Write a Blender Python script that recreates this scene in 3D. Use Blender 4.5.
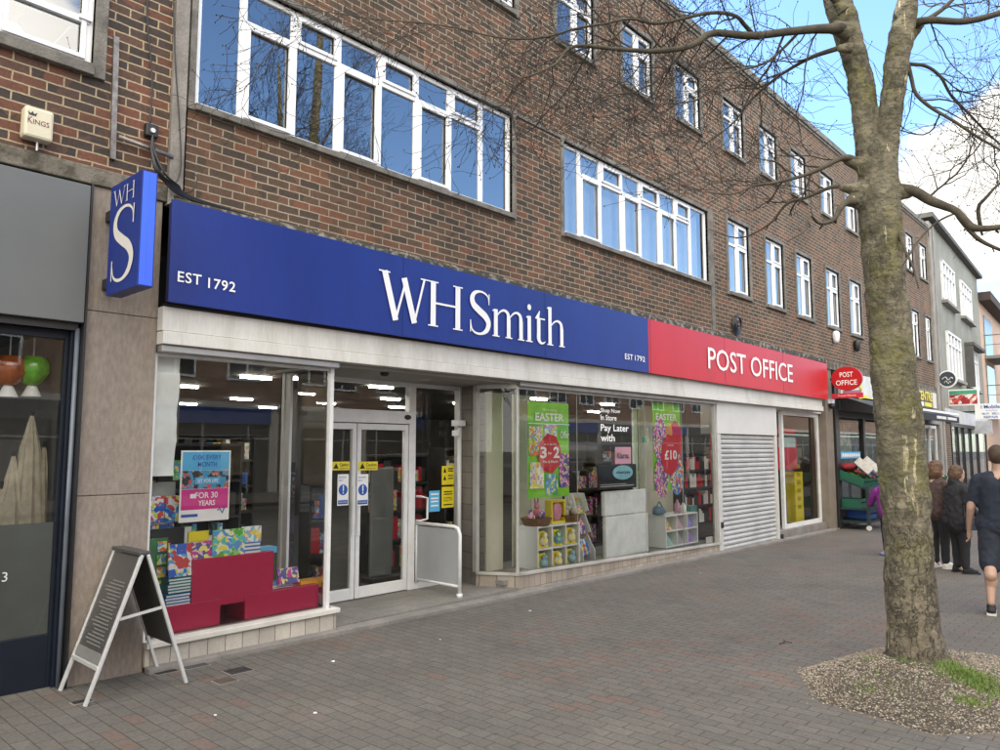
import bpy, bmesh, math, random
import numpy as np
from mathutils import Vector, Matrix, noise as mn
random.seed(7)
R_ = math.radians
for o in list(bpy.data.objects): bpy.data.objects.remove(o, do_unlink=True)
S = bpy.context.scene
COL = S.collection
# ------------------------------------------------------------------ camera
PITCH, YAW, FPX, CAMY, CAMZ = 5.6, 42.3, 750.0, -6.1, 1.7
p_, a_ = R_(PITCH), R_(YAW)
fw = Vector((math.cos(a_)*math.cos(p_), math.sin(a_)*math.cos(p_), math.sin(p_)))
rt = Vector((math.sin(a_), -math.cos(a_), 0)); up = rt.cross(fw)
CP = Vector((0, CAMY, CAMZ))
cd = bpy.data.cameras.new('camera'); cam = bpy.data.objects.new('camera', cd); COL.objects.link(cam)
cd.sensor_width = 36; cd.lens = FPX/1000*36; cd.clip_end = 3000; cd.clip_start = .05
cam.matrix_world = Matrix.Translation(CP) @ Matrix((rt, up, -fw)).transposed().to_4x4()
S.camera = cam
def ray(x, y): return rt*((x-500)/FPX) - up*((y-375)/FPX) + fw
def W(x, y, Y=0.0):
    d = ray(x, y); return CP + d*((Y-CAMY)/d.y)
def WX(x, y, X):
    d = ray(x, y); return CP + d*(X/d.x)
def G(x, y, z=0.0):
    d = ray(x, y); return CP + d*((z-CAMZ)/d.z)
def X_(x, Y=0.0, y=450): return W(x, y, Y).x
def Z_(x, y, Y=0.0): return W(x, y, Y).z
# ------------------------------------------------------------------ light
SUN_EL, SUN_AZ = 42.0, 105.0      # azimuth measured from +X towards +Y
world = bpy.data.worlds.new('World'); S.world = world; world.use_nodes = True
nt = world.node_tree; nt.nodes.clear()
def N(t, k, **kw):
    n = t.nodes.new(k)
    for a, b in kw.items():
        if a.startswith('i_'):
            key = a[2:]; key = int(key) if key.isdigit() else key.replace('_', ' ')
            n.inputs[key].default_value = b
        else: setattr(n, a, b)
    return n
sky = N(nt, 'ShaderNodeTexSky', sky_type='NISHITA', sun_disc=False)
sky.sun_elevation = R_(SUN_EL); sky.sun_rotation = R_(90-SUN_AZ)
sky.air_density = 1.0; sky.dust_density = .4; sky.ozone_density = 1.6
bg = N(nt, 'ShaderNodeBackground', i_Strength=.10)
tin = N(nt, 'ShaderNodeVectorMath', operation='MULTIPLY'); tin.inputs[1].default_value = (.88, 1.02, 1.16)
nt.links.new(sky.outputs[0], tin.inputs[0]); nt.links.new(tin.outputs[0], bg.inputs[0])
tc = N(nt, 'ShaderNodeTexCoord')
mp = N(nt, 'ShaderNodeMapping'); mp.inputs['Scale'].default_value = (1, 1, 1.7); mp.inputs['Location'].default_value = (.37, .1, .2)
nt.links.new(tc.outputs['Generated'], mp.inputs[0])
nz = N(nt, 'ShaderNodeTexNoise', i_Scale=2.6, i_Detail=9.0, i_Roughness=.55, i_Distortion=.25)
nt.links.new(mp.outputs[0], nz.inputs[0])
def bump_dir(v, lo, hi, amt):
    d = N(nt, 'ShaderNodeVectorMath', operation='DOT_PRODUCT'); d.inputs[1].default_value = v
    nt.links.new(tc.outputs['Generated'], d.inputs[0])
    m = N(nt, 'ShaderNodeMapRange', interpolation_type='SMOOTHSTEP')
    m.inputs['From Min'].default_value = lo; m.inputs['From Max'].default_value = hi; m.inputs['To Max'].default_value = amt
    nt.links.new(d.outputs['Value'], m.inputs['Value']); return m
acc = nz.outputs[0]
for px, py, lo, hi, amt in ((985, 150, .9885, .9985, .24), (938, 238, .9984, .9998, .12), (800, 60, .975, .998, -.2), (950, 25, .992, .999, -.18), (990, 300, .994, .9995, -.08)):
    v = ray(px, py).normalized(); m = bump_dir(v, lo, hi, amt)
    ad = N(nt, 'ShaderNodeMath', operation='ADD'); nt.links.new(acc, ad.inputs[0]); nt.links.new(m.outputs[0], ad.inputs[1]); acc = ad.outputs[0]
# unseen cloud bank added behind the viewer as fill light for the facade
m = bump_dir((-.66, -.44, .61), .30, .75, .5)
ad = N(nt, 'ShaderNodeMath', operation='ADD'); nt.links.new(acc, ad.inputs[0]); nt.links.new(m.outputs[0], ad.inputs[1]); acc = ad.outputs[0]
cm = N(nt, 'ShaderNodeMapRange', interpolation_type='SMOOTHSTEP'); cm.inputs['From Min'].default_value = .55; cm.inputs['From Max'].default_value = .68
nt.links.new(acc, cm.inputs['Value'])
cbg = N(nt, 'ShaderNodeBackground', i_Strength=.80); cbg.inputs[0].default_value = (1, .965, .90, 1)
mx = N(nt, 'ShaderNodeMixShader'); wo = N(nt, 'ShaderNodeOutputWorld')
bank = bump_dir((-.66, -.44, .61), .1, .7, .74)      # added bank made brighter than the clouds ahead, to fill the facade
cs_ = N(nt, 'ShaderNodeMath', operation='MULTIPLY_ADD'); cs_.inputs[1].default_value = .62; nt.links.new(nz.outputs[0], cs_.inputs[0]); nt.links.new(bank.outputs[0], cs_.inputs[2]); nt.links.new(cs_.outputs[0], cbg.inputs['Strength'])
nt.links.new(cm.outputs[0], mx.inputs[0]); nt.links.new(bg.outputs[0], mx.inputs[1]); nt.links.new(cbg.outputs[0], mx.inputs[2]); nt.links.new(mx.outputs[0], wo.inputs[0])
sl = bpy.data.lights.new('sun', 'SUN'); sl.energy = 3.2; sl.angle = R_(.6); sl.color = (1, .95, .87)
so = bpy.data.objects.new('sun', sl); COL.objects.link(so)
sd = Vector((math.cos(R_(SUN_AZ))*math.cos(R_(SUN_EL)), math.sin(R_(SUN_AZ))*math.cos(R_(SUN_EL)), math.sin(R_(SUN_EL))))
so.rotation_euler = sd.to_track_quat('Z', 'Y').to_euler()
S.view_settings.view_transform = 'Standard'; S.view_settings.look = 'None'; S.view_settings.gamma = 1
S.view_settings.exposure = 2.1
S.render.engine = 'CYCLES'
S.cycles.max_bounces = 8; S.cycles.transparent_max_bounces = 16; S.cycles.glossy_bounces = 4

# ------------------------------------------------------------------ materials
def base(name):
    m = bpy.data.materials.new(name); m.use_nodes = True; t = m.node_tree
    b = t.nodes['Principled BSDF']; return m, t, b
MC = {}
def mat(name, col, rough=.6, var=.12, scale=3.0, bump=0.0, bscale=60.0, metal=0.0, col2=None, fine=.0, lo=.35, hi=.65, coat=0, stretch=None, spec=None):
    if name in MC: return MC[name]
    m, t, b = base(name)
    b.inputs['Roughness'].default_value = rough; b.inputs['Metallic'].default_value = metal
    if coat: b.inputs['Coat Weight'].default_value = coat; b.inputs['Coat Roughness'].default_value = .08
    if spec is not None: b.inputs['Specular IOR Level'].default_value = spec
    c2 = col2 or tuple(max(0, c*(1-var*2)) for c in col)
    tcn = N(t, 'ShaderNodeTexCoord'); vec = tcn.outputs['Object']
    if stretch:
        mpn = N(t, 'ShaderNodeMapping'); mpn.inputs['Scale'].default_value = stretch; t.links.new(vec, mpn.inputs[0]); vec = mpn.outputs[0]
    n = N(t, 'ShaderNodeTexNoise', i_Scale=scale, i_Detail=6.0, i_Roughness=.6); t.links.new(vec, n.inputs[0])
    r = N(t, 'ShaderNodeMapRange'); r.inputs['From Min'].default_value = lo; r.inputs['From Max'].default_value = hi
    t.links.new(n.outputs[0], r.inputs[0])
    mx = N(t, 'ShaderNodeMix', data_type='RGBA'); t.links.new(r.outputs[0], mx.inputs[0])
    mx.inputs[6].default_value = (*col, 1); mx.inputs[7].default_value = (*c2, 1)
    out = mx.outputs[2]
    if fine:
        n3 = N(t, 'ShaderNodeTexNoise', i_Scale=scale*18, i_Detail=4.0); t.links.new(vec, n3.inputs[0])
        r3 = N(t, 'ShaderNodeMapRange'); r3.inputs['From Min'].default_value = .3; r3.inputs['From Max'].default_value = .7
        r3.inputs['To Min'].default_value = 1-fine; r3.inputs['To Max'].default_value = 1+fine
        t.links.new(n3.outputs[0], r3.inputs[0])
        ml = N(t, 'ShaderNodeVectorMath', operation='SCALE'); t.links.new(out, ml.inputs[0]); t.links.new(r3.outputs[0], ml.inputs['Scale']); out = ml.outputs[0]
    t.links.new(out, b.inputs['Base Color'])
    if bump:
        n2 = N(t, 'ShaderNodeTexNoise', i_Scale=bscale, i_Detail=5.0); t.links.new(tcn.outputs['Object'], n2.inputs[0])
        bp = N(t, 'ShaderNodeBump', i_Strength=bump, i_Distance=.01); t.links.new(n2.outputs[0], bp.inputs['Height']); t.links.new(bp.outputs[0], b.inputs['Normal'])
    MC[name] = m; return m
def brick_mat(name, tones, mortar=(.40, .35, .27), bw=.225, bh=.075, ms=.007, swap=False, axes='xz', dirt=.34, off=.5, bump=.5, mottle=.18, patch=None, sq=1.0, rot=0):
    m, t, b = base(name); b.inputs['Roughness'].default_value = .9
    tcn = N(t, 'ShaderNodeTexCoord'); sp = N(t, 'ShaderNodeSeparateXYZ'); t.links.new(tcn.outputs['Object'], sp.inputs[0])
    cb = N(t, 'ShaderNodeCombineXYZ'); A = {'x': 0, 'y': 1, 'z': 2}
    t.links.new(sp.outputs[A[axes[0]]], cb.inputs[0]); t.links.new(sp.outputs[A[axes[1]]], cb.inputs[1])
    vec = cb.outputs[0]
    # small wobble so that courses are not ruler straight
    wn = N(t, 'ShaderNodeTexNoise', i_Scale=9.0, i_Detail=2.0); t.links.new(vec, wn.inputs[0])
    wv = N(t, 'ShaderNodeVectorMath', operation='SCALE'); sb = N(t, 'ShaderNodeVectorMath', operation='SUBTRACT'); sb.inputs[1].default_value = (.5, .5, .5)
    t.links.new(wn.outputs['Color'], sb.inputs[0]); t.links.new(sb.outputs[0], wv.inputs[0]); wv.inputs['Scale'].default_value = .012
    av = N(t, 'ShaderNodeVectorMath', operation='ADD'); t.links.new(vec, av.inputs[0]); t.links.new(wv.outputs[0], av.inputs[1]); vec = av.outputs[0]
    bt = N(t, 'ShaderNodeTexBrick', offset=off, squash=sq, squash_frequency=2); t.links.new(vec, bt.inputs['Vector'])
    bt.inputs['Color1'].default_value = (0, 0, 0, 1); bt.inputs['Color2'].default_value = (1, 1, 1, 1); bt.inputs['Mortar'].default_value = (.5, .5, .5, 1)
    bt.inputs['Scale'].default_value = 1; bt.inputs['Mortar Size'].default_value = ms; bt.inputs['Mortar Smooth'].default_value = .3
    bt.inputs['Brick Width'].default_value = bw; bt.inputs['Row Height'].default_value = bh; bt.inputs['Bias'].default_value = 0
    src = bt.outputs[0]
    if patch:   # shifts the tone choice by large soft patches
        pn = N(t, 'ShaderNodeTexNoise', i_Scale=patch[0], i_Detail=3.0); t.links.new(vec, pn.inputs[0])
        pr = N(t, 'ShaderNodeMapRange'); pr.inputs['From Min'].default_value = .35; pr.inputs['From Max'].default_value = .65; pr.inputs['To Min'].default_value = -patch[1]; pr.inputs['To Max'].default_value = patch[1]
        t.links.new(pn.outputs[0], pr.inputs[0]); ad = N(t, 'ShaderNodeMath', operation='ADD', use_clamp=True); t.links.new(src, ad.inputs[0]); t.links.new(pr.outputs[0], ad.inputs[1]); src = ad.outputs[0]
    cr = N(t, 'ShaderNodeValToRGB'); cr.color_ramp.interpolation = 'CONSTANT'; t.links.new(src, cr.inputs[0])
    el = cr.color_ramp.elements; el[0].position = 0; el[0].color = (*tones[0], 1); el[1].position = 1/len(tones); el[1].color = (*tones[1], 1)
    for i, c in enumerate(tones[2:], 2): e = el.new(i/len(tones)); e.color = (*c, 1)
    n1 = N(t, 'ShaderNodeTexNoise', i_Scale=38.0, i_Detail=6.0, i_Roughness=.7); t.links.new(vec, n1.inputs[0])
    mq = N(t, 'ShaderNodeMapping'); mq.inputs['Scale'].default_value = (1.5, .7, 1); t.links.new(vec, mq.inputs[0])
    n2 = N(t, 'ShaderNodeTexNoise', i_Scale=.8, i_Detail=8.0, i_Roughness=.65); t.links.new(mq.outputs[0], n2.inputs[0])
    r1 = N(t, 'ShaderNodeMapRange'); r1.inputs['From Min'].default_value = .3; r1.inputs['From Max'].default_value = .7; r1.inputs['To Min'].default_value = 1-mottle*1.6; r1.inputs['To Max'].default_value = 1+mottle*1.6; t.links.new(n1.outputs[0], r1.inputs[0])
    r2 = N(t, 'ShaderNodeMapRange'); r2.inputs['From Min'].default_value = .3; r2.inputs['From Max'].default_value = .7; r2.inputs['To Min'].default_value = 1-dirt; r2.inputs['To Max'].default_value = 1+dirt*.5; t.links.new(n2.outputs[0], r2.inputs[0])
    mx = N(t, 'ShaderNodeMix', data_type='RGBA'); t.links.new(bt.outputs['Fac'], mx.inputs[0]); t.links.new(cr.outputs[0], mx.inputs[6]); mx.inputs[7].default_value = (*mortar, 1)
    mm = N(t, 'ShaderNodeMath', operation='MULTIPLY'); t.links.new(r1.outputs[0], mm.inputs[0]); t.links.new(r2.outputs[0], mm.inputs[1])
    sc = N(t, 'ShaderNodeVectorMath', operation='SCALE'); t.links.new(mx.outputs[2], sc.inputs[0]); t.links.new(mm.outputs[0], sc.inputs['Scale'])
    if name == 'paver':
        vs_ = N(t, 'ShaderNodeTexVoronoi', i_Scale=3.2); t.links.new(vec, vs_.inputs['Vector']); g1 = N(t, 'ShaderNodeMapRange'); g1.inputs['From Min'].default_value = .035; g1.inputs['From Max'].default_value = .055; g1.inputs['To Min'].default_value = .62; t.links.new(vs_.outputs['Distance'], g1.inputs[0])
        ns_ = N(t, 'ShaderNodeTexNoise', i_Scale=1.6, i_Detail=9.0, i_Roughness=.7); t.links.new(vec, ns_.inputs[0]); g2 = N(t, 'ShaderNodeMapRange'); g2.inputs['From Min'].default_value = .30; g2.inputs['From Max'].default_value = .46; g2.inputs['To Min'].default_value = .72; t.links.new(ns_.outputs[0], g2.inputs[0])
        gm = N(t, 'ShaderNodeMath', operation='MULTIPLY'); t.links.new(g1.outputs[0], gm.inputs[0]); t.links.new(g2.outputs[0], gm.inputs[1])
        s2 = N(t, 'ShaderNodeVectorMath', operation='SCALE'); t.links.new(sc.outputs[0], s2.inputs[0]); t.links.new(gm.outputs[0], s2.inputs['Scale']); sc = s2
    t.links.new(sc.outputs[0], b.inputs['Base Color'])
    hm = N(t, 'ShaderNodeMath', operation='MULTIPLY_ADD'); t.links.new(bt.outputs['Fac'], hm.inputs[0]); hm.inputs[1].default_value = -1; t.links.new(n1.outputs[0], hm.inputs[2])
    bp = N(t, 'ShaderNodeBump', i_Strength=bump, i_Distance=.008); t.links.new(hm.outputs[0], bp.inputs['Height']); t.links.new(bp.outputs[0], b.inputs['Normal'])
    MC[name] = m; return m
def glass(name, k=1.0, ior=1.6, tint=(.9, .95, .93), add=.0):
    m = bpy.data.materials.new(name); m.use_nodes = True; t = m.node_tree; t.nodes.clear()
    tr = N(t, 'ShaderNodeBsdfTransparent'); tr.inputs[0].default_value = (*tint, 1)
    gl = N(t, 'ShaderNodeBsdfGlossy', i_Roughness=.0)
    nn = N(t, 'ShaderNodeTexNoise', i_Scale=1.3, i_Detail=2.0); tcn = N(t, 'ShaderNodeTexCoord'); t.links.new(tcn.outputs['Object'], nn.inputs[0])
    bp = N(t, 'ShaderNodeBump', i_Strength=.03, i_Distance=.02); t.links.new(nn.outputs[0], bp.inputs['Height']); t.links.new(bp.outputs[0], gl.inputs['Normal'])
    fr = N(t, 'ShaderNodeFresnel', i_IOR=ior)
    mu = N(t, 'ShaderNodeMath', operation='MULTIPLY_ADD', use_clamp=True); t.links.new(fr.outputs[0], mu.inputs[0]); mu.inputs[1].default_value = k; mu.inputs[2].default_value = add
    mx = N(t, 'ShaderNodeMixShader'); o = N(t, 'ShaderNodeOutputMaterial')
    t.links.new(mu.outputs[0], mx.inputs[0]); t.links.new(tr.outputs[0], mx.inputs[1]); t.links.new(gl.outputs[0], mx.inputs[2]); t.links.new(mx.outputs[0], o.inputs[0])
    MC[name] = m; return m
def emit(name, col, s):
    m, t, b = base(name); b.inputs['Base Color'].default_value = (*col, 1); b.inputs['Emission Color'].default_value = (*col, 1); b.inputs['Emission Strength'].default_value = s
    MC[name] = m; return m
def confetti(name, cols, scale=30.0):   # printed picture: many-coloured patches
    m, t, b = base(name); b.inputs['Roughness'].default_value = .4
    tcn = N(t, 'ShaderNodeTexCoord')
    v1 = N(t, 'ShaderNodeTexVoronoi', i_Scale=scale*.75, i_Randomness=1.0); t.links.new(tcn.outputs['Object'], v1.inputs[0])
    n0 = N(t, 'ShaderNodeTexNoise', i_Scale=scale*.35, i_Detail=1.0); t.links.new(tcn.outputs['Object'], n0.inputs[0])
    sx_ = N(t, 'ShaderNodeSeparateXYZ'); t.links.new(v1.outputs['Color'], sx_.inputs[0])
    n = N(t, 'ShaderNodeMath', operation='MULTIPLY_ADD'); n.inputs[1].default_value = .42; t.links.new(sx_.outputs[0], n.inputs[0]); q_ = N(t, 'ShaderNodeMath', operation='MULTIPLY'); q_.inputs[1].default_value = .58; t.links.new(n0.outputs[0], q_.inputs[0]); t.links.new(q_.outputs[0], n.inputs[2])
    cr = N(t, 'ShaderNodeValToRGB'); cr.color_ramp.interpolation = 'CONSTANT'; t.links.new(n.outputs[0], cr.inputs[0])
    el = cr.color_ramp.elements; k = len(cols); el[0].position = 0; el[0].color = (*cols[0], 1); el[1].position = .36; el[1].color = (*cols[1], 1)
    for i, c in enumerate(cols[2:], 2): e = el.new(.36+.28*(i-1)/(k-1)); e.color = (*c, 1)
    t.links.new(cr.outputs[0], b.inputs['Base Color']); MC[name] = m; return m

BRICK = brick_mat('brick', [(.058, .041, .029), (.100, .060, .037), (.074, .050, .033), (.142, .068, .039), (.108, .061, .037), (.165, .070, .038), (.086, .054, .035), (.128, .067, .039), (.066, .047, .033), (.114, .069, .042)], mortar=(.32, .265, .185), patch=(.9, .16))
BRICKL = brick_mat('brick_left', [(.045, .034, .028), (.085, .05, .036), (.065, .043, .034), (.13, .055, .034), (.10, .055, .038), (.055, .04, .033), (.15, .062, .038)], mortar=(.38, .30, .19), patch=(1.1, .12))
BRICK_OPP = brick_mat('brick_opposite', [(.20, .11, .07), (.27, .14, .085), (.16, .09, .06), (.30, .17, .10)], mortar=(.4, .35, .28))
PAVER = brick_mat('paver', [(.100, .090, .077), (.108, .097, .083), (.114, .102, .087), (.104, .093, .079), (.118, .106, .090), (.106, .094, .079), (.112, .098, .083), (.112, .097, .081), (.115, .096, .080), (.126, .090, .072)], mortar=(.045, .039, .033), bw=.205, bh=.103, ms=.004, axes='yx', bump=.45, mottle=.14, patch=(.45, .33), dirt=.2)
ASPH = mat('asphalt', (.05, .05, .052), .9, .15, 2, .5, 120, fine=.15)
KERB = mat('kerb_stone', (.22, .20, .18), .9, .15, 4, .3, 90, fine=.12)
FLAG = mat('flag_stone', (.17, .155, .135), .9, .2, 3, .3, 80, fine=.12)
CONC = mat('concrete_surround', (.20, .185, .16), .9, .25, 5, .5, 60, fine=.2, col2=(.10, .093, .08))
GRANITE = mat('pillar_stone', (.235, .195, .16), .85, .1, 2.2, .5, 110, fine=.16, col2=(.195, .163, .135), stretch=(1, 1, .35))
LEDGE = mat('mossy_ledge', (.055, .05, .04), .95, .3, 9, .8, 40, fine=.3, col2=(.26, .24, .2), lo=.5, hi=.62)
LINT = mat('lichen_lintel', (.17, .15, .12), .95, .3, 7, .7, 40, fine=.25, col2=(.07, .062, .045), lo=.42, hi=.6)
WHITE = mat('white_upvc', (.80, .81, .82), .35, .03, 4)
WFRAME = mat('white_door_metal', (.66, .66, .65), .4, .06, 6, fine=.04)
DIRTYW = mat('dirty_white_panel', (.60, .585, .54), .55, .1, 1.2, .1, 30, fine=.06, col2=(.42, .395, .34), stretch=(3.0, 3.0, .5), lo=.45, hi=.8)
SILVER = mat('silver_rail', (.42, .42, .41), .4, .1, 3, metal=.6)
BLUE = mat('blue_sign', (.010, .030, .215), .40, .10, 1.1, spec=.35, stretch=(1, 1, .25), fine=.03)
BLUE2 = mat('bright_blue_sign', (.03, .12, .80), .3, .05, 2, coat=.3)
NAVYE = mat('dark_blue_edge', (.008, .014, .06), .45)
RED = mat('red_sign', (.52, .011, .014), .38, .07, 1.1, spec=.35, stretch=(1, 1, .25), fine=.03)
LETTER = mat('white_lettering', (.82, .82, .80), .4, .02)
LGREY = mat('ivory_lettering', (.62, .60, .55), .45, .03)
BLACK = mat('black_plastic', (.012, .012, .013), .4)
DARK = mat('dark_interior', (.035, .033, .03), .8)
TILEC = brick_mat('cream_tile', [(.42, .385, .33), (.46, .42, .36), (.38, .345, .29)], mortar=(.14, .12, .10), bw=.155, bh=.30, ms=.004, off=0, bump=.15, mottle=.06)
TILEG = brick_mat('grey_tile', [(.20, .18, .155), (.225, .20, .17), (.18, .16, .14)], mortar=(.09, .08, .07), bw=.30, bh=.20, ms=.005, axes='yz', off=0, bump=.15, mottle=.07)
TILER = brick_mat('stall_riser_tile', [(.30, .255, .205), (.34, .29, .235), (.27, .225, .18)], mortar=(.14, .12, .10), bw=.11, bh=.30, ms=.004, off=0, bump=.15, mottle=.08)
GREYF = mat('grey_fascia', (.112, .120, .122), .45, .08, .8)
NAVYF = mat('navy_frame', (.007, .011, .020), .5, .1, 5, spec=.25)
STEEL = mat('steel_pipe', (.25, .24, .23), .45, .25, 12, metal=.5, col2=(.12, .10, .09))
ALU = mat('aluminium', (.62, .62, .61), .35, .06, 20, metal=.35)
BURG = mat('burgundy_card', (.42, .010, .065), .42, .05, 2)
SHUT = mat('shutter_grey', (.44, .43, .41), .5, .12, 2.0, fine=.08)
CREAM = mat('cream_panel', (.60, .57, .46), .6, .06, 2)
PAPER = mat('white_paper', (.80, .82, .80), .7, .08, 5, .3, 9)
GPANEL = mat('grey_panel', (.33, .34, .35), .4, .08, 1.5)
SHELFW = mat('white_shelf', (.76, .78, .76), .5, .04)
GLS = glass('shop_glass', k=.9, ior=1.45, add=.008, tint=(.96, .975, .965))
GLU = glass('upper_glass', k=1.2, ior=1.8, add=.20, tint=(.85, .9, .93))
YEL = mat('yellow_sticker', (.75, .62, .02), .5, .03)
SKYB = mat('light_blue_print', (.10, .42, .70), .5, .05)
PINK = mat('magenta_print', (.62, .03, .25), .5, .05)
BPRINT = mat('blue_print', (.02, .10, .42), .5)
REDP = mat('red_print', (.55, .015, .03), .5, .04)
PALEP = mat('pink_print', (.75, .38, .50), .5, .04)
GREENP = mat('green_print', (.13, .50, .02), .5, .2, 4, col2=(.28, .62, .04))
PIC1 = confetti('print_bright', [(.7, .6, .05), (.1, .45, .1), (.75, .3, .4), (.1, .35, .7), (.8, .75, .6), (.75, .2, .05)], 28)
PIC2 = confetti('print_blue', [(.02, .1, .5), (.05, .35, .7), (.6, .6, .1), (.7, .7, .75), (.5, .05, .05)], 30)
PIC3 = confetti('print_pink', [(.6, .05, .3), (.7, .5, .6), (.3, .05, .4), (.8, .75, .2), (.1, .1, .3)], 32)
PIC4 = confetti('print_green', [(.1, .4, .05), (.3, .6, .15), (.1, .5, .5), (.75, .7, .1), (.75, .75, .7), (.1, .3, .6)], 26)
PIC5 = confetti('print_yellow', [(.8, .65, .05), (.8, .72, .3), (.75, .3, .4), (.2, .5, .7), (.8, .8, .7)], 30)
PIC6 = confetti('print_food', [(.45, .03, .04), (.7, .35, .3), (.75, .7, .65), (.55, .08, .06), (.3, .02, .03)], 9)

# ------------------------------------------------------------------ builders
ROOT = {}
def tagit(o, label, cat, group=None, kind=None):
    if label: o['label'] = label
    if cat: o['category'] = cat
    if group: o['group'] = group
    if kind: o['kind'] = kind
    return o
def thing(name, label, cat, loc=(0, 0, 0), group=None):
    o = bpy.data.objects.new(name, None); o.empty_display_size = .2; COL.objects.link(o); o.location = loc
    return tagit(o, label, cat, group)
def wloc(o):
    v = Vector((0, 0, 0))
    while o is not None: v += Vector(o.location); o = o.parent
    return v
class B:
    def __init__(s): s.v = []; s.f = []; s.m = []; s.mi = 0
    def add(s, vs, fs):
        k = len(s.v); s.v += [tuple(v) for v in vs]; s.f += [tuple(i+k for i in f) for f in fs]; s.m += [s.mi]*len(fs); return s
    def box(s, x0, x1, y0, y1, z0, z1):
        x0, x1 = sorted((x0, x1)); y0, y1 = sorted((y0, y1)); z0, z1 = sorted((z0, z1))
        return s.add([(x, y, z) for z in (z0, z1) for y in (y0, y1) for x in (x0, x1)], [(0, 2, 3, 1), (4, 5, 7, 6), (0, 1, 5, 4), (2, 6, 7, 3), (0, 4, 6, 2), (1, 3, 7, 5)])
    def hexa(s, p): return s.add(p, [(0, 3, 2, 1), (4, 5, 6, 7), (0, 1, 5, 4), (1, 2, 6, 5), (2, 3, 7, 6), (3, 0, 4, 7)])
    def obox(s, c, ax, ay, az):     # centre + three half-axis vectors
        c = Vector(c); ax, ay, az = Vector(ax), Vector(ay), Vector(az)
        return s.hexa([c-ax-ay-az, c+ax-ay-az, c+ax+ay-az, c-ax+ay-az, c-ax-ay+az, c+ax-ay+az, c+ax+ay+az, c-ax+ay+az])
    def bar(s, p, q, w, h=None, upv=(0, 0, 1)):
        p, q = Vector(p), Vector(q); h = h or w; d = (q-p); u = Vector(upv)
        if abs(d.normalized().dot(u)) > .98: u = Vector((0, 1, 0))
        sd = d.cross(u).normalized(); u2 = sd.cross(d).normalized()
        return s.obox((p+q)/2, d/2, sd*w/2, u2*h/2)
    def quad(s, *p): return s.add(p, [tuple(range(len(p)))])
    def prism(s, poly, d):
        n = len(poly); d = Vector(d); a = [Vector(p) for p in poly]; b = [p+d for p in a]
        return s.add(a+b, [tuple(range(n))[::-1], tuple(range(n, 2*n))] + [(i, (i+1) % n, n+(i+1) % n, n+i) for i in range(n)])
    def tube(s, pts, rad, n=8, cap=True):
        pts = [Vector(p) for p in pts]; k = len(pts)
        if not hasattr(rad, '__len__'): rad = [rad]*k
        vs = []; u = None
        for i in range(k):
            d = (pts[min(i+1, k-1)]-pts[max(i-1, 0)]).normalized()
            if u is None: u = d.cross(Vector((.13, .31, .94)) if abs(d.z) < .9 else Vector((1, 0, 0))).normalized()
            else: u = (u-d*u.dot(d)).normalized()
            w = d.cross(u)
            vs += [pts[i]+(u*math.cos(2*math.pi*j/n)+w*math.sin(2*math.pi*j/n))*rad[i] for j in range(n)]
        fs = [(i*n+j, i*n+(j+1) % n, (i+1)*n+(j+1) % n, (i+1)*n+j) for i in range(k-1) for j in range(n)]
        if cap: fs += [tuple(range(n))[::-1], tuple((k-1)*n+j for j in range(n))]
        return s.add(vs, fs)
    def cyl(s, p, q, r, n=16, r2=None): return s.tube([p, q], [r, r if r2 is None else r2], n)
    def ball(s, c, r, n=12, sq=(1, 1, 1)):
        c = Vector(c); vs = []; fs = []; m = n//2
        vs.append(c+Vector((0, 0, -r*sq[2])))
        for i in range(1, m):
            a = -math.pi/2+math.pi*i/m
            for j in range(n):
                t = 2*math.pi*j/n; vs.append(c+Vector((r*math.cos(a)*math.cos(t)*sq[0], r*math.cos(a)*math.sin(t)*sq[1], r*math.sin(a)*sq[2])))
        vs.append(c+Vector((0, 0, r*sq[2]))); L = len(vs)-1
        for j in range(n): fs.append((0, 1+(j+1) % n, 1+j)); fs.append((L, 1+(m-2)*n+j, 1+(m-2)*n+(j+1) % n))
        for i in range(m-2):
            for j in range(n): fs.append((1+i*n+j, 1+i*n+(j+1) % n, 1+(i+1)*n+(j+1) % n, 1+(i+1)*n+j))
        return s.add(vs, fs)
    def caps(s, p, q, r0, r1=None, n=14):   # tapered capsule
        r1 = r0 if r1 is None else r1; p, q = Vector(p), Vector(q)
        d = (q-p); d = d.normalized() if d.length > 1e-6 else Vector((0, 0, 1)); pts = []; rr = []
        for a in (0, 15, 35, 60): pts.append(p-d*r0*math.cos(R_(a))); rr.append(max(.001, r0*math.sin(R_(a))))
        pts += [p, q]; rr += [r0, r1]
        for a in (60, 35, 15, 0): pts.append(q+d*r1*math.cos(R_(a))); rr.append(max(.001, r1*math.sin(R_(a))))
        return s.tube(pts, rr, n)
    def make(s, name, m, parent=None, bevel=0, smooth=False, label=None):
        me = bpy.data.meshes.new(name); off = wloc(parent) if parent is not None else Vector((0, 0, 0))
        me.from_pydata([Vector(v)-off for v in s.v], [], s.f); me.validate()
        ms = m if isinstance(m, (list, tuple)) else [m]
        for k in ms: me.materials.append(k)
        if len(ms) > 1: me.polygons.foreach_set('material_index', s.m)
        if smooth: me.polygons.foreach_set('use_smooth', [True]*len(me.polygons))
        me.update(); o = bpy.data.objects.new(name, me); COL.objects.link(o)
        if parent is not None: o.parent = parent
        if bevel:
            b = o.modifiers.new('b', 'BEVEL'); b.width = bevel; b.segments = 2; b.limit_method = 'ANGLE'
        if label: o['label'] = label
        return o
def top(o, label, cat, group=None, kind=None): return tagit(o, label, cat, group, kind)
def copy_tree(o, parent=None):
    c = o.copy(); COL.objects.link(c); c.parent = parent
    for ch in list(o.children): copy_tree(ch, c)
    return c
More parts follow.
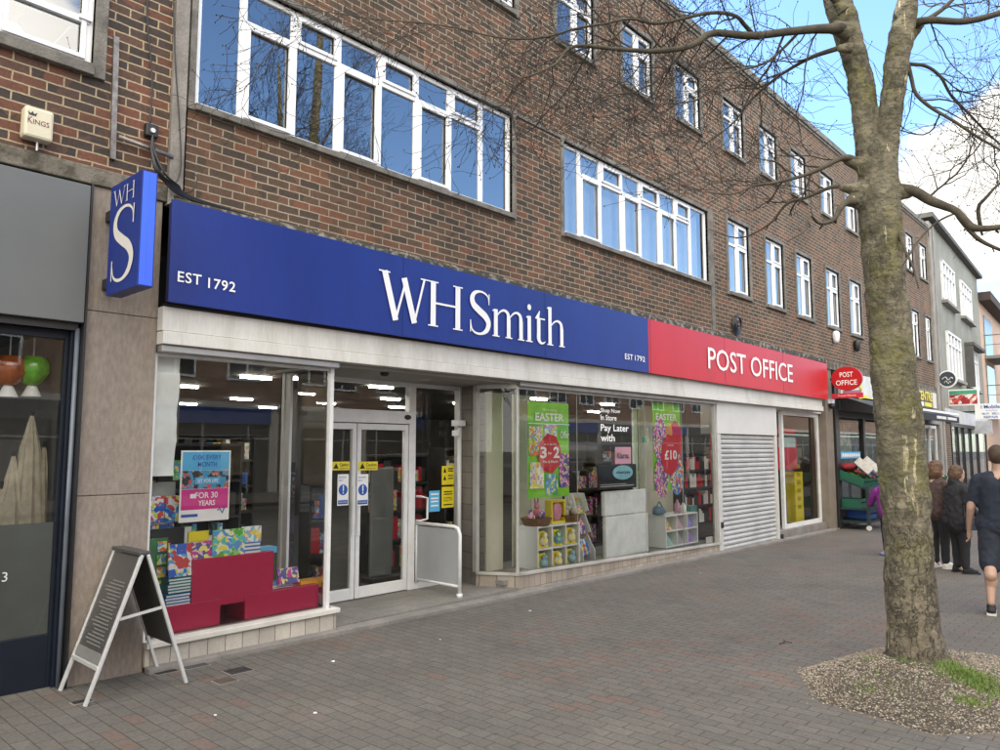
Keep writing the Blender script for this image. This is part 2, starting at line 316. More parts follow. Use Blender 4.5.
def txt_mesh(s, bold=0.0, spacing=1.0, font=None):
    cu = bpy.data.curves.new('t', 'FONT'); cu.body = s; cu.offset = bold; cu.space_character = spacing; cu.align_x = 'LEFT'; cu.resolution_u = 3
    o = bpy.data.objects.new('t', cu); COL.objects.link(o); bpy.context.view_layer.update()
    dg = bpy.context.evaluated_depsgraph_get(); e = o.evaluated_get(dg); me = e.to_mesh()
    vs = [tuple(v.co) for v in me.vertices]; fs = [tuple(p.vertices) for p in me.polygons]; e.to_mesh_clear()
    bpy.data.objects.remove(o); bpy.data.curves.remove(cu); return vs, fs
TXN = {}
def text(b, s, o, ux, uz, w, h, bold=0.0, spacing=1.0, thick=None):
    """writes s into builder b with its lower left corner at o, width w along ux, height h along uz"""
    key = (s, bold, spacing)
    if key not in TXN: TXN[key] = txt_mesh(s, bold, spacing)
    vs, fs = TXN[key]
    if not vs: return b
    x0 = min(v[0] for v in vs); x1 = max(v[0] for v in vs); y0 = min(v[1] for v in vs); y1 = max(v[1] for v in vs)
    ux, uz, o = Vector(ux), Vector(uz), Vector(o)
    return b.add([o+ux*((v[0]-x0)/(x1-x0)*w)+uz*((v[1]-y0)/(y1-y0)*h) for v in vs], fs)
UX, UZ = (1, 0, 0), (0, 0, 1)
def slope(x): return -.0085*min(max(x, -20), 45)

# ------------------------------------------------------------------ setting
def strip(name, y0, y1, dz, m, xs=(-60, -20, 45, 260)):
    b = B()
    for a, c in zip(xs, xs[1:]):
        b.quad((a, y0, slope(a)+dz), (c, y0, slope(c)+dz), (c, y1, slope(c)+dz), (a, y1, slope(a)+dz))
    o = b.make(name, m); o['kind'] = 'structure'; return o
strip('pavement', -8.2, 1.5, 0, PAVER)
b = B()
for a, c in ((-60, -20), (-20, 45), (45, 260)):
    b.hexa([(a, -8.35, slope(a)-.3), (c, -8.35, slope(c)-.3), (c, -8.2, slope(c)-.3), (a, -8.2, slope(a)-.3), (a, -8.35, slope(a)+.004), (c, -8.35, slope(c)+.004), (c, -8.2, slope(c)+.004), (a, -8.2, slope(a)+.004)])
b.make('kerb', KERB)['kind'] = 'structure'
strip('road', -17.0, -8.35, -.12, ASPH)
strip('opposite_pavement', -22.5, -17.0, 0, FLAG)
b = B(); b.quad((-700, -700, -.8), (700, -700, -.8), (700, 700, -.8), (-700, 700, -.8)); b.make('ground', ASPH)['kind'] = 'structure'
# low concrete step in front of the shop
b = B()
def sl(x0, x1, y0, y1, dz0, dz1, n=1):
    for i in range(n):
        a = x0+(x1-x0)*i/n; c = x0+(x1-x0)*(i+1)/n-.003
        b.hexa([(a, y0, slope(a)-.1), (c, y0, slope(c)-.1), (c, y1, slope(c)-.1), (a, y1, slope(a)-.1), (a, y0, slope(a)+dz0), (c, y0, slope(c)+dz0), (c, y1, slope(c)+dz1), (a, y1, slope(a)+dz1)])
sl(2.58, 17.88, -.13, .0, .035, .045, 26)
sl(17.88, 20.5, -.05, .0, .02, .025, 4)
b.make('shop_step', KERB, bevel=.006)['kind'] = 'structure'
b = B()
for i in range(7):
    for j in range(3):
        x0 = 4.28+i*.40; y0 = .003+j*.30
        b.box(x0, x0+.396, y0, y0+.296, -.1, .018+.001*((i+j) % 2))
b.make('entrance_floor', mat('entrance_slabs', (.20, .185, .16), .85, .15, 1.2, .2, 70, fine=.12))['kind'] = 'structure'

# ------------------------------------------------------------------ brick building
def holed_wall(b, x0, x1, z0, z1, holes, Y=0.0, dep=.1):
    xs = sorted({x0, x1, *[h[0] for h in holes], *[h[1] for h in holes]}); zs = sorted({z0, z1, *[h[2] for h in holes], *[h[3] for h in holes]})
    for a, c in zip(xs, xs[1:]):
        for e, f in zip(zs, zs[1:]):
            mx, mz = (a+c)/2, (e+f)/2
            if any(h[0] < mx < h[1] and h[2] < mz < h[3] for h in holes): continue
            b.quad((a, Y, e), (c, Y, e), (c, Y, f), (a, Y, f))
    for h in holes:
        b.quad((h[0], Y, h[2]), (h[0], Y, h[3]), (h[0], Y+dep, h[3]), (h[0], Y+dep, h[2]))
        b.quad((h[1], Y, h[2]), (h[1], Y+dep, h[2]), (h[1], Y+dep, h[3]), (h[1], Y, h[3]))
        b.quad((h[0], Y, h[3]), (h[1], Y, h[3]), (h[1], Y+dep, h[3]), (h[0], Y+dep, h[3]))
        b.quad((h[0], Y, h[2]), (h[0], Y+dep, h[2]), (h[1], Y+dep, h[2]), (h[1], Y, h[2]))
BLIND = mat('blue_white_blind', (.74, .80, .86), .7, .05, 3)
CURT = mat('grey_net_curtain', (.5, .52, .55), .8, .1, 3)
def fluted(b, x0, x1, y, z0, z1, pitch=.09, dep=.02):
    n = max(2, int((x1-x0)/pitch)*4); P = []
    for i in range(n+1):
        x = x0+(x1-x0)*i/n; P.append((x, y+dep*math.sin(i*math.pi/2*1.0)+dep*.3*math.sin(i*1.7)))
    for (xa, ya), (xb, yb) in zip(P, P[1:]): b.quad((xa, ya, z0), (xb, yb, z0), (xb, yb, z1), (xa, ya, z1))
def window(parent, x0, x1, z0, z1, muls, trans, full, blind=None, Y=0.0, sash=(), sur=.07, vent=()):
    """muls: inner mullion xs; trans: z of transom; full: set of light indexes without transom"""
    cs = B(); s = sur; pr = -.028
    cs.box(x0-s, x0, Y+pr, Y+.07, z0-s, z1+s); cs.box(x1, x1+s, Y+pr, Y+.07, z0-s, z1+s)
    cs.box(x0, x1, Y+pr, Y+.07, z1, z1+s); cs.box(x0, x1, Y+pr-.03, Y+.07, z0-s, z0)
    fy = Y+.035; fd = .05
    f = B(); w = .048
    f.box(x0, x0+w, fy, fy+fd, z0, z1); f.box(x1-w, x1, fy, fy+fd, z0, z1); f.box(x0+w, x1-w, fy, fy+fd, z1-w, z1); f.box(x0+w, x1-w, fy, fy+fd, z0, z0+w)
    ed = [x0+w/2]+list(muls)+[x1-w/2]
    for m_ in muls: f.box(m_-.026, m_+.026, fy-.002, fy+fd, z0+w, z1-w)
    for i in range(len(ed)-1):
        a, c = ed[i]+.026, ed[i+1]-.026
        cells = [(z0+w, z1-w)] if i in full else [(z0+w, trans-.024), (trans+.024, z1-w)]
        if i not in full: f.box(a, c, fy-.001, fy+fd, trans-.024, trans+.024)
        for k, (e, g) in enumerate(cells):
            if (i in sash and k == 0) or (i in vent and k == 1):
                q = .036; f.box(a+.001, a+q, fy-.018, fy+.012, e+.001, g-.001); f.box(c-q, c-.001, fy-.018, fy+.012, e+.001, g-.001); f.box(a+q, c-q, fy-.018, fy+.012, g-q, g-.001); f.box(a+q, c-q, fy-.018, fy+.012, e+.001, e+q)
            q = .012; f.box(a, a+q, fy+.012, fy+.03, e, g); f.box(c-q, c, fy+.012, fy+.03, e, g)
    fo = f.make('window', WHITE, parent, bevel=.004)
    cs.make('surround', CONC, fo, bevel=.006)
    g = B(); g.quad((x0+.01, fy+.025, z0+.01), (x1-.01, fy+.025, z0+.01), (x1-.01, fy+.025, z1-.01), (x0+.01, fy+.025, z1-.01)); g.make('pane', GLU, fo)
    if blind:
        q = B(); fluted(q, x0+.03, x1-.03, Y+.2, z0-.02, z1+.02, pitch=blind[1], dep=blind[2]); q.make('blind', blind[0], fo)
    return fo

bld = thing('brick_building', 'long three storey brown brick building with white windows above the stationery shop and post office', 'building', (2.62, 0, 0))
W1X = [3.255, 3.785, 4.30, 4.83, 5.355, 5.87, 6.40]; W2X = [8.42, 8.94, 9.51, 10.035, 10.62, 11.15, 11.66]
big = [(2.80, 6.93, 4.64, 5.94, W1X), (7.99, 12.24, 4.64, 5.94, W2X)]
s1 = [13.03, 14.75, 16.39, 18.25, 19.95, 21.75, 23.6]
s2 = [2.9, 4.5, 6.08, 7.86, 9.52, 11.17, 12.98, 14.63, 16.30, 18.15, 19.90, 21.75, 23.6]
holes = [(x0, x1, z0, z1) for x0, x1, z0, z1, _ in big]
holes += [(x, x+.93, 4.62, 6.02) for x in s1]+[(25.85, 26.75, 4.6, 6.07), (27.55, 28.3, 4.6, 6.07)]
holes += [(x, x+.90, 7.36, 8.38) for x in s2]+[(25.6, 26.5, 7.32, 8.5), (27.25, 28.2, 7.32, 8.5)]
b = B(); holed_wall(b, 2.75, 28.5, 3.6, 9.22, holes); b.quad((2.62, 0.001, 6.1), (2.75, 0.001, 6.1), (2.75, 0.001, 9.22), (2.62, 0.001, 9.22)); b.make('wall', BRICK, bld)
b = B(); b.box(2.62, 28.5, -.06, .35, 9.22, 9.36); b.box(2.62, 28.5, -.03, .30, 9.16, 9.22); b.make('coping', CONC, bld, bevel=.01)
b = B(); b.box(2.64, 28.5, .7, 9, 3.45, 3.6); b.box(2.64, 28.5, .4, 9, 6.4, 6.6); b.box(2.64, 28.5, .3, 9, 9.0, 9.15); b.box(2.64, 28.5, 9, 9.2, 3.6, 9.0); b.box(12.5, 12.6, .3, 9, 3.6, 9); b.box(2.64, 2.7, .3, 9, 3.6, 9); b.make('floor_slab', DARK, bld)
for i, (x0, x1, z0, z1, mu) in enumerate(big):
    window(bld, x0, x1, z0, z1, mu, 5.60, {0, 7}, blind=(BLIND, .11, .016) if i else None, sash=(1, 3, 5), vent=(2, 4, 6), sur=.06)
for i, x in enumerate(s1): window(bld, x, x+.93, 4.62, 6.02, [x+.47], 5.56, set(), blind=((BLIND, .1, .02) if i % 2 == 0 else (CURT, .16, .03)), vent=(1,), sash=(1,))
for i, x in enumerate(s2): window(bld, x, x+.90, 7.36, 8.38, [x+.46], 8.06, {0} if i % 3 else set(), blind=(BLIND, .12, .02) if i % 3 == 1 else ((CURT, .15, .03) if i % 3 == 2 else None), sash=(1,), vent=(1,))
for x0, x1, z0, z1 in holes[-2:]+holes[len(big)+len(s1):len(big)+len(s1)+2]: window(bld, x0, x1, z0, z1, [(x0+x1)/2], z1-.42, set(), blind=(CURT, .15, .03), vent=(1,))
# string course between the big windows, strip pier, weathered ledge above the fascia
b = B(); b.box(6.99, 7.93, -.02, .05, 5.955, 6.0); b.make('string_course', CONC, bld); b = B(); b.box(12.31, 12.44, -.015, .05, 3.8, 6.02); b.make('downpipe_strip', CONC, bld)
b = B(); b.box(2.60, 2.72, -.045, .05, 3.70, 6.6); b.box(2.60, 2.72, -.045, .05, 6.6, 9.22); b.make('strip_pier', mat('pale_pier', (.27, .245, .215), .9, .2, 3, .4, 60, fine=.15), bld, bevel=.006)
b = B(); b.box(2.64, 17.9, -.10, .02, 3.66, 3.755); b.box(2.64, 17.9, -.05, .02, 3.755, 3.79); b.make('ledge', LEDGE, bld, bevel=.012)
b = B(); b.box(17.9, 28.5, -.04, .02, 3.56, 3.74); b.make('ledge', LINT, bld)
# stone pillars
b = B(); b.box(2.035, 2.575, -.005, .35, -.12, 1.345); b.box(2.035, 2.575, -.005, .35, 1.35, 2.745); b.box(2.035, 2.575, -.005, .35, 2.75, 3.72); b.make('stone_pillar', GRANITE, bld, bevel=.004)
b = B(); b.box(17.88, 18.34, -.005, .36, -.25, 3.56); b.make('stone_pillar', mat('pillar_stone_brown', (.20, .165, .13), .85, .12, 3, .3, 100, fine=.15), bld, bevel=.004)
# white shutter housing under the fascia
b = B(); b.box(2.575, 17.40, -.10, .5, 2.645, 2.84); b.make('shutter_housing', DIRTYW, bld, bevel=.004)
b = B(); b.box(2.575, 17.40, -.125, .45, 2.535, 2.640); b.make('housing_lip', DIRTYW, bld, bevel=.006)
b = B(); b.box(2.585, 4.30, -.085, .3, 2.475, 2.533); b.make('guide_rail', SILVER, bld, bevel=.008)
b = B(); b.box(7.05, 12.38, -.03, .3, 2.475, 2.533); b.make('guide_rail', SILVER, bld, bevel=.008)
# entrance ceiling
b = B(); b.box(4.30, 7.06, .0, 1.2, 2.50, 2.533); b.make('entrance_ceiling', mat('entrance_soffit', (.28, .27, .25), .7, .1, 2), bld)
b = B(); b.ball((5.02, .12, 2.49), .05, 12, (1, 1, .7)); b.make('ceiling_camera', BLACK, bld, smooth=True)
b = B(); b.cyl((5.85, .42, 2.495), (5.85, .42, 2.505), .09, 20); b.make('downlight', mat('downlight', (.5, .48, .42), .4), bld)
# ------------------------------------------------------------------ shop windows
GY = .045
def fr(b, x0, x1, z0, z1, w, y0, y1, z0b=None):
    b.box(x0, x0+w, y0, y1, z0, z1); b.box(x1-w, x1, y0, y1, z0, z1); b.box(x0+w, x1-w, y0, y1, z1-w, z1); b.box(x0+w, x1-w, y0, y1, z0, z0+w)
# left window
b = B(); b.box(2.578, 4.375, -.075, .1, .155, .198); f0 = b.make('shop_window', mat('sill_white', (.58, .56, .5), .5, .1, 3), bld, bevel=.005, label='left display window of the stationery shop')
b = B(); b.box(2.58, 4.35, -.04, .5, -.12, .155); b.make('plinth', TILEC, f0)
b = B(); b.box(2.578, 2.60, .02, .07, .198, 2.475); b.box(4.262, 4.30, .0, .06, .198, 2.475); b.box(2.6, 4.262, .03, .06, 2.45, 2.475); b.make('frame', WFRAME, f0)
b = B(); b.quad((2.6, GY, .198), (4.262, GY, .198), (4.262, GY, 2.46), (2.6, GY, 2.46)); b.quad((4.285, .06, .198), (4.37, .83, .198), (4.37, .83, 2.5), (4.285, .06, 2.5)); b.make('pane', GLS, f0)
b = B(); b.hexa([(4.28, .0, .0), (4.34, 0, .0), (4.42, .85, .0), (4.34, .85, .0), (4.28, .0, .198), (4.33, 0, .198), (4.41, .85, .198), (4.34, .85, .198)]); b.make('return_plinth', TILEG, f0)
b = B()
# right window (plinth falls with the street)
xa, xb = 7.045, 12.36
sz = lambda x: .192-(x-xa)*(.12/(xb-xa))
def sloped(b, x0, x1, y0, y1, zb, zt):
    b.hexa([(x0, y0, zb(x0)), (x1, y0, zb(x1)), (x1, y1, zb(x1)), (x0, y1, zb(x0)), (x0, y0, zt(x0)), (x1, y0, zt(x1)), (x1, y1, zt(x1)), (x0, y1, zt(x0))])
b = B(); sloped(b, xa-.01, xb+.03, -.02, .12, lambda x: sz(x)-.035, sz)
q0 = Vector((xa, 0, 0)); q1 = Vector((6.78, .47, 0)); dd = (q1-q0); nn_ = Vector((dd.y, -dd.x, 0)).normalized()*-.06
b.hexa([q0+nn_*.3+Vector((0, 0, .157)), q0-nn_+Vector((0, 0, .157)), q1-nn_+Vector((0, 0, .157)), q1+nn_*.3+Vector((0, 0, .157)), q0+nn_*.3+Vector((0, 0, .191)), q0-nn_+Vector((0, 0, .191)), q1-nn_+Vector((0, 0, .191)), q1+nn_*.3+Vector((0, 0, .191))])
f1 = b.make('shop_window', mat('sill_grey', (.40, .385, .35), .5, .15, 3), bld, bevel=.004, label='long right display window of the stationery shop')
b = B(); sloped(b, xa, xb, .0, .5, lambda x: -.3, lambda x: sz(x)-.035); b.hexa([q0+Vector((0, 0, -.2)), q0+Vector((.3, .3, -.2)), q1+Vector((.3, 0, -.2)), q1+Vector((0, 0, -.2)), q0+Vector((0, 0, .157)), q0+Vector((.3, .3, .157)), q1+Vector((.3, 0, .157)), q1+Vector((0, 0, .157))]); b.make('plinth', TILER, f1)
b = B(); b.tube([(xa+.01, .03, .19), (xa+.01, .03, 2.475)], .024, 10); b.box(xb-.06, xb, .0, .07, .04, 2.475); b.box(xa+.03, xb-.06, .03, .06, 2.445, 2.475)
b.bar((6.78, .47, .19), (6.78, .47, 2.5), .06); b.bar((6.78, .47, 2.475), (xa, .03, 2.475), .05); b.make('frame', mat('window_metal', (.40, .39, .36), .4, .1, 4, metal=.3), f1)
b = B(); b.quad((xa+.02, GY, sz(xa)), (xb-.05, GY, sz(xb)), (xb-.05, GY, 2.46), (xa+.02, GY, 2.46)); b.quad((6.80, .45, .19), (xa, .035, .19), (xa, .035, 2.47), (6.80, .45, 2.47)); b.make('pane', GLS, f1)
# joints in the glass
b = B()
for px in (577, 645, 682): x = X_(px, GY); b.box(x-.003, x+.003, GY-.004, GY+.004, sz(x), 2.45)
b.make('glass_joint', mat('silicone', (.3, .3, .28), .5), f1)
# entrance side walls
b = B(); b.hexa([(6.80, .49, -.1), (6.95, .49, -.1), (7.05, 1.0, -.1), (6.93, 1.0, -.1), (6.80, .49, 2.5), (6.95, .49, 2.5), (7.05, 1.0, 2.5), (6.93, 1.0, 2.5)]); b.make('tiled_return', TILEG, bld)
# ------------------------------------------------------------------ doors
DY = .86; ez = .02
dx = {k: X_(v, DY) for k, v in dict(a=289, b=297, c=304, m0=353.5, m=357.5, m1=362, d=404, e=410, f=417, g=459, h=465).items()}
DT = Z_(357, 425, DY); HB, HT = DT, Z_(357, 411, DY); CT = 2.50
b = B()
b.box(dx['a'], dx['b'], DY, DY+.09, ez, CT); b.box(dx['e']-.01, dx['f']-.02, DY, DY+.09, ez, CT)
b.box(dx['b'], dx['e']-.01, DY-.02, DY+.12, HB+.03, HT+.02); b.box(dx['b'], dx['e']-.01, DY, DY+.09, CT-.05, CT)
b.box(dx['f']-.02, dx['g'], DY, DY+.07, CT-.05, CT); b.box(dx['g'], dx['h'], DY-.01, DY+.09, ez, CT); b.box(dx['f']-.02, dx['g'], DY, DY+.07, ez, ez+.07)
do = b.make('entrance_door', WFRAME, bld, bevel=.004, label='white double glazed entrance doors with caution stickers')
def leaf(x0, x1, hx):
    b = B(); y0 = DY+.01; w = .055
    b.box(x0, x0+w, y0, y0+.05, ez+.01, HB+.02); b.box(x1-w, x1, y0, y0+.05, ez+.01, HB+.02); b.box(x0+w, x1-w, y0, y0+.05, ez+.01, ez+.13); b.box(x0+w, x1-w, y0, y0+.05, HB-.05, HB+.02)
    b.box(hx-.022, hx+.022, y0-.012, y0-.001, .72, 1.28)
    b.make('door_leaf', WFRAME, do, bevel=.004)
leaf(dx['b']+.005, dx['m']-.006, dx['m']-.035); leaf(dx['m']+.006, dx['e']-.018, dx['m']+.035)
b = B()
for x0, x1, z0, z1 in ((dx['b'], dx['e'], ez+.1, HB), (dx['b'], dx['e'], HT, CT), (dx['f']-.03, dx['g'], ez, CT)): b.quad((x0, DY+.035, z0), (x1, DY+.035, z0), (x1, DY+.035, z1), (x0, DY+.035, z1))
b.make('pane', GLS, do)
b = B()
for x, z in ((dx['b']+.05, (HB+HT)/2+.03), (dx['e']-.06, (HB+HT)/2+.03)): b.ball((x, DY-.025, z), .05, 14, (1.1, .35, .6))
b.make('sensor', BLACK, do, smooth=True)
# stickers
def stickers():
    for x0, x1 in ((332.5, 350), (359, 378)):
        a, c = X_(x0, DY), X_(x1, DY); z0, z1 = Z_(x1, 470, DY), Z_(x1, 461.5, DY)
        b = B(); b.box(a, c, DY+.001, DY+.004, z0, z1); st = b.make('caution_sticker', YEL, do)
        b = B(); h = z1-z0; b.prism([(a+.015, DY-.001, z0+h*.2), (a+.015+h*.75, DY-.001, z0+h*.2), (a+.015+h*.375, DY-.001, z0+h*.85)], (0, .001, 0)); text(b, 'Caution', (a+h*1.05, DY-.001, z0+h*.45), UX, UZ, (c-a)-h*1.25, h*.38, bold=.01); text(b, 'Automatic door', (a+h*1.05, DY-.001, z0+h*.14), UX, UZ, (c-a)-h*1.25, h*.2)
        b.make('sticker_lettering', BLACK, do)
    for x0, x1 in ((338, 349), (357.5, 368.5)):
        a, c = X_(x0, DY), X_(x1, DY); z0, z1 = Z_(x1, 505, DY), Z_(x1, 474, DY); w = c-a; h = z1-z0
        b = B(); b.box(a, c, DY-.006, DY-.003, z0, z1); b.make('notice_sticker', LETTER, do)
        b = B(); b.add([(a+w/2+w*.4*math.cos(t*math.pi/12), DY-.008, z0+h*.5+w*.4*math.sin(t*math.pi/12)) for t in range(24)], [tuple(range(24))[::-1]]); b.box(a+.01, c-.01, DY-.009, DY-.007, z0+h*.04, z0+h*.17); b.make('blue_disc', BPRINT, do)
        b = B(); b.box(a+w*.45, a+w*.55, DY-.011, DY-.009, z0+h*.46, z0+h*.64); b.box(a+w*.45, a+w*.55, DY-.011, DY-.009, z0+h*.38, z0+h*.43); text(b, 'Automatic', (a+.02, DY-.0105, z0+h*.09), UX, UZ, w*.75, h*.05); b.make('exclamation_mark', LETTER, do)
        b = B(); text(b, 'Automatic', (a+.012, DY-.0075, z0+h*.88), UX, UZ, w*.7, h*.06); text(b, 'door', (a+.012, DY-.0075, z0+h*.78), UX, UZ, w*.4, h*.06); b.make('notice_lettering', BPRINT, do)
stickers()
def rect_px(b, x0, y0, x1, y1, Y, t=.003, d=None):
    """thin upright panel whose picture corners are given, standing at depth Y"""
    a, c = X_(x0, Y), X_(x1, Y); z1, z0 = Z_(x0, y0, Y), Z_(x0, y1, Y)
    b.box(a, c, Y-t, Y, z0, z1); return a, c, z0, z1
# sidelight stickers
for x0, y0, x1, y1, m_, lab in ((442, 466, 454, 485, YEL, 'yellow notice'), (442, 487, 454, 508, YEL, 'yellow security camera notice'), (429.5, 491, 440, 512, SKYB, 'light blue notice')):
    b = B(); a, c, z0, z1 = rect_px(b, x0, y0, x1, y1, DY+.02); s_ = b.make('window_sticker', m_, do, label=lab); w, h = c-a, z1-z0
    b = B(); yy = DY+.015
    if 'camera' in lab: text(b, 'CCTV', (a+w*.15, yy, z0+h*.3), UX, UZ, w*.7, h*.2, bold=.01); [b.box(a+w*.15, a+w*.85, yy-.001, yy, z0+h*k, z0+h*(k+.05)) for k in (.12, .62, .74)]
    elif m_ is YEL: b.prism([(a+w*.1, yy, z0+h*.65), (a+w*.35, yy, z0+h*.65), (a+w*.22, yy, z0+h*.9)], (0, -.001, 0)); b.prism([(a+w*.1, yy, z0+h*.25), (a+w*.35, yy, z0+h*.25), (a+w*.22, yy, z0+h*.5)], (0, -.001, 0)); [b.box(a+w*.5, a+w*.9, yy-.001, yy, z0+h*k, z0+h*(k+.06)) for k in (.3, .45, .7, .82)]
    else: [b.box(a+w*.15, a+w*.85, yy-.001, yy, z0+h*k, z0+h*(k+.07)) for k in (.25, .45, .6, .8)]
    b.make('sticker_print', BLACK if m_ is YEL else LETTER, s_)
# D handle + guard
def guard():
    x = X_(414.6, DY, 520)+.02; zt = Z_(414.6, 523, DY); P = []
    yo = .10
    g = thing('door_guard', 'white framed grey panel guard rail standing out beside the entrance doors', 'barrier', (x, yo, .03))
    b = B(); r = .022
    path = [(x, DY-.005, zt), (x, yo+.09, zt), (x, yo+.03, zt-.02), (x, yo, zt-.08), (x, yo, .05)]
    b.tube(path, r, 10); b.tube([(x, DY-.02, .14), (x, yo, .14)], r*.8, 10); b.tube([(x, DY-.02, .1), (x, DY-.02, zt)], r*.8, 10); b.cyl((x, yo, .018), (x, yo, .06), .035, 12)
    b.make('guard_frame', WFRAME, g, smooth=True)
    b = B(); b.box(x-.006, x+.006, yo+.02, DY-.035, .155, zt-.03); b.make('guard_panel', GPANEL, g)
    b = B(); hx = X_(417, DY); b2 = .0
    xq = X_(424, DY); zq0, zq1 = Z_(420, 520, DY), Z_(420, 496, DY)
    b.tube([(dx['f']-.01, DY-.01, zq0), (dx['f']-.01, DY-.09, zq0), (dx['f']+.08, DY-.11, zq0+.02), (dx['f']+.08, DY-.11, zq1-.02), (dx['f']-.01, DY-.09, zq1), (dx['f']-.01, DY-.01, zq1)], .014, 8); b.make('door_handle', WFRAME, do, smooth=True)
    # white pipe with a small camera beside the tiled return
    t = thing('wall_post', 'slim white post with a small white box and camera at its top beside the sidelight', 'post', (dx['g']-.05, DY-.08, 0))
    xx = dx['g']-.07; b = B(); b.cyl((xx, DY-.08, .03), (xx, DY-.08, 1.98), .028, 12); b.make('post', WFRAME, t, smooth=True)
    b = B(); b.box(xx-.1, xx+.05, DY-.14, DY-.03, 1.985, 2.06); b.box(xx-.1, xx-.045, DY-.13, DY-.04, 1.86, 1.93); b.make('camera_box', WHITE, t, bevel=.006)
guard()
# ------------------------------------------------------------------ roller shutter, kiosk window
b = B(); sx0, sx1 = 12.50, 14.86; z = -.1; n = 0
while z < 1.955:
    zt = min(z+.0855, 1.96)
    b.prism([(sx0, .06, z), (sx0, .012, z+.012), (sx0, .005, z+.045), (sx0, .03, z+.083), (sx0, .06, zt)], (sx1-sx0, 0, 0)); z += .0855
sh = b.make('roller_shutter', SHUT, bld, label='closed grey slatted roller shutter')
for gx0, gx1 in ((12.37, 12.5), (14.86, 14.98)): b = B(); b.box(gx0, gx1, -.02, .08, -.15, 1.96); b.make('shutter_guide', mat('guide_white', (.52, .51, .48), .5, .1, 4), sh, bevel=.004)
b = B(); b.box(12.37, 14.98, -.025, .3, 1.963, 2.533); b.make('shutter_cover', mat('shutter_cover_paint', (.58, .57, .54), .5, .06, 1.5), sh, bevel=.004)
b = B(); b.box(12.40, 12.46, -.05, -.021, .32, .42); b.box(14.99, 15.05, -.06, .0, -.10, .0); b.make('lock', BLACK, sh, bevel=.005)
KY = .20
kx0, kx1 = X_(783, KY)+.02, 17.88
b = B(); fr(b, kx0-.12, kx1-.0, .03, 2.50, .09, KY-.03, KY+.04); kw = b.make('shop_window', WFRAME, bld, bevel=.004, label='narrow display window beside the roller shutter')
b = B(); b.box(14.98, 17.88, KY-.12, KY+.3, -.3, .03); b.make('plinth', KERB, kw)
b = B(); b.quad((kx0-.04, KY, .1), (kx1-.08, KY, .1), (kx1-.08, KY, 2.42), (kx0-.04, KY, 2.42)); b.make('pane', GLS, kw)
b = B(); b.box(15.0, 17.9, KY-.1, KY+.3, 2.50, 2.533); b.make('head_panel', DIRTYW, kw)

# ------------------------------------------------------------------ fascia signs
SY = -.185
sgn = thing('fascia_sign', 'long dark blue fascia sign with white serif shop name over the entrance', 'sign', (6, SY, 2.86))
zb_, zt_ = 2.862, 3.70; xs0, xs1, xs2 = 2.575, W(648.4, 340, SY).x, 17.55
def ft(x): return 3.705-.0055*(x-2.57)
def fb(x): return 2.865-.0042*(x-2.57)
def fasc(x0, x1, m_, par, name, y0=SY, y1=.0, e=0):
    b = B(); b.hexa([(x0, y0, fb(x0)+e), (x1, y0, fb(x1)+e), (x1, y1, fb(x1)+e), (x0, y1, fb(x0)+e), (x0, y0, ft(x0)-e), (x1, y0, ft(x1)-e), (x1, y1, ft(x1)-e), (x0, y1, ft(x0)-e)])
    return b.make(name, m_, par, bevel=.003)
fasc(xs0, xs1-.001, BLUE, sgn, 'sign_panel', y1=SY+.025)
fasc(xs0+.012, xs1-.001, NAVYE, sgn, 'sign_box', y0=SY+.027, y1=-.102, e=.012)
sg2 = thing('fascia_sign', 'red post office fascia sign at the right end of the blue one', 'sign', (14, SY, 2.8))
fasc(xs1+.001, xs2, RED, sg2, 'sign_panel', y1=SY+.025)
fasc(xs1+.001, xs2-.012, NAVYE, sg2, 'sign_box', y0=SY+.027, y1=-.102, e=.012)
for x_, par_, m_ in ((5.0, sgn, BLUE), (7.35, sgn, BLUE), (9.9, sgn, BLUE), (12.4, sg2, RED), (15.0, sg2, RED)):   # panel joints
    if (x_ < xs1) != (par_ is sgn): par_ = sgn if x_ < xs1 else sg2
    b = B(); b.box(x_-.0015, x_+.0015, SY-.0022, SY+.01, fb(x_)+.002, ft(x_)-.002); b.make('panel_joint', NAVYE, par_)
# serif glyphs in a unit box
def rib(b, pts, wd, tr, n=0):
    P = [Vector((p[0], p[1])) for p in pts]; k = len(P); V = []
    for i in range(k):
        d = (P[min(i+1, k-1)]-P[max(i-1, 0)]).normalized(); nrm = Vector((-d.y, d.x))*wd[i]/2
        V += [tr(*(P[i]+nrm)), tr(*(P[i]-nrm))]
    b.add(V, [(2*i, 2*i+1, 2*i+3, 2*i+2) for i in range(k-1)])
def catm(P, n=8):
    out = []
    for i in range(len(P)-1):
        p0, p1, p2, p3 = P[max(i-1, 0)], P[i], P[i+1], P[min(i+2, len(P)-1)]
        for k in range(n):
            t = k/n; out.append(tuple(.5*((2*p1[j])+(-p0[j]+p2[j])*t+(2*p0[j]-5*p1[j]+4*p2[j]-p3[j])*t*t+(-p0[j]+3*p1[j]-3*p2[j]+p3[j])*t**3) for j in range(len(p1))))
    out.append(tuple(P[-1])); return out
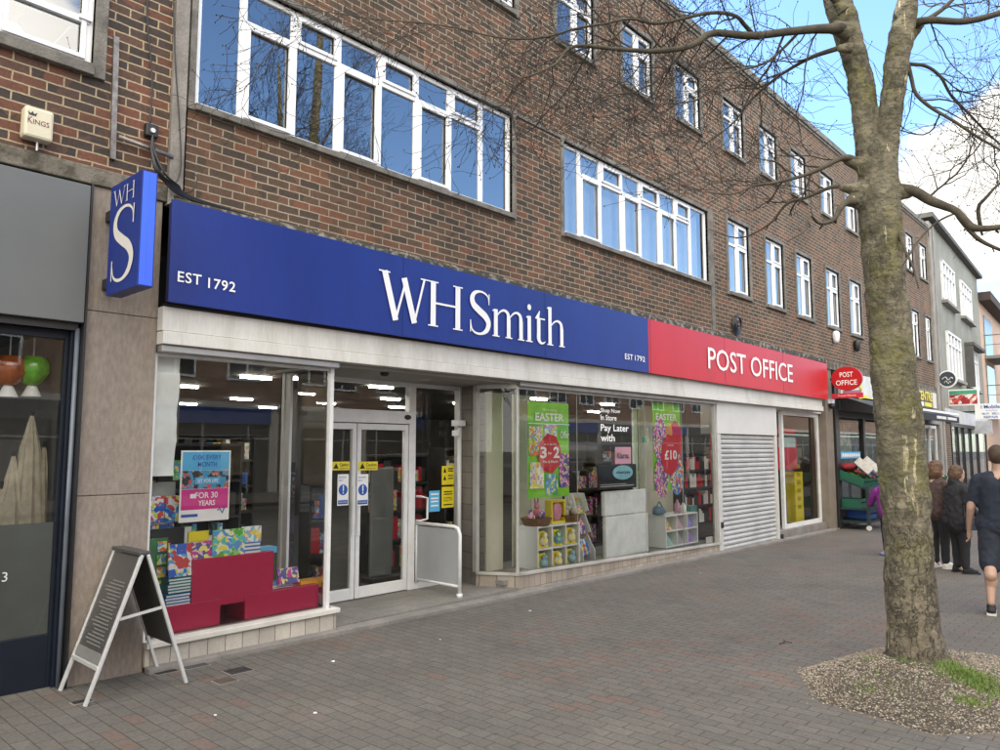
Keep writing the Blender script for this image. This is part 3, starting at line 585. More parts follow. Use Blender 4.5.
def glyph(b, ch, o, ux, uz, w, h, th=.15):
    """th = stem thickness as a share of cap height; units below are cap heights, a = aspect"""
    o, ux, uz = Vector(o), Vector(ux), Vector(uz); a = w/h; st = [0]; nv = ux.cross(uz).normalized()
    def tr(x, y): return o+ux*(x*h)+uz*(y*h)+nv*(st[0]*-.0004*-1)
    def R(pts, wd): st[0] += 1; rib(b, pts, wd if hasattr(wd, '__len__') else [wd]*len(pts), tr)
    def SB(x0, x1, y): R([(x0, y), (x1, y)], .028)       # serif bar
    T, t = th, th*.38; s = .014
    if ch == 'W':
        X = [a*.10, a*.335, a*.50, a*.5, a*.70, a*.90]
        R([(a*.115, 1), (a*.34, 0)], T); R([(a*.335, 0), (a*.535, .86)], t); R([(a*.50, .93), (a*.72, 0)], T); R([(a*.715, 0), (a*.925, 1)], t)
        SB(0, a*.22, 1-s); SB(a*.84, a, 1-s)
    elif ch == 'H':
        R([(a*.2, 0), (a*.2, 1)], T); R([(a*.8, 0), (a*.8, 1)], T); R([(a*.2, .52), (a*.8, .52)], .045)
        for x in (.2, .8): SB(a*x-.15, a*x+.15, s); SB(a*x-.15, a*x+.15, 1-s)
    elif ch == 'S':
        P = [(a*.90, .78, .03), (a*.86, .90, .035), (a*.72, .975, .045), (a*.50, 1.0, .05), (a*.26, .95, .09), (a*.14, .82, .14), (a*.20, .67, .16), (a*.45, .55, .17), (a*.74, .43, .17), (a*.88, .28, .155), (a*.80, .11, .12), (a*.56, .01, .06), (a*.30, .01, .05), (a*.13, .09, .04), (a*.07, .25, .03)]
        C = catm(P, 6); R([(c[0], c[1]) for c in C], [c[2]*th/.15 for c in C]); R([(a*.90, .72), (a*.91, .98)], .03); R([(a*.065, .02), (a*.07, .3)], .03)
    elif ch in 'mh':
        n = 3 if ch == 'm' else 2; x0 = .10; gap = (a-.10-.10)/(n-1); top = .66
        R([(x0, 0), (x0, 1.0 if ch == 'h' else top)], T*.9); R([(x0-.12, (1.0 if ch == 'h' else top)-.05), (x0, (1.0 if ch == 'h' else top)-.01)], .035)
        SB(x0-.12, x0+.13, s)
        for i in range(1, n):
            xp, xc = x0+gap*(i-1), x0+gap*i
            C = catm([(xp+.03, .50, .03), (xp+gap*.35, .62, .045), (xp+gap*.66, .665, .06), (xc-.03, .60, .10), (xc, .45, T*.9)], 5); R([(c[0], c[1]) for c in C], [c[2] for c in C])
            R([(xc, 0), (xc, .46)], T*.9); SB(xc-.12, xc+.13, s)
    elif ch == 'i':
        x = a*.5; R([(x, 0), (x, .66)], T*.9); R([(x-.12, .61), (x, .645)], .035); SB(x-.13, x+.13, s)
        V = [tr(x+.075*math.cos(k*math.pi/8), .88+.075*math.sin(k*math.pi/8)) for k in range(16)]; b.add(V, [tuple(range(16))])
    elif ch == 't':
        x = a*.38; C = catm([(x, .66, T*.9), (x, .3, T*.9), (x, .12, T*.9), (x+.07, .03, .08), (x+.17, .02, .045), (a, .07, .02)], 5); R([(c[0], c[1]) for c in C], [c[2] for c in C])
        R([(x-.06, .62), (x+.04, .84)], [.16, .02]); R([(x-.14, .64), (a-.02, .64)], .035)
LY = SY-.012
b = B(); zc0 = Z_(393.5, 320, LY); zc1 = Z_(378, 268.4, LY); zd0 = Z_(562, 347, LY); zd1 = Z_(548, 307, LY)
print('caps', zc0, zc1, zd0, zd1)
base_z = (zc0+zd0)/2; hh = ((zc1-zc0)+(zd1-zd0))/2
for ch, x0, x1 in (('W', 378, 427.5), ('H', 424.5, 465.5), ('S', 469, 491), ('m', 493, 523.5), ('i', 525, 533.5), ('t', 534.5, 545.5), ('h', 547.5, 564)):
    a, c = X_(x0, LY, 320), X_(x1, LY, 340); glyph(b, ch, (a, LY, base_z), UX, UZ, c-a, hh)
b.make('serif_lettering', LETTER, sgn)
def tpx(b, s, x0, yb, x1, h, Y, bold=0.0, spacing=1.0):
    a, c = X_(x0, Y, yb), X_(x1, Y, yb); text(b, s, (a, Y, Z_(x0, yb, Y)), UX, UZ, c-a, h, bold, spacing)
for w_, q0_, yb_, q1_, h_ in (('EST', 177.5, 281.5, 201.5, .088), ('1792', 208, 288, 235.5, .088), ('EST', 625, 359, 633, .082), ('1792', 635, 360.5, 645, .082)): b = B(); tpx(b, w_, q0_, yb_, q1_, h_, LY, .012, 1.1); b.make('small_lettering', LETTER, sgn)
b = B(); a, c = X_(708.5, LY, 370), X_(793, LY, 380); z0 = Z_(708.5, 368.5, LY); text(b, 'POST OFFICE', (a, LY, z0), UX, UZ, c-a, Z_(708.5, 347, LY)-z0, bold=.004); b.make('lettering', LETTER, sg2)
# black strip stands in for the shade in the gap behind the signs
b = B(); b.box(2.60, 17.5, -.1, .0, 2.842, 2.87); b.make('sign_shadow_strip', BLACK, bld)
# ------------------------------------------------------------------ projecting blue sign
PX = 2.10
ya, yb = WX(111.5, 187, PX).y, WX(142.5, 170, PX).y
z_top = (WX(111.5, 187, PX).z+WX(142.5, 170, PX).z)/2; z_bot = (WX(104.7, 295.4, PX).z+WX(137.6, 286, PX).z)/2
pth = X_(158, yb, 173)-PX
print('proj', ya, yb, z_top, z_bot, pth)
ps = thing('projecting_sign', 'tall blue projecting box sign with ivory serif monogram on the stone pillar', 'sign', (PX, 0, z_bot))
b = B(); b.box(PX, PX+pth, ya, yb, z_bot, z_top); b.mi = 1; b.box(PX+.008, PX+pth-.008, yb-.004, yb+.002, z_bot+.008, z_top-.008); b.box(PX+pth*.45, PX+pth*.47, yb-.006, yb-.004, z_bot, z_top); b.make('sign_case', [BLUE, BLUE2], ps, bevel=.004)
b = B()
for z in (z_top-.18, z_bot+.12): b.box(PX+.04, PX+.12, ya, .0, z-.04, z+.04)
b.make('bracket', BLACK, ps)
b = B(); uy = (0, -1, 0); hS = z_top-z_bot; wS = abs(yb-ya); xx = PX-.004
glyph(b, 'W', (xx, ya-wS*.10, z_bot+hS*.79), uy, UZ, wS*.42, hS*.15, .12); glyph(b, 'H', (xx, ya-wS*.50, z_bot+hS*.79), uy, UZ, wS*.34, hS*.15, .12)
glyph(b, 'S', (xx, ya-wS*.12, z_bot+hS*.10), uy, UZ, wS*.76, hS*.65, .13)
b.make('monogram', LGREY, ps)
# ------------------------------------------------------------------ post office oval sign
OX = 17.95
oy0, oy1 = WX(831, 380, OX).y, WX(862, 380, OX).y; oc = Vector((OX, (oy0+oy1)/2, WX(846, 378.5, OX).z)); ow = abs(oy1-oy0)/2; oh = (WX(846, 366, OX).z-WX(846, 390, OX).z)/2
print('oval', oc, ow, oh)
po = thing('projecting_sign', 'red oval post office sign hanging out past the red fascia', 'sign', oc)
b = B(); b.prism([(OX, oc.y+ow*math.cos(k*math.pi/24), oc.z+oh*math.sin(k*math.pi/24)) for k in range(48)], (.09, 0, 0)); b.make('oval_board', RED, po, bevel=.004)
b = B(); b.box(OX, OX+.06, oc.y-ow, oc.y+ow*1.0, oc.z-oh*1.62, oc.z-oh*1.22); b.make('lower_board', REDP, po)
b = B(); b.box(OX+.02, OX+.05, oc.y-ow*.9, oc.y+ow*.3, oc.z-oh*1.22, oc.z-oh*1.0); b.make('bureau_strip', mat('mauve', (.35, .2, .3), .5), po)
b = B(); b.box(OX+.03, OX+.06, oc.y, -.1, oc.z-.03, oc.z+.03); b.make('arm', BLACK, po)
b = B(); xx = OX-.003; text(b, 'POST', (xx, oc.y+ow*.42, oc.z+oh*.12), uy, UZ, ow*.86, oh*.42, .01); text(b, 'OFFICE', (xx, oc.y+ow*.68, oc.z-oh*.55), uy, UZ, ow*1.36, oh*.42, .01); text(b, 'Travel Money', (xx, oc.y+ow*.6, oc.z-oh*1.52), uy, UZ, ow*1.2, oh*.18); b.make('lettering', LETTER, po)
# ------------------------------------------------------------------ left neighbour
lb = thing('brick_building', 'brown brick building at the left edge with grey fascia and blinds upstairs', 'building', (0, 0, 0))
b = B(); lw = (-.6, 1.99, 4.66, 6.1); holed_wall(b, -8, 2.60, 3.86, 9.2, [lw]); b.make('wall', BRICKL, lb)
b = B(); b.box(-8, 2.60, -.03, .3, 3.72, 3.86); b.make('lintel', LINT, lb, bevel=.01)
b = B(); b.box(-8, 2.6, .3, 9, 3.6, 3.7); b.box(-8, 2.6, .3, 9, 6.3, 6.5); b.box(-8, 2.6, 6, 6.1, 3.7, 6.3); b.box(-8, 2.6, -.05, .3, 9.2, 9.3); b.make('floor_slab', DARK, lb)
wl = B()
f_ = window(lb, lw[0], lw[1], lw[2], lw[3], [.1, .72, 1.36], 5.62, {0}, None, sur=.09, sash=(1, 3))
b = B(); z = 5.02
while z < 6.1: b.box(-.55, 1.95, .17, .195, z, z+.003); b.quad((-.55, .165, z), (1.95, .165, z), (1.95, .19, z+.02), (-.55, .19, z+.02)); z += .024
b.make('venetian_blind', mat('blind_slat', (.55, .58, .62), .5), f_)
b = B(); b.box(1.36-.62, 1.36+.6, .025, .07, 5.0, 5.05); b.box(1.88, 1.97, -.0, .035, 5.02, 5.05); b.make('casement_bar', WHITE, f_)
# plant and bowl on the sill
pl = thing('potted_plant', 'spiky grey green plant in a pale pot behind the upstairs window', 'plant', (1.45, .13, 4.68))
b = B(); b.tube([(1.48, .16, 4.68), (1.48, .16, 4.78), (1.48, .16, 4.84)], [.07, .09, .06], 14); b.make('pot', LETTER, pl, smooth=True)
b = B()
for k in range(16):
    a = random.uniform(0, 6.28); l = random.uniform(.2, .42); q = Vector((math.cos(a)*.35, abs(math.sin(a))*.1, 1)).normalized(); b.tube([Vector((1.48, .16, 4.82)), Vector((1.48, .16, 4.82))+q*l*.5, Vector((1.48, .16, 4.82))+q*l+Vector((math.cos(a)*.05, 0, 0))], [.008, .007, .001], 4)
b.make('leaf_tuft', mat('sage_leaf', (.12, .16, .11), .7), pl)
# grey fascia + shopfront
b = B(); b.box(-8, 2.015, -.04, .3, 2.64, 3.70); gf = b.make('grey_fascia', GREYF, lb, bevel=.004)
b = B(); b.box(2.017, 2.033, -.045, .3, -.05, 3.72); b.box(-8, 2.0, .02, .32, 2.585, 2.637); b.make('black_trim', BLACK, lb)
b = B(); ly = .12
b.box(1.965, 2.015, ly-.06, ly+.06, -.05, 2.585); b.box(1.94, 1.965, ly-.02, ly+.06, -.05, 2.585); b.box(-8, 1.94, ly-.02, ly+.06, -.05, .36); b.box(-8, 1.94, ly-.02, ly+.06, 2.52, 2.585); b.box(-.75, -.6, ly-.02, ly+.06, .42, 2.5)
b.make('shopfront_frame', NAVYF, lb, bevel=.004)
b = B(); b.cyl((1.998, ly-.09, -.03), (1.998, ly-.09, 2.6), .017, 12); b.make('conduit', mat('grey_blue_tube', (.12, .14, .17), .35), lb, smooth=True)
b = B(); b.quad((-.6, ly, .36), (1.94, ly, .36), (1.94, ly, 2.52), (-.6, ly, 2.52)); b.make('pane', GLS, lb)
b = B(); b.box(-.6, 1.94, ly+.006, ly+.009, .36, 1.16); b.make('frosted_film', mat('frost', (.12, .13, .12), .6, .1, 3), lb)
b = B(); text(b, '3', (W(0, 581, ly-.01).x+.01, ly-.01, Z_(0, 582, ly)), UX, UZ, .034, .066); b.make('glass_lettering', LGREY, lb)
b = B(); b.box(-2, 2.02, 3.2, 3.3, 0, 2.7); b.box(-2, 2.03, .2, 3.3, -.02, .0); b.box(-2, 2.0, .3, 3.2, 2.62, 2.64); b.box(1.965, 2.02, .2, 3.2, 0, 2.62); b.make('interior_wall', mat('dim_wall', (.09, .085, .075), .8), lb)
def left_display():
    # folded garden parasols
    m_ = mat('canvas', (.50, .44, .33), .85, .2, 6, .4, 40)
    for i, (px, py, r) in enumerate(((30, 470, .085), (44, 500, .07), (14, 510, .08), (24, 530, .06), (4, 540, .06))):
        x = X_(px, .45); zt = Z_(px, py-55, .45)
        t = thing('folded_parasol', ['tall pale folded parasol in the left shop window', 'folded parasol nearest the navy frame', 'folded pale parasol left of the tallest one', 'short folded parasol between the others', 'folded parasol at the picture edge'][i], 'parasol', (x, .45, .4), 'folded parasols in the left shop window')
        b = B(); n = 10; vs = []
        for z, k in ((.5, 1.0), (.9, 1.05), (1.3, .8), (zt-.25, .5), (zt, .08)):
            for j in range(20): a = j*math.pi/10; rr = 1.35*r*k*(1+.22*(j % 2)); vs.append((x+rr*math.cos(a), .45+rr*math.sin(a), z))
        b.add(vs, [(i_*20+j, i_*20+(j+1) % 20, (i_+1)*20+(j+1) % 20, (i_+1)*20+j) for i_ in range(4) for j in range(20)]); b.make('canopy', m_, t)
        b = B(); b.cyl((x, .45, .05), (x, .45, zt+.03), .012, 8); b.make('pole', DARK, t)
    for i, (px, c, lab) in enumerate(((28, (.14, .55, .01), 'bright green glass pendant lamp in the left shop window'), (4, (.45, .10, .01), 'amber and red glass pendant lamp at the left picture edge'))):
        x = X_(px, .5); z = Z_(px, 385, .5)
        t = thing('pendant_lamp', lab, 'lamp', (x, .5, z)); b = B(); vs = []; pr = ((0, .045), (.03, .08), (.10, .115), (.17, .11), (.22, .085))
        for h_, r in pr:
            for j in range(24): a = j*math.pi/12; rr = r*(1+.09*(j % 2)); vs.append((x+rr*math.cos(a), .5+rr*math.sin(a), z+h_))
        b.add(vs, [(q*24+j, q*24+(j+1) % 24, (q+1)*24+(j+1) % 24, (q+1)*24+j) for q in range(4) for j in range(24)]); b.make('glass_shade', mat('glass_shade_%d' % i, c, .2, .3, 9, coat=.5), t, smooth=True)
        b = B(); b.cyl((x, .5, z-.09), (x, .5, z), .07, 16, .03); b.cyl((x, .5, z+.22), (x, .5, 2.62), .006, 6); b.make('lamp_fitting', LETTER, t)
left_display()
# alarm box
ax0, ax1 = W(24, 120, -.1).x, W(54, 120, -.1).x
al = thing('alarm_box', 'cream burglar alarm box on the left brick wall', 'alarm box', (ax0, 0, 3.94))
b = B(); b.box(ax0, ax1, -.11, -.001, 3.93, 4.16); b.make('case', mat('cream_plastic', (.62, .57, .42), .5, .05), al, bevel=.02)
b = B(); w = ax1-ax0; text(b, 'K', (ax0+.02, -.113, 4.03), UX, UZ, w*.16, .05); text(b, 'INGS', (ax0+.02+w*.18, -.113, 4.03), UX, UZ, w*.55, .037); b.make('lettering', mat('maroon', (.18, .03, .05), .5), al)
b = B(); b.prism([(ax0+.025, -.113, 4.09), (ax0+.07, -.113, 4.09), (ax0+.078, -.113, 4.118), (ax0+.06, -.113, 4.102), (ax0+.048, -.113, 4.12), (ax0+.035, -.113, 4.102), (ax0+.018, -.113, 4.118)], (0, .001, 0)); b.make('crown_mark', BLACK, al)
b = B(); b.cyl(((ax0+ax1)/2+.01, -.05, 3.86), ((ax0+ax1)/2+.01, -.05, 3.93), .008, 8); b.make('nozzle', ALU, al)
# metal strip, conduit, junction box, cables
b = B(); b.hexa([(2.145, -.03, 3.96), (2.185, -.03, 3.96), (2.185, -.001, 3.96), (2.145, -.001, 3.96), (2.125, -.03, 4.96), (2.165, -.03, 4.96), (2.165, -.001, 4.96), (2.125, -.001, 4.96)]); o = b.make('metal_strip', STEEL); top(o, 'rusty vertical metal strip fixed to the brick wall above the blue monogram sign', 'metal strip')
b = B(); o_ = b
z = Z_(120, 137, -.05)
b.tube([(2.19, -.05, z), (2.62, -.05, z-.04)], .018, 8); o = b.make('conduit_pipe', STEEL, smooth=True); top(o, 'short horizontal grey pipe between the metal strip and the junction box', 'pipe')
jx, jz = W(152, 131, -.05).x, Z_(152, 131, -.05)
jb = thing('junction_box', 'black cable junction box on the brick beside the pale pier', 'junction box', (jx, 0, jz))
b = B(); b.box(jx-.05, jx+.05, -.06, -.001, jz-.05, jz+.06); b.make('case', BLACK, jb, bevel=.01)
b = B(); b.cyl((jx, -.075, jz+.0), (jx, -.06, jz), .02, 10); b.make('gland', ALU, jb)
cab = B()
def cable(pts, r): cab.tube(catm([tuple(p) for p in pts], 8), r, 6)
P0 = (jx, -.07, jz-.04)
for k in range(5):
    dxk = random.uniform(-.02, .02)
    cable([P0, (jx+.0+dxk, -.1, jz-.18), (jx+.06+dxk*2, -.11-k*.01, jz-.36), (jx+.16+k*.012, -.1, jz-.46+k*.012), (jx+.35, -.08, jz-.50+k*.006), (jx+.7+k*.1, -.06, jz-.515)], .009)
cable([(2.40, -.02, 5.9), (2.37, -.02, 5.3), (jx-.01, -.03, jz+.45), (jx-.02, -.05, jz+.05)], .007)
cable([(2.55, -.02, 5.9), (2.60, -.05, 5.0), (2.66, -.06, 4.4), (2.68, -.07, 4.0), (2.60, -.09, jz-.45)], .005)
cable([(2.66, -.05, 3.82), (2.78, -.07, 3.85), (2.83, -.06, 3.98), (2.8, -.03, 4.02)], .006)
o = cab.make('cable_bundle', BLACK, smooth=True); top(o, 'tangle of black cables drooping from the junction box behind the blue monogram sign', 'cables')
# coil + lights on the wall
cx, cz = W(737, 325.5, -.05).x, Z_(737, 325.5, -.05)
b = B()
for k in range(4): b.tube([(cx+(.17-.015*k)*math.cos(a*math.pi/12), -.05-.012*k, cz+(.19-.02*k)*math.sin(a*math.pi/12)+.01*k) for a in range(25)], .013, 5)
b.bar((cx-.16, -.02, cz), (cx+.16, -.02, cz), .02); b.bar((cx, -.02, cz-.2), (cx, -.02, cz+.2), .02); o = b.make('cable_coil', BLACK); top(o, 'black cable coiled into a ring on the brick above the red fascia', 'cable coil')
for px, py, m_, lab in ((836, 336.5, WHITE, 'small white security light under the first floor window'), (857, 345.5, BLACK, 'small black security light under the first floor window')):
    x, z = W(px, py, -.08).x, Z_(px, py, -.08); t = thing('security_light', lab, 'light', (x, 0, z))
    b = B(); b.caps((x, -.08, z-.09), (x, -.08, z+.05), .07, .09); b.make('lamp_head', m_, t, smooth=True); b = B(); b.box(x-.03, x+.03, -.08, -.001, z+.06, z+.12); b.make('bracket', BLACK, t)
# bell box by right pillar
x, z = W(826, 404, -.05).x, 2.72
t = thing('security_camera', 'small black and white camera on top of the right stone pillar', 'camera', (x, 0, z)); b = B(); b.ball((18.1, -.08, 2.68), .07, 12); b.make('dome', BLACK, t, smooth=True); b = B(); b.box(18.03, 18.17, -.12, -.001, 2.74, 2.84); b.make('mount', WHITE, t, bevel=.01)
exec_later = []
# ------------------------------------------------------------------ shop interior
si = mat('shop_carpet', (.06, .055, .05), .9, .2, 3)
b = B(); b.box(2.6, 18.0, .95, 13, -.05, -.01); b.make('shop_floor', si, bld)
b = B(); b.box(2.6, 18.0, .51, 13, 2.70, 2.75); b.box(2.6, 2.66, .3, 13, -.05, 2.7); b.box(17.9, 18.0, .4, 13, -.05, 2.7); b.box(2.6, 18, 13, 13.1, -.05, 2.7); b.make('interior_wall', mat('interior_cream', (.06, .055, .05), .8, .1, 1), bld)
b = B(); LP = [(x, y) for x in (3.3, 5.4, 7.6, 9.6, 11.6, 14.0, 16.6) for y in (1.5, 3.4, 5.6, 7.8, 10.2)]
for i, (x, y) in enumerate(LP):
    if i == 0:
        l0 = thing('ceiling_light', 'lit white ceiling panel light inside the dark shop', 'light', (x, y, 2.66), 'panel lights on the shop ceiling')
        b = B(); b.box(x-.22, x+.22, y-.035, y+.035, 2.665, 2.70); b.make('light_panel', emit('lamp_panel', (1, .95, .82), 16.0), l0)
    else: c = copy_tree(l0); c.location = (x, y, 2.66)
# shop units inside: tall dark shelves and counters filled with goods
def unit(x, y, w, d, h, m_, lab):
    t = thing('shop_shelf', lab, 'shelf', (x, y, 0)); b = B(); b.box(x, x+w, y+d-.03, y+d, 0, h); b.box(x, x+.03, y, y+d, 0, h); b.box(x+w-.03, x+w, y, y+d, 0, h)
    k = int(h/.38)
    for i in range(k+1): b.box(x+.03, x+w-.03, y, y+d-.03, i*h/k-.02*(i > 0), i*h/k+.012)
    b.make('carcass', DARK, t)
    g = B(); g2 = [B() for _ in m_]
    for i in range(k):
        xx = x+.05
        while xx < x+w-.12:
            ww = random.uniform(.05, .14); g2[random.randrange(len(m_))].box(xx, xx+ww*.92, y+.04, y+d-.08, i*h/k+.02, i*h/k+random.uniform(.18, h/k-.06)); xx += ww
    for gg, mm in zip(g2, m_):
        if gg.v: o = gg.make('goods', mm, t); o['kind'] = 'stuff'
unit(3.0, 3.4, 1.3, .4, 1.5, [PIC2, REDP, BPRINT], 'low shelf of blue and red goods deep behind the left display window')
unit(4.8, 6.0, 1.6, .4, 1.7, [PIC1, DARK, BPRINT], 'dark shelf of goods straight behind the entrance doors')
unit(8.6, 4.2, 1.8, .4, 1.6, [PIC3, PIC1, DARK], 'dark shelf of goods deep behind the bright green poster')
unit(11.2, 3.2, 1.6, .4, 1.5, [PIC2, PIC3, DARK], 'dark shelf of goods behind the second low cube unit')
unit(2.75, 1.9, 1.0, .35, 1.25, [PIC2, BPRINT, REDP], 'low shelf of blue boxes close behind the lottery poster')
unit(3.9, 2.6, .9, .35, 1.75, [DARK, PIC4, PAPER], 'tall shelf of cards behind the door end of the left window')
unit(4.6, 4.4, 1.4, .4, 1.9, [DARK, BPRINT, PIC2, PIC5], 'tall dark shelf of goods seen through the left door leaf')
unit(6.5, 2.3, 1.2, .35, 1.6, [PIC1, REDP, DARK], 'shelf of goods seen through the sidelight behind the stickers')
unit(7.6, 1.9, 1.1, .35, 1.7, [PIC3, PIC5, BPRINT, DARK], 'shelf of bright goods behind the corner of the long window')
unit(9.4, 1.8, .7, .35, 1.75, [DARK, PIC2, DARK], 'narrow dark shelf in the gap left of the white display blocks')
unit(10.6, 1.9, 1.3, .35, 1.45, [PIC1, PIC3, DARK], 'shelf of goods behind the ten pound poster')
unit(12.0, 2.2, 1.6, .35, 1.8, [DARK, mat('dull_red_goods', (.16, .02, .02), .5), PIC2], 'dark red and black shelf at the shutter end of the long window')
unit(15.2, 2.2, 1.6, .35, 1.6, [DARK, PAPER, REDP], 'shelf of leaflets deep behind the narrow window')
# security gates behind the door
for i, (px, lab) in enumerate(((372, 'pale grey security gate panel just inside the right door leaf'), (386, 'thin grey security gate panel further inside the entrance'))):
    x = X_(px, 1.7+i*.5); t = thing('security_gate', lab, 'gate', (x, 1.7+i*.5, 0)); b = B(); b.box(x, x+.36-i*.2, 1.7+i*.5, 1.75+i*.5, .05, 1.45); b.make('gate_panel', mat('gate_grey', (.17, .18, .18), .4), t, bevel=.03); b = B(); b.box(x-.03, x+.4-i*.2, 1.6+i*.5, 1.85+i*.5, -.01, .05); b.make('foot', DARK, t)

# ------------------------------------------------------------------ left display
def booky(x0, y0, x1, y1, Y, m_, name, lab, cat, grp=None, t=.02, lean=.0, side=0):
    """a book or card whose picture rectangle is x0 y0 x1 y1, standing upright at depth Y"""
    a, c = X_(x0, Y), X_(x1, Y); z1, z0 = Z_((x0+x1)/2, y0, Y), Z_((x0+x1)/2, y1, Y)
    b = B(); b.hexa([(a, Y, z0), (c, Y, z0), (c, Y+t, z0), (a, Y+t, z0), (a, Y+lean, z1), (c, Y+lean, z1), (c, Y+t+lean, z1), (a, Y+t+lean, z1)])
    o = b.make(name, m_, bevel=.002); top(o, lab, cat, grp); return o, (a, c, z0, z1)
def stack(x0, x1, y0, y1, Y, n, ms, lab, grp):
    a, c = X_(x0, Y), X_(x1, Y); z1, z0 = Z_((x0+x1)/2, y0, Y), Z_((x0+x1)/2, y1, Y); h = (z1-z0)/n
    ordn = ['bottom', 'second from bottom', 'third from bottom', 'fourth from bottom', 'fifth from bottom', 'sixth from bottom', 'seventh from bottom', 'eighth from bottom']
    for i in range(n):
        j = random.uniform(-.006, .006); b = B(); m_ = ms[i % len(ms)]
        b.box(a+j, c+j, Y, Y+.2, z0+i*h+.001, z0+i*h+h*.22); b.box(a+j, c+j, Y, Y+.2, z0+i*h+h*.78, z0+(i+1)*h-.001); b.box(a+j, a+j+.004, Y, Y+.2, z0+i*h+h*.22, z0+i*h+h*.78); b.mi = 1; b.box(a+j+.004, c+j-.002, Y+.004, Y+.196, z0+i*h+h*.22, z0+i*h+h*.78)
        o = b.make('book', [m_, PAPER]); top(o, '%s book of the %s' % ('top' if i == n-1 else ordn[i], lab), 'book', grp)
TEAL = mat('teal_cover', (.02, .22, .26), .5, .15, 8); BLU = mat('blue_cover', (.06, .20, .50), .5, .15, 8); GRN = mat('green_cover', (.05, .22, .09), .5, .15, 8); ORG = mat('orange_cover', (.75, .35, .02), .5)
def left_items():
    # window bed
    b = B(); b.box(2.6, 4.25, .10, .9, .14, .20); b.make('display_bed', mat('bed', (.10, .02, .03), .6), bld)
    def card(x0, y0, x1, y1, Y, lab, d=.22):
        a, c = X_(x0, Y), X_(x1, Y); z0, z1 = Z_((x0+x1)/2, y1, Y), Z_((x0+x1)/2, y0, Y); b = B(); b.box(a, c, Y, Y+d, max(z0, .20), z1); o = b.make('display_box', BURG, bevel=.006); top(o, lab, 'display box')
        return a, c, z0, z1
    card(197, 555, 277, 603, .13, 'large burgundy display box standing on two lower ones in the left window', .35)
    card(160, 603, 226, 634, .12, 'low burgundy display box at the left end of the window', .4)
    card(250, 589, 322, 617, .12, 'low burgundy display box at the door end of the left window', .4)
    b = B(); a, c = X_(226, .2), X_(250, .2); b.box(a, c, .45, .47, .2, .40); top(b.make('display_box', mat('dark_burgundy', (.10, .004, .015), .6)), 'dark burgundy back board seen in the gap between the low display boxes', 'display box')
    booky(152, 538, 172, 600, .30, GRN, 'magazine', 'green magazine display card at the left end of the window display', 'magazine')
    for k in range(4): booky(162, 541+k*13, 171, 551+k*13, .285, PIC4 if k % 2 else PIC1, 'book', ['topmost', 'second', 'third', 'lowest'][k]+' small picture book in the upright row of the green display card', 'book', 'small books on the green card', .01)
    booky(174, 544, 198, 576, .14, PIC2, 'magazine', 'blue picture magazine on top of the teal book stack', 'magazine', lean=.03)
    stack(174, 197, 577, 592, .14, 5, [TEAL], 'teal stack left of the large burgundy box', 'books in the left window stacks')
    stack(172, 196, 593, 608, .13, 5, [BLU], 'blue stack under the teal one', 'books in the left window stacks')
    o, q = booky(154, 528, 188, 560, .45, mat('grey_offer_card', (.05, .06, .07), .5), 'offer_card', 'dark grey card with red offer disc behind the magazines', 'sign')
    b = B(); a = X_(169, .44); z = Z_(169, 547, .44); b.add([(a+.07*math.cos(k*math.pi/12), .44, z+.07*math.sin(k*math.pi/12)) for k in range(24)], [tuple(range(24))[::-1]]); dsc = b.make('offer_disc', mat('dull_red', (.20, .03, .04), .5), o); b = B(); text(b, '£7', (a-.045, .436, z-.035), UX, UZ, .09, .07, .01); b.make('offer_lettering', LGREY, dsc)
    booky(192, 531, 212, 541, .2, YEL, 'header_card', 'plain yellow header card above the pink magazine', 'card')
    booky(196, 541, 216, 559, .16, PIC3, 'magazine', 'pink and purple magazine on the left of the large burgundy box', 'magazine')
    booky(216, 529, 248, 558, .15, PIC4, 'book', 'large green picture book standing on the large burgundy box', 'book')
    booky(245, 526, 264, 542, .2, PIC5, 'book', 'orange and yellow book on top of the blue stack on the burgundy box', 'book')
    stack(248, 264, 542, 557, .16, 4, [BLU], 'blue stack on the right of the large burgundy box', 'books in the left window stacks')
    o, q = booky(264, 547, 280, 553, .2, SKYB, 'book', 'cyan blue book lying at the right end of the large burgundy box', 'book', t=.14)
    booky(283, 568, 303, 583, .15, PIC3, 'book', 'pink picture book leaning beside the large burgundy box', 'book', lean=.04)
    stack(276, 296, 583, 593, .2, 3, [BLU, PAPER], 'pale stack at the right of the large burgundy box', 'books in the left window stacks')
    booky(304, 580, 326, 588, .2, ORG, 'book', 'orange book lying on the low burgundy box nearest the door', 'book', t=.15)
    # poster hung inside the glass
    pY = .09; a, c = X_(181.5, pY), X_(231, pY); z0, z1 = Z_(206, 521, pY), Z_(206, 450.5, pY); w, h = c-a, z1-z0
    po_ = thing('poster', 'lottery poster in blue and magenta hanging in the left display window', 'poster', (a, pY, z0))
    b = B(); b.box(a, c, pY, pY+.006, z0, z1); b.make('sheet', LETTER, po_)
    def band(k0, k1, m_, n): b = B(); b.box(a+w*.03, c-w*.03, pY-.003, pY-.001, z0+h*k0, z0+h*k1); b.make(n, m_, po_)
    band(.72, .98, SKYB, 'blue_band'); band(.46, .715, confetti('print_crowd', [(.03, .03, .04), (.02, .02, .03), (.4, .3, .2), (.5, .1, .1), (.05, .3, .5)], 35), 'picture_band'); band(.17, .455, PINK, 'magenta_band')
    b = B(); b.box(a+w*.28, a+w*.78, pY-.006, pY-.004, z0+h*.52, z0+h*.62); b.make('blue_label', SKYB, po_)
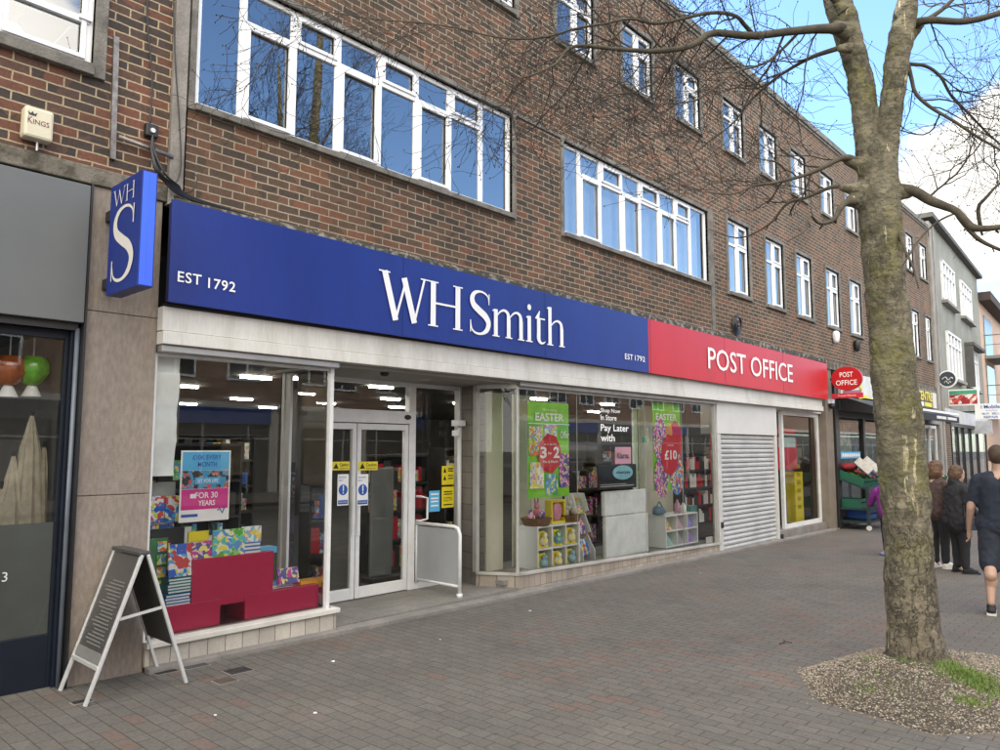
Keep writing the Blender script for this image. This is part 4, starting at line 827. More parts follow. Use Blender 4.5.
    b = B(); text(b, '£10K EVERY', (a+w*.22, pY-.005, z0+h*.87), UX, UZ, w*.58, h*.07, .012); text(b, 'MONTH', (a+w*.33, pY-.005, z0+h*.77), UX, UZ, w*.38, h*.07, .012); b.make('dark_lettering', BPRINT, po_)
    b = B(); text(b, 'SET FOR LIFE', (a+w*.32, pY-.008, z0+h*.545), UX, UZ, w*.42, h*.05, .012); text(b, 'FOR 30', (a+w*.30, pY-.005, z0+h*.325), UX, UZ, w*.45, h*.085, .016); text(b, 'YEARS', (a+w*.36, pY-.005, z0+h*.22), UX, UZ, w*.34, h*.075, .016); b.box(a+w*.2, a+w*.3, pY-.005, pY-.004, z0+h*.33, z0+h*.39); b.make('white_lettering', LETTER, po_)
    b = B(); b.box(a+w*.04, a+w*.36, pY-.004, pY-.002, z0+h*.07, z0+h*.11); b.tube([(a+w*.76, pY-.003, z0+h*.14), (a+w*.8, pY-.003, z0+h*.17), (a+w*.86, pY-.003, z0+h*.1), (a+w*.9, pY-.003, z0+h*.19)], .006, 4); b.make('logo_marks', BPRINT, po_)
    # white paper hanging at left, blue racks behind
    Yp = .12; a, c = 2.60, X_(177, Yp); b = B(); n = 14
    z0, z1 = Z_(165, 476, Yp), Z_(165, 352, Yp)
    vs = [(x, Yp+.012*math.sin(i*1.1)+.006*math.sin(i*2.7+x*9), z0+(z1-z0)*i/n) for i in range(n+1) for x in (a, (a+c)/2, c-.02*(1-i/n))]
    b.add(vs, [(i*3+j, i*3+j+1, i*3+j+4, i*3+j+3) for i in range(n) for j in range(2)]); o = b.make('paper_sheet', PAPER, smooth=True); top(o, 'creased white paper sheet hanging at the left edge of the window', 'paper')
    b = B(); b.box(2.60, X_(177, .3), .3, .31, Z_(165, 524, .3), Z_(165, 482, .3)); top(b.make('rear_card', mat('pale_card', (.34, .36, .36), .6)), 'pale card low behind the paper sheet at the left window edge', 'card')
    for k in range(2): booky(152+k*16, 496, 167+k*15, 522, .28, PIC2, 'box', 'blue and red box %s behind the lottery poster' % ('at the window edge' if k == 0 else 'nearer'), 'box', t=.1)
    # dark display column in the window and the pale jamb
    b = B(); b.box(2.6, 18, 1.30, 1.33, 0, .0)
left_items()
for x0, y0, x1, y1, lab in ((300, 486, 311, 512, 'small white notice on the glass beside the left window post'), (313, 488, 325.5, 541, 'tall white notice on the glass beside the left window post')):
    b = B(); a = X_(x0, .8); c = X_(x1, .8); b.box(a, c, .80, .803, Z_(x0, y1, .8), Z_(x0, y0, .8)); o = b.make('notice', mat('notice_paper', (.5, .52, .52), .6)); top(o, lab, 'notice')
    b = B(); [b.box(a+.015, c-.015, .797, .799, Z_(x0, y1, .8)+.04+k*.045, Z_(x0, y1, .8)+.05+k*.045) for k in range(int((y1-y0)/6.5))]; b.make('notice_text', mat('notice_ink', (.12, .12, .13), .6), o)
b = B(); text(b, 'WHSMITH', (X_(304, .78), .78, Z_(304, 482, .78)), UX, UZ, X_(325, .78)-X_(304, .78), .07); o = b.make('glass_lettering', LGREY); top(o, 'pale shop name lettering on the glass beside the left window post', 'lettering')
# internal column and sliding frame behind left glass
b = B(); b.box(X_(283, .95), X_(287, .95), .95, 1.0, .02, 2.5); b.box(3.9, X_(281, .95), .95, .99, .02, .12); b.make('inner_mullion', WFRAME, bld)
b = B(); b.box(4.1, 4.16, 3.0, 3.5, 0, 2.7); b.box(3.2, 3.5, 2.8, 3.1, 0, 2.7); b.make('inner_column', mat('column_tan', (.15, .12, .085), .7), bld)

# ------------------------------------------------------------------ right display
def poster(x0, y0, x1, y1, Y, m_, lab, name='poster', cat='poster'):
    a, c = X_(x0, Y), X_(x1, Y); z1, z0 = Z_(x0, y0, Y), Z_(x0, y1, Y)
    t = thing(name, lab, cat, (a, Y, z0)); b = B(); n = 10
    vs = [(a+(c-a)*i/n, Y+.008*math.sin(i*.9), z) for z in (z0, z1) for i in range(n+1)]+[(a+(c-a)*i/n, Y+.003+.008*math.sin(i*.9), z) for z in (z0, z1) for i in range(n+1)]
    k = n+1; b.add(vs, [(i, i+1, k+i+1, k+i) for i in range(n)]+[(2*k+i, 3*k+i, 3*k+i+1, 2*k+i+1) for i in range(n)]); b.make('sheet', m_, t)
    return t, a, c, z0, z1
def disc(b, x, y, z, r, n=16, s=1.0): b.add([(x+r*math.cos(k*2*math.pi/n+.2), y, z+r*s*math.sin(k*2*math.pi/n+.2)) for k in range(n)], [tuple(range(n))[::-1]])
def right_items():
    Y = .30
    b = B(); b.box(6.9, 12.3, .12, 1.15, .05, .10); b.make('display_bed', mat('bed_grey', (.2, .2, .19), .7), bld)
    b = B(); b.box(X_(486, .75, 500), X_(503, .75, 500), .75, .78, .1, 2.45); b.box(X_(514, .75), X_(531, .75), .76, .79, .1, 2.45); b.make('display_partition', CREAM, bld)
    b = B(); b.box(X_(531, .95), X_(562, .95), .95, .98, .1, 1.25); b.box(X_(640, .9), X_(672, .9), .9, .93, .1, 2.45); b.make('display_partition', CREAM, bld)
    # EASTER banner
    t, a, c, z0, z1 = poster(527.5, 401, 569, 499, .14, GREENP, 'long bright green easter poster with a red three for two disc')
    w, h = c-a, z1-z0; y = .14-.012
    b = B(); text(b, 'EASTER', (a+w*.17, y, z0+h*.80), UX, UZ, w*.68, h*.085, .018); text(b, 'Have a cracking', (a+w*.34, y, z0+h*.905), UX, UZ, w*.34, h*.025); b.box(a, a+w, y, y+.001, z0+h*.765, z0+h*.775)
    b.make('white_lettering', LETTER, t)
    for i, (u, v, ww, hh_, m_) in enumerate(((.02, .44, .30, .30, PIC1), (.38, .52, .30, .25, PIC5), (.04, .10, .32, .27, PIC5), (.40, .02, .30, .22, PIC4), (.74, .10, .24, .36, PIC3))):
        b = B(); b.hexa([(a+w*u, y+.001, z0+h*v), (a+w*(u+ww), y+.001, z0+h*v), (a+w*(u+ww), y+.003, z0+h*v), (a+w*u, y+.003, z0+h*v), (a+w*u, y+.001, z0+h*(v+hh_)), (a+w*(u+ww), y+.001, z0+h*(v+hh_)), (a+w*(u+ww), y+.003, z0+h*(v+hh_)), (a+w*u, y+.003, z0+h*(v+hh_))]); b.make('printed_book', m_, t)
    b = B(); disc(b, a+w*.5, y-.004, z0+h*.46, w*.28, 8, 1.1); b.make('red_disc', REDP, t)
    b = B(); text(b, '3', (a+w*.27, y-.008, z0+h*.41), UX, UZ, w*.15, h*.12, .03); text(b, '2', (a+w*.58, y-.008, z0+h*.41), UX, UZ, w*.15, h*.12, .03); text(b, 'for', (a+w*.445, y-.008, z0+h*.45), UX, UZ, w*.1, h*.03, .01); text(b, 'BUY MORE', (a+w*.36, y-.008, z0+h*.545), UX, UZ, w*.3, h*.02, .01); text(b, 'Mix & Match', (a+w*.33, y-.008, z0+h*.36), UX, UZ, w*.36, h*.028, .01); b.make('disc_lettering', LETTER, t)
    b = B(); text(b, 'Offer', (a+w*.76, y-.004, z0+h*.62), UX, UZ, w*.22, h*.08, .01); b.make('offer_lettering', LETTER, t)
    # second poster
    t, a, c, z0, z1 = poster(653, 402, 681, 491, .14, GREENP, 'green easter poster with red ten pound disc and gift pictures'); w, h = c-a, z1-z0
    b = B(); text(b, 'EASTER', (a+w*.1, y, z0+h*.80), UX, UZ, w*.74, h*.075, .016); b.make('white_lettering', LETTER, t)
    for i, (u, v, r, m_) in enumerate(((.24, .58, .26, PIC3), (.78, .55, .26, REDP), (.25, .14, .25, PIC3), (.80, .18, .26, PIC2), (.55, .66, .12, ORG))):
        b = B(); disc(b, a+w*u, y+.002-i*.0005, z0+h*v, w*r, 12, 1.5); b.make('printed_gift', m_, t)
    b = B(); disc(b, a+w*.56, y-.004, z0+h*.40, w*.32, 8, 1.2); b.make('red_disc', REDP, t)
    b = B(); text(b, '£10', (a+w*.36, y-.008, z0+h*.345), UX, UZ, w*.44, h*.11, .03); text(b, 'FROM', (a+w*.48, y-.008, z0+h*.50), UX, UZ, w*.2, h*.02); b.make('disc_lettering', LETTER, t)
    # vinyl lettering on the glass
    g = GY-.008; t = thing('window_lettering', 'white pay later vinyl lettering stuck on the long window glass', 'lettering', (8.9, g, 1.5))
    def tw(s, x0, y0, x1, y1, bold=.0):
        a, c = X_(x0, g), X_(x1, g); z0, z1 = Z_(x0, y1, g), Z_(x0, y0, g); b = B(); text(b, s, (a, g, z0), UX, UZ, c-a, z1-z0, bold); b.make('vinyl_words', LETTER, t)
    tw('Shop Now', 601, 408, 621, 413.5, .012); tw('In Store', 601, 414.5, 617, 420, .012); tw('Pay Later', 601, 424, 629, 433, .015); tw('with', 601, 434, 615, 441.5, .015)
    t, a, c, z0, z1 = poster(615, 447, 631, 464, .10, PALEP, 'pink payment brand card in the long window'); b = B(); text(b, 'Klarna.', (a+(c-a)*.1, .088, z0+(z1-z0)*.32), UX, UZ, (c-a)*.75, (z1-z0)*.34, .015); b.make('lettering', BLACK, t)
    t, a, c, z0, z1 = poster(597, 465, 636, 490, .115, mat('dark_card', (.02, .025, .03), .4), 'dark card with a light blue oval badge in the long window'); w, h = c-a, z1-z0
    b = B(); b.prism([(a+w*.62+w*.26*math.cos(k*math.pi/16)*(1 if abs(math.cos(k*math.pi/16)) < .8 else 1), .10, z0+h*.66+h*.30*math.sin(k*math.pi/16)) for k in range(32)], (0, .002, 0)); b.make('oval_badge', mat('pale_cyan', (.30, .62, .72), .5), t); b = B(); text(b, 'clearpay', (a+w*.44, .097, z0+h*.58), UX, UZ, w*.37, h*.16, .01); b.make('lettering', BLACK, t)
    b = B(); tw0 = (a+w*.03, .10, z0+h*.12); b.box(a+w*.05, a+w*.9, .10, .101, z0+h*.10, z0+h*.13); b.box(a+w*.05, a+w*.7, .10, .101, z0+h*.18, z0+h*.20); b.make('small_print', LGREY, t)
    # tall white strip + papered plinth
    for i, (x0, y0, x1, y1, yy, lab) in enumerate(((604, 492, 646, 517, .2, 'upper white papered display block in the long window'), (605, 517.5, 647, 560, .19, 'lower white papered display block in the long window'))):
        a, c = X_(x0, yy), X_(x1, yy); z1_, z0_ = Z_(x0, y0, yy), max(.1, Z_(x0, y1, yy)); b = B(); b.box(a, c, yy, yy+.07, z0_, z1_); o = b.make('display_block', PAPER, bevel=.02); top(o, lab, 'display block')
    a = X_(634, .5); b = B(); b.box(a, a+.12, .5, .54, .1, 2.35); top(b.make('white_strip', PAPER, bevel=.01), 'tall narrow white upright strip behind the payment cards', 'strip')
    # cube shelves
    def cubes(x0, x1, yt, ybm, Y, nx, nz, lab, side=.28):
        a, c = X_(x0, Y), X_(x1, Y); z1_, z0_ = Z_(x0, yt, Y), .10; t = thing('cube_shelf', lab, 'shelf', (a, Y, z0_)); b = B(); w = .022; d = .32
        for i in range(nx+1): x = a+(c-a-w)*i/nx; b.box(x, x+w, Y, Y+d, z0_, z1_)
        for j in range(nz+1):
            z = z0_+(z1_-z0_-w)*j/nz
            for i in range(nx): b.box(a+(c-a-w)*i/nx+w, a+(c-a-w)*(i+1)/nx, Y+.001, Y+d, z, z+w)
        b.make('carcass', SHELFW, t); b = B(); b.box(a+.01, c-.01, Y+d, Y+d+.01, z0_, z1_-.01); b.make('back_board', GPANEL, t)
        return [(a+(c-a-w)*i/nx+w, a+(c-a-w)*(i+1)/nx, z0_+(z1_-z0_-w)*j/nz+w, z0_+(z1_-z0_-w)*(j+1)/nz) for j in range(nz) for i in range(nx)], a, c, z1_
    cl, a, c, zt = cubes(537, 579, 527, 572, .16, 3, 2, 'white cube shelf of yellow easter toys in the long window')
    nm = ['bottom left', 'bottom middle', 'bottom right', 'top left', 'top middle', 'top right']
    for i, (x0, x1, z0, z1) in enumerate(cl):
        w = x1-x0; h = z1-z0; m_ = [mat('pale_blue_toy', (.30, .5, .55), .5), PIC5, mat('pale_blue_toy', (.30, .5, .55)), PIC5, PIC4, PIC5][i]
        t = thing('toy_pack', 'yellow packed easter toy in the %s cubby of the first cube shelf' % nm[i], 'toy', (x0, .2, z0)); b = B(); b.hexa([(x0+w*.12, .19, z0+.002), (x1-w*.12, .19, z0+.002), (x1-w*.12, .25, z0+.002), (x0+w*.12, .25, z0+.002), (x0+w*.2, .24, z0+h*.8), (x1-w*.2, .24, z0+h*.8), (x1-w*.2, .26, z0+h*.8), (x0+w*.2, .26, z0+h*.8)]); b.make('toy_card', YEL, t)
        b = B(); b.ball(((x0+x1)/2, .19, z0+h*.33), w*.24, 10); b.ball(((x0+x1)/2+.01, .18, z0+h*.62), w*.15, 10); b.make('toy', m_, t, smooth=True)
    WICK = mat('wicker', (.24, .12, .04), .8, .3, 40, .6, 90)
    for i, (x0, x1) in enumerate(((526, 546), (561, 576))):
        yy = .3; a_1, c_1 = X_(x0, yy), X_(x1, yy); t = thing('basket', ['wicker basket of pink easter toys on the left of the cube shelf', 'wicker basket of pale eggs on the right of the cube shelf'][i], 'basket', ((a_1+c_1)/2, yy, zt)); r = (c_1-a_1)/2; x = (a_1+c_1)/2
        b = B(); b.tube([(x, yy, zt), (x, yy, zt+.09), (x, yy, zt+.10), (x, yy, zt+.06)], [r*.8, r, r*1.03, r*.85], 16); b.make('basket_bowl', WICK, t)
        b = B(); [b.ball((x+r*.5*math.cos(k*1.6), yy+r*.4*math.sin(k*1.6), zt+.12+.03*(k % 2)), .05, 10, (1, 1, 1.2)) for k in range(5)]; b.make('eggs', [PIC3, mat('pale_egg', (.5, .45, .38), .5)][i], t, smooth=True)
        t2 = thing('soft_toy', ['pink eared plush rabbit in the left wicker basket', 'white plush toy in the right wicker basket'][i], 'toy', (x, yy, zt+.15)); b = B(); b.ball((x, yy, zt+.17), .05, 10); b.ball((x, yy-.01, zt+.25), .04, 10); [b.caps((x+s*.02, yy, zt+.27), (x+s*.035, yy, zt+.35), .013, .01) for s in (-1, 1)]; b.make('plush_body', [mat('pink_plush', (.6, .2, .25), .9), mat('white_plush', (.6, .58, .55), .9)][i], t2, smooth=True)
    yy = .26; a_1, c_1 = X_(551, yy), X_(565, yy); z0 = zt; z1 = Z_(558, 500, yy); t = thing('egg_box', 'yellow easter egg box with a pink egg on the cube shelf', 'box', (a_1, yy, z0)); b = B(); fr(b, a_1, c_1, z0, z1, .03, yy, yy+.1); b.box(a_1, c_1, yy+.1, yy+.11, z0, z1); b.make('carton', YEL, t); b = B(); b.ball(((a_1+c_1)/2, yy+.04, (z0+z1)/2), (c_1-a_1)*.33, 14, (1, .6, 1.3)); b.make('egg', mat('pink_egg', (.65, .25, .35), .4), t, smooth=True)
    # cream wire magazine stand
    x = X_(582, .3); t = thing('magazine_stand', 'grey stepped magazine stand beside the first cube shelf', 'stand', (x, .3, .1)); b = B(); b.prism([(x, .3, .1), (x, .62, .1), (x, .62, 1.05), (x, .48, 1.05), (x, .40, .8), (x, .48, .78), (x, .36, .5), (x, .44, .48), (x, .3, .25)], (.015, 0, 0)); b.prism([(x+.28, .3, .1), (x+.28, .62, .1), (x+.28, .62, 1.05), (x+.28, .48, 1.05), (x+.28, .40, .8), (x+.28, .48, .78), (x+.28, .36, .5), (x+.28, .44, .48), (x+.28, .3, .25)], (.015, 0, 0)); b.box(x+.015, x+.28, .6, .62, .1, 1.05); b.make('stand_frame', SHELFW, t)
    for k, m_ in enumerate((PIC2, PIC3, PIC1)): b = B(); z = .18+k*.29; b.hexa([(x+.03, .37+k*.05, z), (x+.27, .37+k*.05, z), (x+.27, .4+k*.05, z), (x+.03, .4+k*.05, z), (x+.03, .45+k*.05, z+.22), (x+.27, .45+k*.05, z+.22), (x+.27, .47+k*.05, z+.22), (x+.03, .47+k*.05, z+.22)]); top(b.make('magazine', m_), ['lowest', 'middle', 'topmost'][k]+' magazine on the grey stepped stand', 'magazine', 'magazines on the stepped stand')
    cl, a, c, zt = cubes(664, 696, 516, 551, .2, 3, 2, 'white cube shelf of pastel stationery near the shutter end of the long window')
    pm = [mat('mint', (.35, .58, .5), .5), mat('grey_box', (.4, .4, .4), .5), mat('violet', (.38, .25, .62), .5), PIC1, mat('rose', (.65, .42, .48), .5), mat('lilac', (.30, .26, .65), .5)]
    for i, (x0, x1, z0, z1) in enumerate(cl):
        w = x1-x0; h = z1-z0; b = B(); b.hexa([(x0+w*.1, .24, z0+.002), (x0+w*.8, .24, z0+.002), (x0+w*.9, .4, z0+.002), (x0+w*.2, .4, z0+.002), (x0+w*.02, .28, z0+h*.75), (x0+w*.5, .28, z0+h*.75), (x0+w*.6, .4, z0+h*.75), (x0+w*.1, .4, z0+h*.75)]); top(b.make('notebook', pm[i], bevel=.003), '%s notebook in the %s cubby of the pastel cube shelf' % (['mint', 'grey', 'violet', 'patterned', 'rose', 'lilac'][i], nm[i]), 'notebook', 'notebooks in the second cube shelf')
    for i, (px, m_, hh_, lab) in enumerate(((657, mat('slate_blue', (.10, .18, .25), .6), .14, 'slate blue soft bag on top of the second cube shelf'), (676, mat('pink_bottle', (.6, .3, .42), .4), .22, 'pink bottle on top of the second cube shelf'), (682, LETTER, .16, 'white bottle beside the pink one'), (690, mat('teal_box', (.08, .25, .22), .5), .10, 'flat teal box at the right end of the second cube shelf'))):
        x = X_(px, .32); b = B()
        if i in (1, 2): b.tube([(x, .32, zt), (x, .32, zt+hh_*.7), (x, .32, zt+hh_*.85), (x, .32, zt+hh_)], [.05, .05, .02, .02], 12)
        elif i == 0: b.tube([(x-.15, .32, zt+.04), (x-.05, .32, zt+.08), (x+.1, .32, zt+.07), (x+.2, .32, zt+.05)], [.02, .08, .07, .03], 10); b.tube(catm([(x-.1, .3, zt+.1), (x, .3, zt+.22), (x+.12, .3, zt+.1)]), .01, 6)
        else: b.box(x-.1, x+.12, .28, .42, zt, zt+hh_); b.box(x-.1, x+.12, .275, .28, zt+hh_*.5, zt+hh_*.6)
        top(b.make('bag' if i == 0 else ('bottle' if i < 3 else 'pencil_case'), m_, smooth=i < 3), lab, 'bag' if i == 0 else ('bottle' if i < 3 else 'case'))
    b = B(); a, c = X_(703, .1), X_(712, .1); b.box(a, c, .09, .095, Z_(707, 545, .1), Z_(707, 537, .1)); top(b.make('notice_card', LGREY), 'small pale notice card low in the dark end of the long window', 'card')
    b = B(); a, c = X_(642, .06), X_(647, .06); z = Z_(643, 440, .06); b.box(a+.01, c-.01, .055, .058, z-.04, z+.04); top(b.make('green_sticker', mat('green_sticker', (.05, .4, .2), .5)), 'small green sticker on the long window glass', 'sticker')
    # red post office leaflet panels behind glass by the shutter
    for px, y0, y1, yy in ((711, 412, 447, .5), (711, 450, 487, .5)): b = B(); a = X_(px, yy); b.box(a, a+.2, yy, yy+.02, Z_(px, y1, yy), Z_(px, y0, yy)); top(b.make('leaflet_board', REDP), '%s red board behind the glass next to the shutter' % ('upper' if y0 < 430 else 'lower'), 'board')
    # kiosk window: red machine + yellow column
    yy = .55; a, c = X_(780, yy), X_(797, yy); z0, z1 = Z_(788, 470, yy), Z_(788, 425, yy); t = thing('red_kiosk', 'red post office kiosk with a pale screen behind the narrow window', 'kiosk', (a, yy, z0)); b = B(); b.box(a-.4, c, yy, yy+.3, z0, z1-.3); b.box(a-.4, c-.05, yy, yy+.3, z1-.2, z1-.08); b.make('kiosk_body', REDP, t, bevel=.02); b = B(); b.box(a-.1, c-.12, yy-.012, yy-.002, z0+(z1-z0)*.5, z0+(z1-z0)*.72); b.make('screen', mat('pale_screen', (.5, .62, .6), .3), t)
    yy = .42; a, c = X_(793.5, yy), X_(801.5, yy); t = thing('yellow_column', 'tall yellow branded column in the narrow window', 'display column', (a, yy, .03)); b = B(); b.box(a, c, yy, yy+.2, .05, Z_(797, 472, yy)); b.make('column_body', YEL, t); b = B(); [b.box(a+(c-a)*.3, a+(c-a)*.7, yy-.004, yy-.001, .35+k*.18, .44+k*.18) for k in range(6)]; b.make('column_print', mat('ochre', (.45, .33, .02), .5), t)
    b = B(); b.box(X_(800, .9), X_(812, .9)+.3, .9, .93, .0, 2.5); b.make('display_partition', mat('olive_grey', (.16, .16, .12), .6), bld)
right_items()

# ------------------------------------------------------------------ A-board
def aboard():
    zg = slope(2.3); ax = 2.33; zA = (WX(113, 550, ax).z+WX(148, 553, ax).z)/2; yA, yB = WX(148, 552, ax).y, WX(113, 549, ax).y
    print('aboard', zA, yA, yB)
    y0, y1 = -.55, -.07
    t = thing('a_board', 'grey framed pavement sign board standing in front of the stone pillar', 'sign board', (ax, (y0+y1)/2, zg))
    zA = zA
    for s, xf in ((-1, 1.98), (1, 2.67)):
        b = B(); tl = []
        for y in (y0, y1): p, q = Vector((xf, y, zg+.005)), Vector((ax+s*.02, y, zA)); b.bar(p, q, .028, .022)
        P = lambda k, y, o=0: Vector((xf, y, zg)).lerp(Vector((ax+s*.02, y, zA)), k)+Vector((s*o, 0, .0))
        if s < 0: b.bar(P(.24, y0), P(.24, y1), .03)
        b.make('leg_frame', ALU, t, bevel=.003)
        k0 = .24 if s < 0 else .30
        b = B(); b.hexa([P(k0, y0+.015, -.004), P(k0, y1-.015, -.004), P(k0, y1-.015, .004), P(k0, y0+.015, .004), P(.985, y0+.015, -.004), P(.985, y1-.015, -.004), P(.985, y1-.015, .004), P(.985, y0+.015, .004)])
        pn = b.make('poster_panel', mat('grey_translucent_panel', (.065, .063, .06), .3, .12, 2) if s < 0 else mat('black_back_panel', (.035, .037, .034), .5, .1, 3), t)
        if s < 0:
            b = B()
            for r in range(19):
                k = .36+r*.024; l0 = .09+.02*math.sin(r*2.1); l1 = .34+.05*math.sin(r*1.3)
                b.hexa([P(k, y0+l0, .007), P(k, y0+l1, .007), P(k, y0+l1, .009), P(k, y0+l0, .009), P(k+.009, y0+l0, .007), P(k+.009, y0+l1, .007), P(k+.009, y0+l1, .009), P(k+.009, y0+l0, .009)])
            b.hexa([P(.26, y0+.02, .007), P(.26, y1-.02, .007), P(.26, y1-.02, .009), P(.26, y0+.02, .009), P(.33, y0+.02, .007), P(.33, y1-.02, .007), P(.33, y1-.02, .009), P(.33, y0+.02, .009)])
            b.make('faded_print', mat('faded_print', (.17, .165, .158), .5), pn)
    b = B(); b.box(ax-.045, ax+.045, y0-.01, y1+.01, zA-.005, zA+.022); b.make('top_hinge', mat('dark_hinge', (.05, .05, .05), .4), t, bevel=.006)
    b = B()
    for y in (y0,): b.bar(Vector((1.98, y, zg)).lerp(Vector((ax, y, zA)), .56), Vector((2.67, y, zg)).lerp(Vector((ax, y, zA)), .60), .018)
    b.make('spreader_bar', ALU, t)
aboard()

# ------------------------------------------------------------------ tree, pit, gravel
hz = Vector((math.cos(a_), math.sin(a_), 0))
def T(px, py, d):      # point on a picture ray at horizontal forward distance d
    r = ray(px, py); return CP + r*(d/r.dot(hz))
TD = (Vector((6.68, -4.43, 0))-Vector((0, CAMY, 0))).dot(hz)
TB = Vector((6.68, -4.43, slope(6.7)))
BARK = None
def bark_mat():
    m, t, b = base('bark'); b.inputs['Roughness'].default_value = .92
    tcn = N(t, 'ShaderNodeTexCoord'); v = tcn.outputs['Object']
    mpn = N(t, 'ShaderNodeMapping'); mpn.inputs['Scale'].default_value = (1, 1, .45); t.links.new(v, mpn.inputs[0])
    def nz_(s, d=6, vec=None, dist=0): n = N(t, 'ShaderNodeTexNoise', i_Scale=s, i_Detail=float(d), i_Roughness=.62, i_Distortion=dist); t.links.new(vec or v, n.inputs[0]); return n.outputs[0]
    def rng(o, a, c, x=0, y=1): r = N(t, 'ShaderNodeMapRange'); r.inputs['From Min'].default_value = a; r.inputs['From Max'].default_value = c; r.inputs['To Min'].default_value = x; r.inputs['To Max'].default_value = y; t.links.new(o, r.inputs[0]); return r.outputs[0]
    def mixc(f, a, c):
        x = N(t, 'ShaderNodeMix', data_type='RGBA'); t.links.new(f, x.inputs[0])
        for i, q in ((6, a), (7, c)):
            if isinstance(q, tuple): x.inputs[i].default_value = (*q, 1)
            else: t.links.new(q, x.inputs[i])
        return x.outputs[2]
    c = mixc(rng(nz_(5.5), .40, .60), (.088, .082, .052), (.195, .170, .115))
    c = mixc(rng(nz_(2.3, 6), .49, .60, 0, .65), c, (.160, .148, .045))          # yellow green lichen
    c = mixc(rng(nz_(26, 5), .52, .66, 0, .55), c, (.055, .05, .035))
    mp2 = N(t, 'ShaderNodeMapping'); mp2.inputs['Scale'].default_value = (1.6, 1.6, .32); t.links.new(v, mp2.inputs[0])
    pe = nz_(6, 4, mp2.outputs[0], .6); c = mixc(rng(pe, .655, .675), c, (.36, .32, .20))      # peeled pale scars
    mp3 = N(t, 'ShaderNodeMapping'); mp3.inputs['Scale'].default_value = (1, 1, 2.6); t.links.new(v, mp3.inputs[0])
    ring = nz_(7, 5, mp3.outputs[0]); c = mixc(rng(ring, .60, .66, 0, .5), c, (.05, .045, .03))
    # vertical fissures, denser near the foot
    mp4 = N(t, 'ShaderNodeMapping'); mp4.inputs['Scale'].default_value = (1, 1, .28); t.links.new(v, mp4.inputs[0])
    nd = N(t, 'ShaderNodeTexNoise', i_Scale=5.0, i_Detail=8.0, i_Roughness=.7); t.links.new(v, nd.inputs[0]); s_ = N(t, 'ShaderNodeVectorMath', operation='SCALE'); s_.inputs['Scale'].default_value = .30; t.links.new(nd.outputs['Color'], s_.inputs[0])
    wv = N(t, 'ShaderNodeVectorMath', operation='ADD'); t.links.new(mp4.outputs[0], wv.inputs[0]); t.links.new(s_.outputs[0], wv.inputs[1])
    vo = N(t, 'ShaderNodeTexVoronoi', feature='DISTANCE_TO_EDGE', i_Scale=13.0); t.links.new(wv.outputs[0], vo.inputs['Vector'])
    vc = N(t, 'ShaderNodeTexVoronoi', i_Scale=13.0); t.links.new(wv.outputs[0], vc.inputs['Vector']); sv = N(t, 'ShaderNodeSeparateXYZ'); t.links.new(vc.outputs['Color'], sv.inputs[0])
    crack = rng(vo.outputs['Distance'], 0, .045, .9, 0)
    sp = N(t, 'ShaderNodeSeparateXYZ'); t.links.new(v, sp.inputs[0]); nf = N(t, 'ShaderNodeMath', operation='MULTIPLY_ADD'); nf.inputs[1].default_value = 1.6; t.links.new(nz_(2.4, 5), nf.inputs[0]); t.links.new(sp.outputs[2], nf.inputs[2]); foot = rng(nf.outputs[0], 1.0, 2.3, 1, .0)
    nm2 = rng(nz_(1.7, 3), .5, .6); mfl = N(t, 'ShaderNodeMath', operation='MAXIMUM'); mm_ = N(t, 'ShaderNodeMath', operation='MULTIPLY'); t.links.new(nm2, mm_.inputs[0]); mm_.inputs[1].default_value = .12; t.links.new(foot, mfl.inputs[0]); t.links.new(mm_.outputs[0], mfl.inputs[1])
    cf = N(t, 'ShaderNodeMath', operation='MULTIPLY'); t.links.new(crack, cf.inputs[0]); t.links.new(mfl.outputs[0], cf.inputs[1])
    footc = mixc(sv.outputs[0], mixc(rng(nz_(14), .4, .6), (.075, .060, .043), (.135, .11, .078)), mixc(rng(nz_(14), .4, .6), (.13, .105, .075), (.21, .18, .13)))
    hf = N(t, 'ShaderNodeMath', operation='MULTIPLY'); t.links.new(foot, hf.inputs[0]); hf.inputs[1].default_value = .85
    c = mixc(hf.outputs[0], c, footc); c = mixc(cf.outputs[0], c, (.035, .028, .02))
    # long pale scars where the bark has come away
    mp5 = N(t, 'ShaderNodeMapping'); mp5.inputs['Scale'].default_value = (2.4, 2.4, .35); mp5.inputs['Location'].default_value = (3.1, 0, .2); t.links.new(v, mp5.inputs[0])
    c = mixc(rng(nz_(4.2, 5, mp5.outputs[0], .5), .652, .664), c, (.40, .35, .21))
    t.links.new(c, b.inputs['Base Color'])
    h1 = N(t, 'ShaderNodeMath', operation='MULTIPLY_ADD'); t.links.new(cf.outputs[0], h1.inputs[0]); h1.inputs[1].default_value = -2.2; t.links.new(nz_(22, 8), h1.inputs[2])
    h2 = N(t, 'ShaderNodeMath', operation='MULTIPLY_ADD'); t.links.new(ring, h2.inputs[0]); h2.inputs[1].default_value = .8; t.links.new(h1.outputs[0], h2.inputs[2])
    bp = N(t, 'ShaderNodeBump', i_Strength=1.0, i_Distance=.035); t.links.new(h2.outputs[0], bp.inputs['Height']); t.links.new(bp.outputs[0], b.inputs['Normal'])
    return m
BARK = bark_mat()
TWIG = mat('twig_bark', (.045, .036, .026), .9, .2, 8, col2=(.026, .021, .017))
TWIGF = mat('fine_twig_bark', (.030, .023, .018), .9, .15, 8)
def wid(px): return px*TD/750.0*.875
